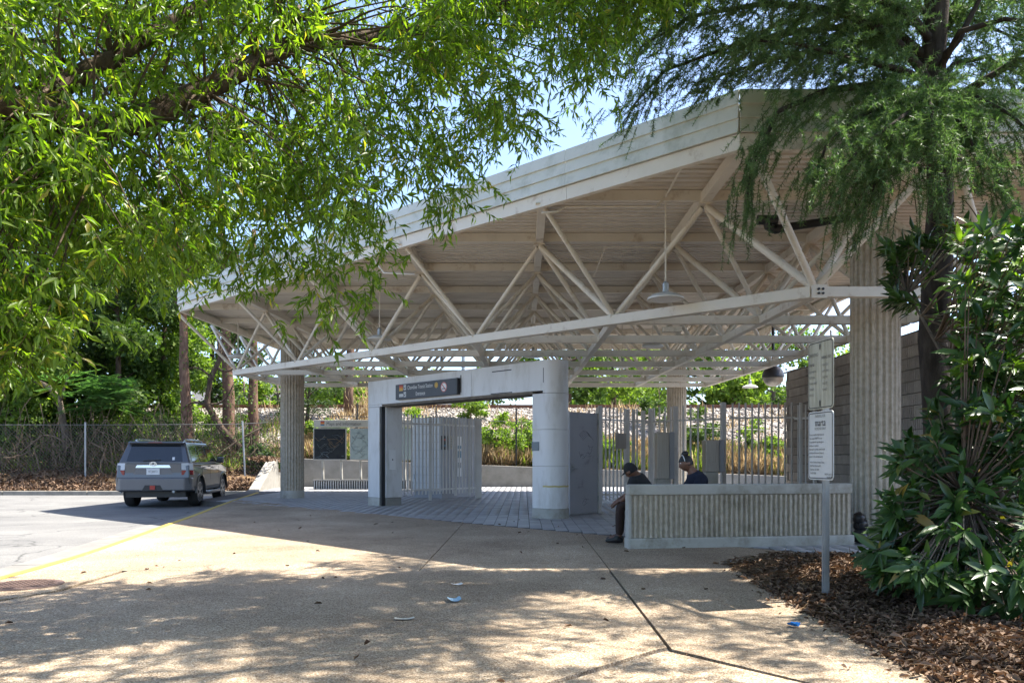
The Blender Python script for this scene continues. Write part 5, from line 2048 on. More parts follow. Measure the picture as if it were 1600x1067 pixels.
def hand_joints(wrist, fwd, down, spread, side):
    """palm and five unequal bent fingers; returns extra joints and bones relative to wrist index 0"""
    f, d, s = Vector(fwd).normalized(), Vector(down).normalized(), Vector(spread).normalized()
    J = []
    B = []
    base = len(J)
    J.append((Vector(wrist) + f * 0.045, (0.030, 0.016)))
    B.append((-1, 0))
    lens = (0.070, 0.078, 0.073, 0.058)
    for k in range(4):
        off = s * ((k - 1.5) * 0.021)
        k0 = len(J)
        J.append((Vector(wrist) + f * 0.090 + off, 0.0105))
        J.append((Vector(wrist) + f * (0.090 + lens[k] * 0.5) + off * 1.1 + d * 0.012, 0.0090))
        J.append((Vector(wrist) + f * (0.090 + lens[k] * 0.86) + off * 1.1 + d * 0.036, 0.0078))
        B += [(0, k0), (k0, k0 + 1), (k0 + 1, k0 + 2)]
    k0 = len(J)
    J.append((Vector(wrist) + f * 0.045 - s * (0.042 * side), 0.0115))
    J.append((Vector(wrist) + f * 0.080 - s * (0.060 * side) + d * 0.012, 0.0095))
    B += [(0, k0), (k0, k0 + 1)]
    return J, B


def person(label, hip, chest, neck, headc, hfwd, htilt, sh, arms, legs, skin_m, shirt_m, trouser_m, cap, skull=1.0):
    t = thing('person', label, 'person', (hip[0], hip[1], 0))
    hip, chest, neck, headc = (Vector(p) for p in (hip, chest, neck, headc))
    J = [(hip, (0.125, 0.11)), (hip.lerp(chest, 0.5), (0.12, 0.10)), (chest, (0.135, 0.10)), (neck, 0.052), (headc - (headc - neck) * 0.25, 0.05)]
    B = [(0, 1), (1, 2), (2, 3), (3, 4)]
    for s_, (shp, el, wr, hf, hd_, hs, sd_) in arms.items():
        k = len(J)
        J += [(Vector(shp), 0.058), (Vector(el), 0.042), (Vector(wr), (0.028, 0.024))]
        B += [(2, k), (k, k + 1), (k + 1, k + 2)]
        hj, hb = hand_joints(wr, hf, hd_, hs, sd_)
        o_ = len(J)
        J += hj
        B += [(k + 2 if a == -1 else a + o_, b + o_) for a, b in hb]
    for (hp, kn, an, toe) in legs:
        k = len(J)
        J += [(Vector(hp), 0.088), (Vector(kn), 0.060), (Vector(an), 0.040), (Vector(toe), (0.038, 0.028))]
        B += [(0, k), (k, k + 1), (k + 1, k + 2), (k + 2, k + 3)]
    body = skin_mesh('body', J, B, skin_m, t, 2, 0)
    vs, fs, f, s, u = head_mesh(headc, hfwd, skull, htilt)
    # head joins the body as one object
    bm2 = bmesh.new()
    bm2.from_mesh(body.data)
    inv = wmat(t).inverted()
    nv = [bm2.verts.new(inv @ v_) for v_ in vs]
    for fc in fs:
        try:
            bm2.faces.new([nv[i] for i in fc]).smooth = True
        except ValueError:
            pass
    bm2.to_mesh(body.data)
    bm2.free()
    eyes = MB()
    for e in (-1, 1):
        c_ = headc + (s * (0.031 * e) + f * 0.083 + u * 0.014) * skull
        eyes.lathe([(0.002, -0.009), (0.009, -0.004), (0.0105, 0.0), (0.009, 0.004), (0.002, 0.009)], c_, 10)
    eyes.build('eyes', M['white'], t)
    # shirt over torso and upper arms
    SJ = [(hip + (chest - hip) * -0.02, (0.145, 0.128)), (hip.lerp(chest, 0.5), (0.14, 0.12)), (chest, (0.155, 0.118)), (chest.lerp(neck, 0.72), 0.082)]
    SB = [(0, 1), (1, 2), (2, 3)]
    for s_, (shp, el, wr, *_r) in arms.items():
        k = len(SJ)
        shp, el = Vector(shp), Vector(el)
        SJ += [(shp, 0.088), (shp.lerp(el, 0.85), 0.066)]
        SB += [(2, k), (k, k + 1)]
    skin_mesh('shirt', SJ, SB, shirt_m, t, 2, 0)
    TJ = [(hip, (0.14, 0.125))]
    TB = []
    for (hp, kn, an, toe) in legs:
        k = len(TJ)
        hp, kn, an = Vector(hp), Vector(kn), Vector(an)
        TJ += [(hp, 0.102), (kn, 0.078), (kn.lerp(an, 1.0), 0.055)]
        TB += [(0, k), (k, k + 1), (k + 1, k + 2)]
    skin_mesh('trousers', TJ, TB, trouser_m, t, 2, 0)
    for (hp, kn, an, toe) in legs:
        an, toe = Vector(an), Vector(toe)
        d = (toe - an)
        d.z = 0
        d.normalize()
        SHJ = [(Vector((an.x, an.y, 0.048)) - d * 0.055, (0.044, 0.044)), (Vector((an.x, an.y, 0.055)) + d * 0.05, (0.050, 0.046)), (Vector((an.x, an.y, 0.046)) + d * 0.14, (0.048, 0.034)), (Vector((an.x, an.y, 0.040)) + d * 0.195, (0.036, 0.026)),
               (Vector((an.x, an.y, 0.11)) - d * 0.01, 0.046)]
        skin_mesh('shoe', SHJ, [(0, 1), (1, 2), (2, 3), (1, 4)], M['black'], t, 2, 1)
    if cap == 'cap':
        cap_shell(headc, f, s, u, skull, 0, M['blackcloth'], 'cap', t, brim=True, low=0.22)
    else:
        cap_shell(headc, f, s, u, skull, 0, M['hair'], 'hair', t, bun=True, low=0.34)
    if cap != 'cap':
        m2 = MB()
        m2.tube([headc + (s * (0.084 * math.sin(q)) + f * 0.035 + u * (0.118 * math.cos(q) + 0.004)) * skull for q in [R(-75 + 15 * k) for k in range(11)]], 0.006, 5)
        m2.build('hair_band', M['white'], t)
    return t


gz = 0.50
person('person in black cap and shirt hunched forward at the left end of the bench wall',
       (1.76, 10.86, 0.56), (1.60, 10.87, 0.84), (1.53, 10.87, 0.935), (1.455, 10.86, 0.985), (-0.66, 0.72, -0.45), (-0.5, 0, 0), 0.2,
       {'near': ((1.480, 10.70, 0.845), (1.375, 10.67, 0.63), (1.325, 10.78, 0.585), (-0.8, 0.4, -0.5), (-0.3, 0.1, -1), (0.4, 0.9, 0), 1),
        'far': ((1.615, 11.03, 0.865), (1.46, 11.07, 0.66), (1.33, 10.95, 0.60), (-0.8, -0.4, -0.5), (-0.3, -0.1, -1), (0.4, -0.9, 0), 1)},
       (((1.74, 10.77, 0.53), (1.305, 10.78, 0.53), (1.295, 10.80, 0.10), (1.13, 10.80, 0.045)), ((1.74, 10.97, 0.53), (1.33, 11.0, 0.53), (1.33, 11.02, 0.10), (1.17, 11.03, 0.045))),
       M['skin'], M['blackcloth'], M['browncloth'], 'cap', 0.98)
person('person with dark hair bun and navy top sitting behind the bench wall',
       (2.42, 11.02, 0.55), (2.375, 10.98, 0.87), (2.30, 10.97, 1.00), (2.225, 10.96, 1.085), (-0.93, -0.10, -0.18), (-0.15, 0, 0), 0.2,
       {'near': ((2.40, 10.82, 0.885), (2.33, 10.84, 0.64), (2.30, 11.08, 0.60), (0, 1, -0.3), (0, 0.2, -1), (1, 0, 0), 1),
        'far': ((2.38, 11.16, 0.885), (2.24, 11.26, 0.66), (2.34, 11.40, 0.61), (0.3, 0.9, -0.3), (0, 0.2, -1), (1, 0, 0), -1)},
       (((2.50, 11.08, 0.53), (2.50, 11.46, 0.53), (2.50, 11.50, 0.10), (2.50, 11.66, 0.045)), ((2.30, 11.08, 0.53), (2.28, 11.46, 0.53), (2.28, 11.50, 0.10), (2.28, 11.66, 0.045))),
       M['skin2'], M['navycloth'], M['browncloth'], 'bun', 0.98)

# ================================================================== LITTER ON THE PAVING
def scrap(name, label, px, py, w, d, mat, cat, rz, curl=0.012, group=None):
    g = GR(px, py, 0.0)
    m_ = MB()
    nx, ny = 5, 4
    ca, sa = math.cos(rz), math.sin(rz)
    top_ = []
    for i in range(nx):
        for j in range(ny):
            x, y = (i / (nx - 1) - 0.5) * w, (j / (ny - 1) - 0.5) * d
            z = 0.006 + curl * (abs(i / (nx - 1) - 0.5) * 2) ** 2 + random.uniform(0, curl * 0.5)
            m_.v.append((g.x + x * ca - y * sa, g.y + x * sa + y * ca, z))
    for i in range(nx - 1):
        for j in range(ny - 1):
            a = i * ny + j
            m_.f.append((a, a + ny, a + ny + 1, a + 1))
    n0 = len(m_.v)
    m_.v += [(x, y, z - 0.002) for x, y, z in m_.v[:n0]]
    m_.f += [tuple(n0 + q for q in f[::-1]) for f in m_.f]
    return tag(m_.build(name, mat, None), label, cat, group)


sc1 = scrap('paper_scrap', 'light blue printed paper scrap lying mid plaza in dappled shade', 709, 939, 0.105, 0.13, M['paperblue'], 'litter', 0.25, 0.02)
scrap('paper_scrap', 'small white paper scrap on the paving behind the light blue scrap', 714, 914, 0.10, 0.06, M['paper'], 'litter', 0.4, 0.01)
scrap('plastic_scrap', 'bright blue plastic scrap on the paving left of the leaf litter', 1240, 979, 0.06, 0.07, M['blueplastic'], 'litter', 0.8, 0.02)
scrap('paper_scrap', 'white paper scrap on the leaf litter edge beside the sign post', 1237, 932, 0.11, 0.05, M['paper'], 'litter', 0.1, 0.012)
scrap('plastic_scrap', 'small blue scrap by the corner of the leaf litter bed', 1138, 879, 0.08, 0.05, M['paperblue'], 'litter', 0.1, 0.012)
scrap('paper_scrap', 'torn white sheet lying in the leaf litter nearest the camera', 1338, 977, 0.15, 0.06, M['paper'], 'litter', 0.25, 0.015)
scrap('paper_scrap', 'tilted white card on the leaf litter beneath the glossy bush', 1318, 871, 0.11, 0.06, M['paper'], 'litter', 0.9, 0.03)
scrap('dead_leaf', 'yellowish dead leaf on the plaza below the light blue scrap', 632, 968, 0.14, 0.05, M['cream'], 'leaf', 0.2, 0.01)
# ================================================================== LEAF LITTER BEDS
def litter_z(x, y):
    e = max(0.0, min(1.0, (x - 2.25) / 0.9))
    return 0.012 + e * (0.075 + 0.05 * math.sin(x * 2.3 + y * 1.7) + 0.025 * math.sin(x * 6.1 - y * 5.3))


mb = MB()
gx_ = [2.215 + 0.13 * k for k in range(48)]
gy_ = [1.0 + 0.13 * k for k in range(60)]
for x in gx_:
    for y in gy_:
        mb.v.append((x, y, litter_z(x, y) - 0.02))
ny = len(gy_)
for i in range(len(gx_) - 1):
    for j in range(ny - 1):
        a = i * ny + j
        mb.f.append((a, a + ny, a + ny + 1, a + 1))
bed = struct(mb.build('planting_bed', M['earth'], smooth='all'))
bk = MB()
bk.box((2.207, 4.9, -0.02), (0.01, 7.7, 0.06))
n = 42000
X = 2.1 + np.abs(rng.normal(0, 1.0, n)) * 1.9 - rng.exponential(0.06, n) * (rng.random(n) < 0.15)
Y = rng.uniform(2.2, 8.85, n)
# leaves thin out towards the bare back corner of the bed
keepm = (X < 8.2) & ~((Y > 8.2) & (X < 3.0) & (rng.random(n) < 0.7)) & ~((X < 2.6) & (Y > 7.0) & (rng.random(n) < 0.75))
X, Y = X[keepm], Y[keepm]
n = len(X)
Z = np.array([litter_z(x, y) for x, y in zip(X, Y)]) + rng.uniform(-0.005, 0.035, n)
Z = np.where(X < 2.2, rng.uniform(0.004, 0.012, n), Z)
N = unit(np.column_stack([rng.normal(0, 0.45, n), rng.normal(0, 0.45, n), np.ones(n)]))
D = rand_dirs(n)
D = unit(D - N * np.sum(D * N, axis=1, keepdims=True))
lt = leaf_mesh('leaf_litter', np.column_stack([X, Y, Z]), D, N, 0.022 + 0.06 * rng.random(n) ** 2.0, 0.008 + 0.028 * rng.random(n) ** 1.6, 'curl')
stuff(tag(place(lt, 'leaf_litter', M['litter']), 'deep bed of dry brown fallen leaves under the glossy bush', 'leaf litter'))
n = 16000
X = 2.2 + np.abs(rng.normal(0, 1.0, n)) * 1.9
Y = rng.uniform(2.2, 8.85, n)
Z = np.array([litter_z(x, y) for x, y in zip(X, Y)]) + rng.uniform(0.0, 0.035, n)
D = unit(np.column_stack([rng.normal(0, 1, n), rng.normal(0, 1, n), rng.normal(0, 0.12, n)]))
fn = leaf_mesh('fine_litter', np.column_stack([X, Y, Z]), D, np.tile([0.0, 0.0, 1.0], (n, 1)) + rng.normal(0, .2, (n, 3)), rng.uniform(0.04, 0.16, n), rng.uniform(0.003, 0.006, n), 'kite')
stuff(tag(place(fn, 'fine_litter', M['drylitter']), 'pale needles and twig fragments mixed through the leaf litter', 'leaf litter'))
# on the far leaf bank
n = 17000
X = rng.uniform(-31, -9.4, n)
Y = 28.52 + rng.exponential(1.5, n)
k_ = Y < 34
X, Y = X[k_], Y[k_]
n = len(X)
Z = np.array([bank_z(x, y) for x, y in zip(X, Y)]) + rng.uniform(0.0, 0.05, n)
N = unit(np.column_stack([rng.normal(0, 0.5, n), rng.normal(-0.2, 0.5, n), np.ones(n)]))
D = rand_dirs(n)
lt = leaf_mesh('leaf_litter', np.column_stack([X, Y, Z]), D, N, rng.uniform(0.08, 0.17, n), rng.uniform(0.05, 0.10, n), 'curl')
stuff(tag(place(lt, 'leaf_litter', M['litter']), 'brown fallen leaves along the bank between far kerb and chain link fence', 'leaf litter'))
# a few leaves blown over the plaza
n = 70
X = rng.uniform(-5, 2.2, n)
Y = rng.uniform(3.5, 16, n)
k_ = (X + Y < 16)
X, Y = X[k_], Y[k_]
n = len(X)
lt = leaf_mesh('fallen_leaves', np.column_stack([X, Y, rng.uniform(0.004, 0.012, n)]), rand_dirs(n) * [1, 1, 0.1], unit(np.column_stack([rng.normal(0, .2, n), rng.normal(0, .2, n), np.ones(n)])), rng.uniform(0.03, 0.075, n), rng.uniform(0.010, 0.025, n), 'curl')
stuff(tag(place(lt, 'fallen_leaves', M['litter']), 'scattered dry leaves and catkins blown over the plaza', 'leaf litter'))


# ================================================================== helper for sprays
def sprays(starts, dirs, lens, n_leaf, leaf_len, droop, jitter=0.35):
    """twigs with leaves along them; returns twig polylines and leaf arrays"""
    n = len(starts)
    dirs = unit(dirs)
    K = 5
    t = np.linspace(0, 1, K)
    pts = starts[:, None, :] + dirs[:, None, :] * (lens[:, None] * t[None])[:, :, None]
    pts[:, :, 2] -= droop * (lens[:, None] * (t[None] ** 2))
    # leaves
    tl = (np.arange(n_leaf) + 0.6) / n_leaf
    tl = np.clip(tl[None, :] + rng.uniform(-0.5, 0.5, (n, n_leaf)) / n_leaf, 0.03, 1.0)
    P = starts[:, None, :] + dirs[:, None, :] * (lens[:, None] * tl)[:, :, None]
    P[:, :, 2] -= droop * lens[:, None] * tl ** 2
    tang = np.repeat(dirs[:, None, :], n_leaf, axis=1).copy()
    tang[:, :, 2] -= 2 * droop * tl
    D = unit(tang.reshape(-1, 3)) * 0.6 + rand_dirs(n * n_leaf) * (0.55 + jitter)
    D[:, 2] -= 0.55
    P = P.reshape(-1, 3)
    N = rand_dirs(len(P)) * 0.8 + np.array([0.0, 0.0, 0.5])
    L = leaf_len * rng.uniform(0.5, 1.3, len(P))
    return pts, P, D, N, L


def twig_mesh(name, pts, r0, mat, parent):
    """three sided twigs from polylines (n, K, 3)"""
    n, K, _ = pts.shape
    ang_ = np.array([0, 2.094, 4.189])
    offs = np.stack([np.cos(ang_), np.sin(ang_), np.zeros(3)], 1)
    rad = r0 * np.linspace(1, 0.35, K)
    V = pts[:, :, None, :] + offs[None, None] * rad[None, :, None, None]
    idx = []
    for k in range(K - 1):
        for j in range(3):
            a, b = k * 3 + j, k * 3 + (j + 1) % 3
            idx += [a, b, b + 3, a + 3]
    F = (np.array(idx)[None] + (np.arange(n) * K * 3)[:, None]).ravel()
    return stuff(place(np_mesh(name, V.reshape(-1, 3), 4, F), name, mat, parent))


def to_local(parent, *arrs):
    inv = wmat(parent).inverted()
    return inv


# ================================================================== WILLOW OAK (left, over the camera)
oak = thing('willow_oak_tree', 'willow oak with narrow bright green leaves spreading over the left of the plaza', 'tree', (-4.3, 0.9, 0))
m_ = MB()
trunk_pts = [Vector((-4.3, 0.9, -0.2)), Vector((-4.28, 0.95, 0.8)), Vector((-4.2, 1.0, 2.0)), Vector((-4.15, 1.1, 3.2)), Vector((-4.2, 1.2, 4.6)), Vector((-4.3, 1.3, 6.4)), Vector((-4.2, 1.3, 8.5))]
rough_tube(m_, trunk_pts, 0.36, 0.12, 14, 0.05)
m_.build('trunk', M['bark'], oak, smooth='all')
limbs = [
    [Vector((-4.2, 1.0, 2.3)), Vector((-3.6, 2.9, 2.95)), PX(150, 205, 4.9), PX(240, 178, 5.2), PX(320, 142, 5.5), PX(400, 100, 5.8), PX(450, 72, 6.0), PX(545, 62, 6.4), PX(650, 48, 7.0), PX(760, 20, 7.6), PX(900, -40, 8.2)],
    [Vector((-4.2, 1.1, 2.9)), Vector((-3.8, 2.8, 3.5)), PX(20, 165, 4.7), PX(100, 130, 5.0), PX(175, 92, 5.3), PX(250, 45, 5.6), PX(330, 0, 6.0), PX(450, -70, 6.6), PX(600, -160, 7.2)],
    [PX(430, 88, 5.9), PX(438, 40, 5.95), PX(425, 0, 6.0), PX(400, -80, 6.1)],
    [PX(320, 142, 5.5), PX(370, 90, 6.4), PX(400, 60, 7.2), PX(470, 10, 8.0)],
    [Vector((-4.15, 1.1, 3.4)), Vector((-2.6, 2.2, 4.6)), Vector((-0.8, 3.6, 5.6)), Vector((1.2, 5.0, 6.4)), Vector((3.2, 6.0, 7.0))],
    [Vector((-4.2, 1.2, 4.4)), Vector((-3.0, 3.4, 5.6)), Vector((-2.0, 5.6, 6.6)), Vector((-1.0, 7.6, 7.2))],
    [Vector((-4.2, 1.1, 3.0)), Vector((-5.0, 3.2, 3.6)), Vector((-5.3, 5.4, 4.0)), Vector((-5.2, 7.2, 4.1))],
]
lr = [(0.10, 0.035), (0.085, 0.03), (0.035, 0.018), (0.045, 0.02), (0.11, 0.03), (0.10, 0.03), (0.08, 0.03)]
for pts, (r0, r1) in zip(limbs, lr):
    m_ = MB()
    fine = []
    for a, b in zip(pts[:-1], pts[1:]):
        for k in range(4):
            fine.append(a.lerp(b, k / 4))
    fine.append(pts[-1])
    rough_tube(m_, fine, r0, r1, 10, 0.07)
    m_.build('limb', M['bark'], oak, smooth='all')
limb_pts = np.array([tuple(p) for pts in limbs for a, b in zip(pts[:-1], pts[1:]) for p in (a, a.lerp(b, 0.5), b)])

bx_ = np.array([-200, 0, 90, 115, 140, 200, 300, 335, 360, 420, 480, 560, 590, 620, 700, 745, 800, 860, 890, 935, 950, 1000, 1060, 1100])
by_ = np.array([620, 575, 565, 520, 465, 450, 475, 510, 520, 505, 505, 520, 450, 365, 345, 285, 262, 245, 215, 195, 110, 60, 15, -60])
cl = []
tries = 0
while len(cl) < 640 and tries < 40000:
    tries += 1
    x = random.uniform(-160, 1060)
    yb = float(np.interp(x, bx_, by_))
    y = random.uniform(-70, yb - 45)
    # open patches where sky or background shows
    if x < 290 and y > 400 and x > 105 and random.random() < 0.75:
        continue
    if x > 560:
        pr = 0.62
        if y > yb - 120:
            pr = 0.75
        for (gx0, gy0, gr) in ((765, 255, 55), (840, 130, 60), (905, 200, 40), (640, 300, 42), (545, 190, 40), (700, 150, 40), (980, 40, 30), (600, 345, 30)):
            if math.hypot(x - gx0, y - gy0) < gr:
                pr = 0.06
        if random.random() > pr:
            continue
    Yd = random.uniform(3.9, 6.2) + max(0, x) / 1000 * 2.4
    if x < 110 and y > 430:
        Yd = random.uniform(3.9, 4.7)
    if x > 330 and x < 620 and y > 380:
        Yd = random.uniform(5.2, 6.6)
    hid = False
    for (ax_, ay_, bx2, by2, wdt) in ((285, 160, 330, 140, 34), (330, 140, 450, 75, 42), (450, 75, 560, 62, 34), (80, 140, 185, 90, 30), (185, 90, 250, 48, 26)):
        dx_, dy_ = bx2 - ax_, by2 - ay_
        u_ = max(0, min(1, ((x - ax_) * dx_ + (y - ay_) * dy_) / (dx_ * dx_ + dy_ * dy_)))
        if -60 < (y - ay_ - u_ * dy_) < wdt and abs(x - ax_ - u_ * dx_) < wdt and Yd < 6.3:
            hid = True
    if hid and random.random() < 0.93:
        continue
    if 330 < x < 640 and y > 330 and random.random() < 0.62:
        continue
    cl.append(PX(x, y, Yd))
over = []
while len(over) < 680:                       # the crown goes on above and round the frame
    Yd = random.uniform(0.5, 8.6)
    z = max(EYE + 0.573 * Yd + 0.75, 3.2) + random.uniform(0.0, 3.2)
    x = random.uniform(-6.5, 5.8)
    if math.hypot((x + 0.6) / 6.2, (Yd - 4.0) / 5.2) > 1:
        continue
    # bigger gaps between the overhead boughs let the sun through in patches
    if math.sin(x * 3.4 + Yd * 2.6 + 0.5) + math.sin(x * 2.2 - Yd * 3.7) < -0.15:
        continue
    over.append(Vector((x, Yd, z)))
br = MB()
starts, dirs, lens, bigger = [], [], [], []
for k, c_ in enumerate(cl + over):
    ca = np.array(tuple(c_))
    d2 = np.linalg.norm(limb_pts - ca, axis=1)
    q = Vector(limb_pts[int(random.choice(np.argsort(d2)[:9]))])
    if (q - c_).length < 1.3 and k % 2 == 0 or k % 5 == 0:
        mid = q.lerp(c_, 0.55) + Vector((random.uniform(-.15, .15), random.uniform(-.15, .15), random.uniform(0.05, 0.3)))
        br.tube(bez(q, mid, c_, 5), [0.012, 0.010, 0.008, 0.006, 0.005, 0.003], 5, cap=False)
    ns_spr = 7 if k < len(cl) else 6
    for j in range(ns_spr):
        starts.append(ca + rng.normal(0, 0.10 if k < len(cl) else 0.17, 3))
        dv = rng.normal(0, 1, 3)
        dv[2] = dv[2] * 0.5 - 0.45
        dirs.append(dv)
        lens.append(random.uniform(0.14, 0.36))
        bigger.append(1.0 if k < len(cl) else 1.35)
stuff(br.build('branches', M['twig'], oak, smooth='all'))
starts, dirs, lens = np.array(starts), np.array(dirs), np.array(lens)
pts, P, D, N, L = sprays(starts, dirs, lens, 18, 0.085, 0.28)
L = L * np.repeat(np.array(bigger), 18)
twig_mesh('twigs', pts, 0.0032, M['twig'], oak)
leaf_objects(oak, P, D, N, L, L * rng.uniform(0.18, 0.29, len(L)), 'slim', M['oakleaf'])

# ================================================================== DEODAR CEDAR (right)
cx_, cy_ = 4.36, 8.45
ced = thing('cedar_tree', 'tall cedar with a dark straight trunk and drooping feathery boughs at the canopy corner', 'tree', (cx_, cy_, 0))
m_ = MB()
rough_tube(m_, [Vector((cx_ + 0.03 * math.sin(k), cy_ + 0.02 * math.cos(k * 1.3), -0.1 + k * 0.5)) for k in range(27)], 0.165, 0.06, 12, 0.07)
m_.build('trunk', M['barkdark'], ced, smooth='all')


def C(px, py, Y):
    return PX(px, py, Y)


boughs = [
    # (points, start radius)
    ([(cx_, cy_, 4.85), C(1380, 130, 8.35), C(1290, 142, 8.2), C(1215, 175, 8.1), C(1175, 260, 8.0), C(1165, 320, 8.0)], 0.05),
    ([(cx_, cy_, 4.95), C(1400, 150, 8.0), C(1330, 190, 7.7), C(1290, 230, 7.6), C(1268, 285, 7.6)], 0.04),
    ([(cx_, cy_, 4.9), C(1440, 160, 7.7), C(1400, 190, 7.3), C(1350, 225, 7.2), C(1312, 270, 7.2)], 0.035),
    ([(cx_, cy_, 4.9), C(1440, 190, 7.9), C(1385, 230, 7.6), C(1345, 280, 7.6), C(1335, 325, 7.6)], 0.035),
    ([(cx_, cy_, 4.8), C(1530, 130, 8.0), C(1590, 95, 7.9), C(1680, 90, 7.7)], 0.06),
    ([(cx_, cy_, 4.7), C(1520, 150, 7.7), C(1580, 180, 7.5), C(1630, 230, 7.4)], 0.04),
    ([(cx_, cy_, 4.6), C(1500, 190, 7.6), C(1540, 240, 7.4), C(1570, 300, 7.3)], 0.03),
    ([(cx_, cy_, 5.0), C(1425, 90, 8.3), C(1385, 50, 8.2), C(1300, 15, 8.2), C(1200, 5, 8.1), C(1080, 25, 8.0), C(1000, 75, 7.9)], 0.05),
    ([(cx_, cy_, 5.3), C(1390, 40, 8.5), C(1270, 45, 8.6), C(1150, 70, 8.6), C(1040, 110, 8.6), C(985, 170, 8.5)], 0.045),
    ([(cx_, cy_, 5.2), C(1400, 55, 8.7), C(1310, 70, 8.7), C(1200, 95, 8.7), C(1090, 130, 8.6)], 0.04),
    ([(cx_, cy_, 5.5), C(1420, 20, 8.2), C(1330, -20, 7.9), C(1200, -25, 7.7), C(1080, -5, 7.6)], 0.045),
    ([(cx_, cy_, 5.3), C(1500, 60, 8.2), C(1535, -10, 8.2), C(1570, -80, 8.2)], 0.04),
    ([(cx_, cy_, 5.2), C(1500, 50, 8.0), C(1570, 30, 7.8), C(1660, 40, 7.6)], 0.04),
    ([(cx_, cy_, 5.4), C(1490, 20, 8.6), C(1540, 40, 8.8), C(1610, 70, 8.8)], 0.035),
    ([(cx_, cy_, 5.6), C(1500, -10, 8.8), C(1560, -15, 9.0), C(1640, 10, 9.0)], 0.035),
    ([(cx_, cy_, 5.0), C(1490, 100, 8.7), C(1540, 90, 8.8), C(1620, 130, 8.8)], 0.035),
    ([(cx_, cy_, 5.5), C(1410, 10, 8.8), C(1370, 25, 8.9), C(1300, 60, 8.9), C(1240, 110, 8.8)], 0.035),
    ([(cx_, cy_, 5.7), C(1420, -10, 8.9), C(1350, 0, 9.0), C(1260, 25, 9.0), C(1160, 60, 8.9)], 0.035),
    ([(cx_, cy_, 4.9), C(1450, 130, 7.9), C(1455, 170, 7.4), C(1460, 230, 7.2), C(1465, 290, 7.2)], 0.03),
    ([(cx_, cy_, 4.8), C(1480, 170, 7.8), C(1510, 200, 7.4), C(1530, 260, 7.2)], 0.03),
    ([(cx_, cy_, 4.8), C(1420, 170, 7.9), C(1395, 210, 7.5), C(1372, 260, 7.3), C(1362, 310, 7.3)], 0.03),
    ([(cx_, cy_, 5.1), C(1410, 110, 8.2), C(1330, 90, 8.0), C(1250, 70, 7.9), C(1150, 60, 7.8)], 0.04),
]
for k in range(20):
    z = 6.2 + k * 0.34
    a = k * 2.4 + 0.4
    ln_ = 3.9 - k * 0.13 + random.uniform(-0.3, 0.3)
    dv = Vector((math.cos(a), math.sin(a), 0))
    p0 = Vector((cx_, cy_, z))
    boughs.append(([p0, p0 + dv * ln_ * 0.4 + Vector((0, 0, 0.25)), p0 + dv * ln_ * 0.75 + Vector((0, 0, 0.05)), p0 + dv * ln_ + Vector((0, 0, -0.45))], 0.05))
for k in range(7):                      # long low boughs reaching over the plaza, above the frame
    a = R(175 + k * 13)
    ln_ = random.uniform(3.2, 4.6)
    dv = Vector((math.cos(a), math.sin(a), 0))
    p0 = Vector((cx_, cy_, 6.4 + 0.3 * k))
    boughs.append(([p0, p0 + dv * ln_ * 0.4 + Vector((0, 0, 0.35)), p0 + dv * ln_ * 0.75 + Vector((0, 0, 0.2)), p0 + dv * ln_ + Vector((0, 0, -0.35))], 0.05))
bs, bd, bl_, bfar = [], [], [], []
for bi, (pts, r0) in enumerate(boughs):
    pts = [Vector(p) for p in pts]
    fine = []
    for a, b in zip(pts[:-1], pts[1:]):
        nseg = max(3, int((b - a).length / 0.12))
        for k in range(nseg):
            fine.append(a.lerp(b, k / nseg))
    fine.append(pts[-1])
    m_ = MB()
    step = max(1, len(fine) // 12)
    rough_tube(m_, fine[::step] + [fine[-1]], r0, 0.008, 7, 0.06)
    m_.build('bough', M['barkdark'], ced, smooth='all')
    far = bi >= 22
    for k, p in enumerate(fine):
        t = k / len(fine)
        if t < 0.12:
            continue
        dv = (fine[min(k + 1, len(fine) - 1)] - fine[max(k - 1, 0)]).normalized()
        sdv = dv.cross(Vector((0, 0, 1)))
        for q_ in range(14 if not far else 5):
            s_ = random.choice((-1, 1))
            if not far and abs(p.x - cx_) < 0.30 and p.y < cy_ and p.z > 4.85:
                continue
            sp_ = 0.03 if q_ < 2 else 0.11
            bs.append(tuple(p + Vector([random.gauss(0, sp_), random.gauss(0, sp_), random.gauss(-sp_ * 0.5, sp_)])))
            bd.append(tuple(sdv * s_ * random.uniform(0.3, 1.0) + dv * random.uniform(0.1, 0.9) + Vector((0, 0, random.uniform(-0.55, 0.45)))))
            bl_.append(random.uniform(0.14, 0.42) * (1.0 - 0.15 * t) * (1.5 if far else 1))
            bfar.append(far)
bs, bd, bl_, bfar = np.array(bs), np.array(bd), np.array(bl_), np.array(bfar)
for far, nl, ln_, wd_ in ((False, 72, 0.052, 0.0072), (True, 34, 0.10, 0.016)):
    s_ = bfar == far
    pts, P, D, N, L = sprays(bs[s_], bd[s_], bl_[s_], nl, ln_, 0.22, 0.75)
    twig_mesh('branchlets', pts, 0.004, M['twig'], ced)
    D[:, 2] += 0.45
    stuff(place(leaf_mesh('needles', P, D, N, L, np.full(len(L), wd_), 'sliver', np.repeat(rng.random(s_.sum()), nl) * 0.6 + rng.random(len(L)) * 0.4), 'needles', M['needle'], ced))
# bare wiry twigs inside the crown
bw2 = MB()
for k in range(26):
    p0 = C(random.uniform(1430, 1600), random.uniform(230, 400), random.uniform(7.6, 8.6))
    p2 = p0 + Vector((random.uniform(-0.5, 0.9), random.uniform(-.3, .3), random.uniform(-0.25, 0.3)))
    bw2.tube(bez(p0, p0.lerp(p2, 0.5) + Vector((0, 0, random.uniform(-.12, .12))), p2, 5), 0.006, 4, cap=False)
stuff(bw2.build('bare_twigs', M['twig'], ced))

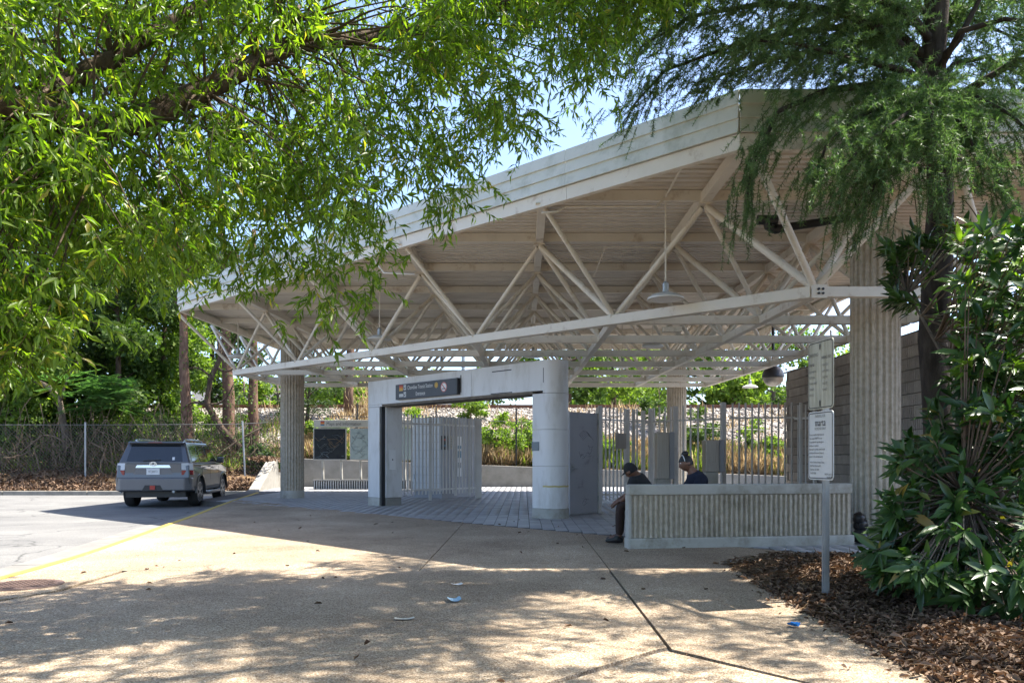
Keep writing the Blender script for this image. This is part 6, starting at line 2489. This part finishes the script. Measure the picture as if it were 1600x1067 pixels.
# ================================================================== GLOSSY BUSH (right)
bush = thing('evergreen_bush', 'tall glossy dark evergreen bush with whorls of long leaves in the litter bed', 'bush', (4.15, 6.5, 0.05))
stems = MB()
whorl_c, whorl_d, young = [], [], []
outline_x = [(340, 1480, 1640), (380, 1385, 1640), (430, 1390, 1640), (480, 1400, 1640), (520, 1500, 1650), (580, 1490, 1650), (640, 1455, 1650), (700, 1405, 1660), (760, 1395, 1660), (820, 1385, 1660), (870, 1345, 1660), (920, 1385, 1660), (965, 1470, 1660)]
oy = [o[0] for o in outline_x]
k = 0
while k < 820:
    y = random.uniform(345, 965)
    x0 = np.interp(y, oy, [o[1] for o in outline_x])
    x = x0 + (1670 - x0) * random.random() ** 1.15
    Y = random.uniform(5.5, 7.6)
    if x < 1490 and y < 510:
        Y = random.uniform(7.3, 8.0)
    if y > 820:
        Y = random.uniform(5.1, 6.5)
    if x < x0 + 60 and y > 560:
        Y = random.uniform(5.7, 6.6)
    # a looser middle where the trunk and wall show through
    if 1425 < x < 1500 and 400 < y < 690 and random.random() < 0.86:
        continue
    c_ = PX(x, y, Y)
    if c_.z < 0.16:
        continue
    whorl_c.append(tuple(c_))
    dv = Vector((c_.x - 4.4, (c_.y - 6.9) * 0.9, 0.35)) + Vector((random.uniform(-.5, .5), random.uniform(-.5, .5), random.uniform(0, 0.7)))
    whorl_d.append(tuple(dv.normalized()))
    young.append(y < 660 and x > 1480 and random.random() < 0.22)
    k += 1
for k in range(120):                      # the bush goes on to the right of the frame
    c_ = Vector((random.uniform(4.9, 6.1), random.uniform(5.4, 8.0), random.uniform(0.3, 3.3)))
    whorl_c.append(tuple(c_))
    whorl_d.append(tuple((c_ - Vector((4.6, 6.8, 1.0))).normalized()))
    young.append(False)
main = [[Vector((4.15, 6.5, -0.05)), Vector((4.3, 6.7, 0.9)), Vector((4.45, 6.9, 1.9)), Vector((4.6, 7.1, 3.0))], [Vector((4.2, 6.5, -0.05)), Vector((3.9, 6.5, 0.8)), Vector((3.75, 6.8, 1.7)), Vector((3.6, 7.5, 2.7))],
        [Vector((4.25, 6.5, -0.05)), Vector((4.9, 6.4, 1.0)), Vector((5.1, 6.5, 2.2)), Vector((5.2, 6.6, 3.0))], [Vector((4.1, 6.4, -0.05)), Vector((3.6, 6.1, 0.5)), Vector((3.3, 6.0, 0.9))], [Vector((4.2, 6.4, -0.05)), Vector((4.3, 5.8, 0.6)), Vector((4.3, 5.5, 1.2))]]
mpts = []
for pts in main:
    fine = [a.lerp(b, q / 4) for a, b in zip(pts[:-1], pts[1:]) for q in range(4)] + [pts[-1]]
    m_ = MB()
    rough_tube(m_, fine, 0.035, 0.010, 8, 0.06)
    m_.build('stem', M['barkgrey'], bush, smooth='all')
    mpts += [tuple(p) for p in fine]
mpts = np.array(mpts)
for c_ in whorl_c:
    q = Vector(mpts[int(np.argmin(np.linalg.norm(mpts - np.array(c_), axis=1)))])
    c_ = Vector(c_)
    stems.tube(bez(q, q.lerp(c_, 0.5) + Vector((0, 0, -0.05)), c_, 4), [0.009, 0.008, 0.006, 0.005, 0.004], 5, cap=False)
stuff(stems.build('branches', M['barkgrey'], bush))
for yg in (False, True):
    sel = [k for k in range(len(whorl_c)) if young[k] == yg]
    P, D, N, L = [], [], [], []
    for k in sel:
        ax = Vector(whorl_d[k])
        s_ = ax.cross(Vector((0.3, 0.2, 1))).normalized()
        u_ = s_.cross(ax)
        for j in range(random.randint(7, 10)):
            a = j * 2.399 + random.uniform(-0.3, 0.3)
            back = random.uniform(0, 0.11)
            opn = random.uniform(0.25, 1.15)
            d = (ax * math.cos(opn) + (s_ * math.cos(a) + u_ * math.sin(a)) * math.sin(opn)) + Vector((0, 0, -0.32))
            P.append(tuple(Vector(whorl_c[k]) - ax * back))
            D.append(tuple(d))
            N.append(tuple(ax + Vector((0, 0, 0.5)) + Vector([random.uniform(-.35, .35) for _ in range(3)])))
            L.append(random.uniform(0.085, 0.225) * (0.8 if yg else 1))
    P, D, N, L = (np.array(v_) for v_ in (P, D, N, L))
    leaf_objects(bush, P, D, N, L, L * rng.uniform(0.24, 0.33, len(L)), 'broad', M['newleaf' if yg else 'gloss'], top=230 if not yg else 60, rest='foliage')


# ================================================================== BACKGROUND TREES
def bg_tree(name, label, cat, base, h, trunk_r, crown, leaf, n_clump, n_leaf, lsize, mat, bark, lean=(0, 0), group=None, width=0.5, lobes=9, low=0.35, forks=5):
    """trunk with forks, crown of leaf clumps spread through several uneven lobes"""
    base = Vector(base)
    t = thing(name, label, cat, base, 0, group)
    tp = [base + Vector((lean[0] * (k / 8) ** 1.3 + random.uniform(-.04, .04) * trunk_r * 5, lean[1] * k / 8, h * 0.92 * k / 8 - (0.15 if k == 0 else 0))) for k in range(9)]
    m_ = MB()
    rough_tube(m_, tp, trunk_r, trunk_r * 0.3, 10, 0.06)
    m_.build('trunk', bark, t, smooth='all')
    lc = []
    fk_ = MB()
    for k in range(lobes):
        f = low + (1 - low) * (k + 0.5) / lobes
        ax = tp[min(8, int(f * 8))]
        a = k * 2.4 + random.uniform(-0.5, 0.5)
        ro = crown * (0.25 + 0.6 * math.sin(math.pi * min(1, 0.15 + 0.85 * (1 - (f - low) / (1 - low)))) * random.uniform(0.6, 1.1))
        c_ = ax + Vector((math.cos(a) * ro, math.sin(a) * ro, random.uniform(-0.3, 0.5)))
        lc.append((c_, crown * random.uniform(0.35, 0.6)))
        if k < forks * 2:
            fk_.tube(bez(ax - Vector((0, 0, 0.5)), ax.lerp(c_, 0.5), c_, 5), [trunk_r * 0.35 * (1 - q / 7) for q in range(6)], 6, cap=False)
    fk_.build('forks', bark, t, smooth='all')
    cs, P = [], []
    for k in range(n_clump):
        c_, r_ = lc[k % len(lc)]
        v_ = rng.normal(0, 1, 3)
        v_ = v_ / np.linalg.norm(v_) * r_ * random.random() ** 0.4
        v_[2] *= 0.72
        cc_ = np.array(tuple(c_)) + v_
        P.append(cc_ + rng.normal(0, 1, (n_leaf, 3)) * np.array([0.20, 0.20, 0.13]) * crown * 0.36)
    P = np.concatenate(P)
    n = len(P)
    D = rand_dirs(n)
    D[:, 2] -= 0.3
    N = rand_dirs(n) + np.array([0, 0, 0.5])
    L = lsize * rng.uniform(0.6, 1.3, n)
    stuff(place(leaf_mesh('crown', P, D, N, L, L * width, 'kite'), 'crown', mat, t))
    return t


def gz_(x, y):
    return bank_z(x, y)


def at_px(px, Y):
    x = (px - 818) / FPX * Y
    return (x, Y, gz_(x, Y))


# pines by the left fence, each with its own trunk
for (px, Y, h_, r_, ln, lab) in ((292, 32.2, 11.5, 0.26, (-0.25, 0), 'tall straight brown pine trunk right behind the parked car roof'),
                                 (358, 33.0, 11.0, 0.29, (-0.3, 0), 'thick vine clad brown pine trunk below the canopy tip lamp'),
                                 (395, 33.8, 10.5, 0.24, (0.05, 0), 'dark slim pine trunk nearest the left fluted column')):
    bg_tree('pine_tree', lab, 'tree', at_px(px, Y), h_, r_, 2.0, 0, 150, 34, 0.20, M['pineleaf'], M['barkred'], ln, 'pines behind the chain link fence', 0.16, 9, 0.62)
# crooked dark small tree between the pines, twisted pale one on the left
ct = thing('crooked_tree', 'crooked dark bare limbed tree between the two brown pine trunks', 'tree', at_px(325, 32.0))
m_ = MB()
Yc = 32.0
rough_tube(m_, [PX(372, 700, Yc), PX(345, 668, Yc), PX(322, 630, Yc), PX(330, 590, Yc), PX(345, 560, Yc), PX(342, 520, Yc)], 0.17, 0.07, 9, 0.1)
m_.build('trunk', M['bark'], ct, smooth='all')
m_ = MB()
for (a, b, c_) in (((325, 635), (300, 620), (285, 640)), ((330, 590), (312, 570), (296, 575)), ((345, 560), (365, 545), (372, 520)), ((340, 575), (362, 590), (376, 560)), ((322, 630), (350, 640), (365, 600))):
    m_.tube(bez(PX(*a, Yc), PX(*b, Yc), PX(*c_, Yc), 6), [0.06 - 0.007 * q for q in range(7)], 6, cap=False)
m_.build('limb', M['bark'], ct, smooth='all')
P = np.array([tuple(PX(random.uniform(280, 400), random.uniform(500, 690), random.uniform(31.3, 33.5))) for _ in range(900)])
D = rand_dirs(900)
stuff(place(leaf_mesh('crown', P, D, rand_dirs(900), rng.uniform(0.08, 0.16, 900), rng.uniform(0.05, 0.09, 900), 'kite'), 'crown', M['midleaf'], ct))

pt = thing('leaning_tree', 'pale leaning trunk with feathery blue green leaves behind the left chain link fence', 'tree', at_px(104, 32.0))
m_ = MB()
rough_tube(m_, [PX(104, 712, 32), PX(102, 680, 32), PX(98, 650, 32), PX(92, 622, 32), PX(75, 604, 32), PX(50, 592, 32), PX(10, 560, 32), PX(-30, 535, 32)], 0.15, 0.07, 9, 0.08)
m_.build('trunk', M['barkgrey'], pt, smooth='all')
m_ = MB()
m_.tube(bez(PX(95, 625, 32), PX(100, 590, 32), PX(128, 560, 32), 6), [0.07 - 0.008 * q for q in range(7)], 6)
m_.build('limb', M['barkgrey'], pt, smooth='all')
P, D, N = [], [], []
for k in range(170):
    c_ = PX(random.gauss(162, 26), random.gauss(604, 14), random.uniform(30.8, 32.5)) if k < 120 else PX(random.gauss(40, 30), random.gauss(585, 12), random.uniform(31, 33))
    a = random.uniform(0, 6.28)
    dv = Vector((math.cos(a), math.sin(a), -0.25))
    for j in range(22):
        s_ = 1 if j % 2 else -1
        P.append(tuple(c_ + dv * (0.035 * j)))
        D.append(tuple(dv.cross(Vector((0, 0, 1))) * s_ + dv * 0.4))
        N.append((0, 0.1, 1))
n = len(P)
stuff(place(leaf_mesh('crown', np.array(P), np.array(D), np.array(N), np.full(n, 0.22), np.full(n, 0.075), 'kite'), 'crown', M['blueleaf'], pt))

# dense growth behind the left fence, each mass a tree of its own
for (px, Y, h_, cr, mat, lab) in (
        (-40, 35.0, 9.0, 3.6, 'midleaf', 'wide mid green tree at the far left edge behind the fence'),
        (90, 36.5, 10.5, 3.2, 'pineleaf', 'dark tall evergreen rising behind the pale leaning trunk'),
        (185, 35.5, 9.5, 2.9, 'midleaf', 'vine hung green tree above the rear of the parked car'),
        (255, 38.0, 8.8, 2.6, 'brightleaf', 'light green tree between the vine hung tree and first pine'),
        (-90, 39.0, 13.0, 4.0, 'midleaf', 'tallest dark tree at the far left behind the wide green tree'),
        (140, 41.0, 13.5, 3.8, 'pineleaf', 'tall dark tree standing farther back between the fence trees'),
        (215, 43.0, 12.0, 3.4, 'midleaf', 'tall mid green tree far back left of the first pine'),
        (330, 46.0, 10.5, 2.8, 'pineleaf', 'dark tree just before the track behind the brown pine trunks'),
        (20, 34.0, 5.0, 2.4, 'brightleaf', 'low bright green tree over the left end of the fence')):
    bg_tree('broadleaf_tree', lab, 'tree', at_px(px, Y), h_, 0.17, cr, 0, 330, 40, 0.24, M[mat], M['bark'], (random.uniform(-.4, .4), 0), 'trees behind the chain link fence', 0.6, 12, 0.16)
# shrubs low on the left bank
for (px, Y, h_, cr, mat, lab) in (
        (30, 33.6, 2.4, 1.7, 'brightleaf', 'light green shrub at the left end behind the wire fence'),
        (120, 34.5, 2.2, 1.5, 'midleaf', 'darker shrub behind the fence at the pale leaning trunk'),
        (205, 34.2, 2.4, 1.5, 'brightleaf', 'yellow green shrub behind the fence over the car roof'),
        (250, 33.4, 2.0, 1.2, 'midleaf', 'mid green shrub beside the first pine trunk'),
        (330, 36.0, 1.5, 1.0, 'brightleaf', 'small light shrub between the pines near the track'),
        (372, 35.2, 1.4, 0.9, 'midleaf', 'small leafy shrub between the vine clad and slim pines'),
        (410, 32.0, 1.0, 0.7, 'pineleaf', 'dark scrubby shrub left of the wing wall')):
    bg_tree('shrub', lab, 'shrub', at_px(px, Y), h_, 0.04, cr, 0, 90, 30, 0.13, M[mat], M['vine'], (0, 0), 'shrubs on the left bank', 0.55, 8, 0.15)

# tangle of dry vines and sticks behind the wire
vn = MB()
for k in range(760):
    px = random.uniform(-40, 440)
    if px > 330 and random.random() < 0.55:
        continue
    Y = random.uniform(31.15, 33.6)
    x0 = (px - 818) / FPX * Y
    p0 = Vector((x0, Y, gz_(x0, Y) + random.uniform(-0.05, 0.3)))
    ln_ = random.uniform(0.8, 3.0)
    p2 = p0 + Vector((random.gauss(0, 0.6), random.gauss(0, 0.3), ln_ * random.uniform(0.35, 1.0)))
    p1 = p0.lerp(p2, 0.5) + Vector((random.gauss(0, 0.35), random.gauss(0, 0.2), random.gauss(0.1, 0.3)))
    vn.tube(bez(p0, p1, p2, 5), random.uniform(0.006, 0.016), 3, cap=False)
for (a, b, c_) in (((5, 715), (30, 716), (45, 705)), ((25, 713), (50, 692), (66, 680)), ((68, 680), (82, 678), (100, 690)), ((140, 690), (152, 697), (165, 702)), ((62, 735), (58, 715), (52, 700)), ((152, 752), (158, 722), (166, 700)), ((340, 712), (380, 680), (410, 668))):
    vn.tube(bez(PX(*a, 31.3), PX(*b, 31.3), PX(*c_, 31.3), 6), 0.03, 5, cap=False)
stuff(tag(vn.build('vine_tangle', M['vine']), 'tangle of dry brown vines and sticks behind the left wire fence', 'undergrowth'))
n = 9000
px_ = rng.uniform(-40, 430, n)
Y = rng.uniform(31.3, 34.5, n)
X = (px_ - 818) / FPX * Y
Z = np.array([gz_(x, y) for x, y in zip(X, Y)]) + np.abs(rng.normal(0, 1.0, n)) * np.where(px_ < 300, 1.0, 0.6)
stuff(tag(place(leaf_mesh('vine_leaves', np.column_stack([X, Y, Z]), rand_dirs(n), rand_dirs(n) + [0, 0, 0.6], rng.uniform(0.05, 0.13, n), rng.uniform(0.035, 0.08, n), 'kite'), 'undergrowth', M['midleaf']), 'thin leafy undergrowth climbing the left wire fence', 'undergrowth'))

# grasses on the embankment
def grass(name, label, mat, n, xr, yr, hh, cond=None, patch=1.0):
    X = rng.uniform(*xr, n)
    Y = rng.uniform(*yr, n)
    m1 = (np.sin(X * 1.7 + Y * 0.9) + np.sin(X * 0.6 - Y * 1.3 + 1.0) + rng.normal(0, 0.7, n)) * patch > cond
    X, Y = X[m1], Y[m1]
    k = len(X)
    Z = np.array([bank_z(x, y) for x, y in zip(X, Y)]) - 0.02
    D = unit(np.column_stack([rng.normal(0, 0.38, k), rng.normal(0, 0.38, k), np.ones(k)]))
    N = rand_dirs(k) * [1, 1, 0.2]
    L = hh * rng.uniform(0.4, 1.3, k)
    stuff(tag(place(leaf_mesh(name, np.column_stack([X, Y, Z]), D, N, L, 0.022 + 0.02 * rng.random(k), 'kite'), name, mat), label, 'grass'))


grass('dry_grass', 'tall straw coloured dry grass along the foot of the embankment', M['drygrass'], 30000, (-9.6, 13), (33.0, 35.6), 0.70, -0.2)
grass('grass', 'weedy green and yellow grass growing above the retaining wall', M['grass'], 22000, (-9.6, 13), (33.0, 35.4), 0.60, -0.1, -1.0)
grass('grass', 'sparse yellow weeds on the upper ballast below the track', M['drygrass'], 5000, (-14, 14), (36.5, 41.2), 0.55, 0.9)
grass('grass', 'green weeds on the left bank under the pines', M['grass'], 9000, (-30, -9.9), (31.3, 38.0), 0.45, 0.2)
# bushes on the bank
for (px, Y, h_, cr, mat, lab) in (
        (505, 34.0, 1.5, 0.9, 'brightleaf', 'light green shrub left of the map board on the bank'),
        (775, 33.8, 1.6, 1.0, 'brightleaf', 'yellow green shrub seen through the portal above the wall'),
        (815, 34.2, 1.9, 1.1, 'brightleaf', 'taller bright shrub seen against the drum pillar edge'),
        (955, 34.0, 1.1, 0.8, 'brightleaf', 'low green shrub behind the bars beside the slate door'),
        (1030, 38.2, 2.4, 1.1, 'midleaf', 'feathery young shrub left of the far fluted column'),
        (1095, 35.0, 1.6, 0.9, 'midleaf', 'shrub behind the lower fare machine on the bank'),
        (1190, 34.6, 1.3, 0.9, 'brightleaf', 'green shrub behind the bars next to the block wall'),
        (735, 38.8, 1.6, 0.8, 'brightleaf', 'small bright sapling above the booth on the ballast'),
        (640, 36.0, 1.3, 0.7, 'brightleaf', 'small shrub behind the top of the booth bars')):
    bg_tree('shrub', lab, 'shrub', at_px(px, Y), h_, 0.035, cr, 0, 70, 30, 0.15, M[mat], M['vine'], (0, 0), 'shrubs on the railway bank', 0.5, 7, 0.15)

# dark pine bough drooping behind the left fluted column
bg_tree('pine_tree', 'dark needled young pine leaning out from behind the left fluted column', 'tree', at_px(478, 35.5), 4.4, 0.10, 1.5, 0, 60, 40, 0.24, M['pineleaf'], M['bark'], (0.5, -0.4), 'pines by the railway', 0.14, 7, 0.3)
dg_ = at_px(578, 36.2)
n = 2600
hq = np.abs(rng.normal(0, 1, n)) * 1.0
P = np.column_stack([dg_[0] + rng.normal(0, 0.36, n), dg_[1] + rng.normal(0, 0.4, n), dg_[2] + np.minimum(hq, 2.9)])
tag(place(leaf_mesh('dry_bush', P, unit(np.column_stack([rng.normal(0, .5, n), rng.normal(0, .5, n), np.ones(n)])), rand_dirs(n), rng.uniform(0.15, 0.4, n), rng.uniform(0.02, 0.05, n), 'kite'), 'dry_bush', M['drygrass']), 'tall rusty dry weed clump beside the portal left pier', 'weed clump')

# trees beyond the track
for k, (px, Y, h_, cr, mat, bark_, lab) in enumerate((
        (380, 56, 4.5, 2.0, 'brightleaf', 'barkgrey', 'pale green low tree beyond the track left of the fluted column'),
        (440, 62, 5.5, 2.4, 'midleaf', 'barkgrey', 'green tree beyond the track against the cream building'),
        (520, 53, 5.2, 2.2, 'brightleaf', 'bark', 'bright tree beyond the track above the map board'),
        (575, 57, 5.6, 2.3, 'midleaf', 'bark', 'mid green tree beyond the track above the portal pier'),
        (640, 64, 7.0, 2.4, 'brightleaf', 'barkgrey', 'light tree beyond the track left of the lintel sign'),
        (890, 52, 8.6, 3.0, 'midleaf', 'bark', 'dense tree beyond the track behind the drum pillar'),
        (960, 55, 9.0, 3.0, 'brightleaf', 'bark', 'bright tree beyond the track above the slate door'),
        (1040, 60, 9.5, 3.1, 'brightleaf', 'barkgrey', 'tall light tree beyond the track left of the far column'),
        (1110, 53, 8.8, 2.9, 'midleaf', 'bark', 'mid green tree beyond the track right of the far column'),
        (1150, 50, 4.2, 2.0, 'brightleaf', 'bark', 'round light green bush like tree beyond the track before the block wall'),
        (1210, 60, 9.5, 3.2, 'midleaf', 'barkgrey', 'tall tree beyond the track at the block wall edge'),
        (1300, 62, 9.5, 3.3, 'brightleaf', 'barkgrey', 'tree beyond the track hidden behind the block wall top'),
        (990, 72, 10.5, 3.8, 'midleaf', 'bark', 'farthest broad tree behind the bright tree above the door'),
        (770, 80, 9.0, 3.2, 'midleaf', 'bark', 'distant tree beyond the track above the portal lintel'))):
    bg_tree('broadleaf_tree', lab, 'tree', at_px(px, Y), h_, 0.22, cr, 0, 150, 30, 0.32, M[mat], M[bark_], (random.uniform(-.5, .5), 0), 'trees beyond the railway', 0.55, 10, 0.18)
# a high pine showing over the roof edge
bg_tree('pine_tree', 'tall yellow green pine top showing above the fascia through the oak leaves', 'tree', at_px(545, 40.0), 11.8, 0.25, 1.8, 0, 170, 36, 0.26, M['brightleaf'], M['barkred'], (0.3, 0), 'pines by the railway', 0.16, 10, 0.62)

# cream building far behind, utility pole
wx0, wx1 = PX(300, 600, 85).x, PX(720, 600, 85).x
wh = thing('warehouse', 'long cream walled warehouse beyond the railway track', 'building', ((wx0 + wx1) / 2, 88, 2.0))
MB().box(((wx0 + wx1) / 2, 92, 5.0), (wx1 - wx0, 14, 7.4)).build('wall', M['warehouse'], wh)
MB().box(((wx0 + wx1) / 2, 92, 8.85), (wx1 - wx0 + 0.6, 14.6, 0.3)).build('roof', M['galv'], wh)
k = 0
x = wx0 + 2.0
while x < wx1 - 2:
    MB().box((x, 84.97, 4.6), (1.5, 0.08, 1.1)).build('window', M['glass'], wh)
    x += 4.5
up_ = thing('utility_pole', 'grey utility pole standing beyond the railway above the portal sign', 'utility pole', (PX(724, 600, 60).x, 60, 2.2))
MB().tube([(PX(724, 600, 60).x, 60, 1.9), (PX(724, 600, 60).x, 60, 12.5)], [0.17, 0.12], 10).build('pole', M['galv'], up_)
MB().box((PX(724, 600, 60).x, 59.85, 11.8), (2.2, 0.1, 0.12)).build('crossarm', M['sleeper'], up_)

# woods far round the horizon behind the railway and to the sides
wd = []
n = 26000
th = rng.uniform(-1.35, 1.35, n)
rad = rng.uniform(105, 135, n)
X = np.sin(th) * rad
Y = np.cos(th) * rad
hgt = 9 + 3.0 * np.sin(th * 21) + 2.0 * np.sin(th * 47 + 1)
Z = 1.5 + rng.random(n) ** 0.7 * np.where((th > -0.42) & (th < 0.05), 6.0, hgt)
stuff(tag(place(leaf_mesh('woods', np.column_stack([X, Y, Z]), rand_dirs(n), rand_dirs(n) + [0, 0, .4], rng.uniform(0.9, 1.9, n), rng.uniform(0.6, 1.2, n), 'kite'), 'woods', M['midleaf']), 'far green woods along the horizon beyond the railway', 'woods'))
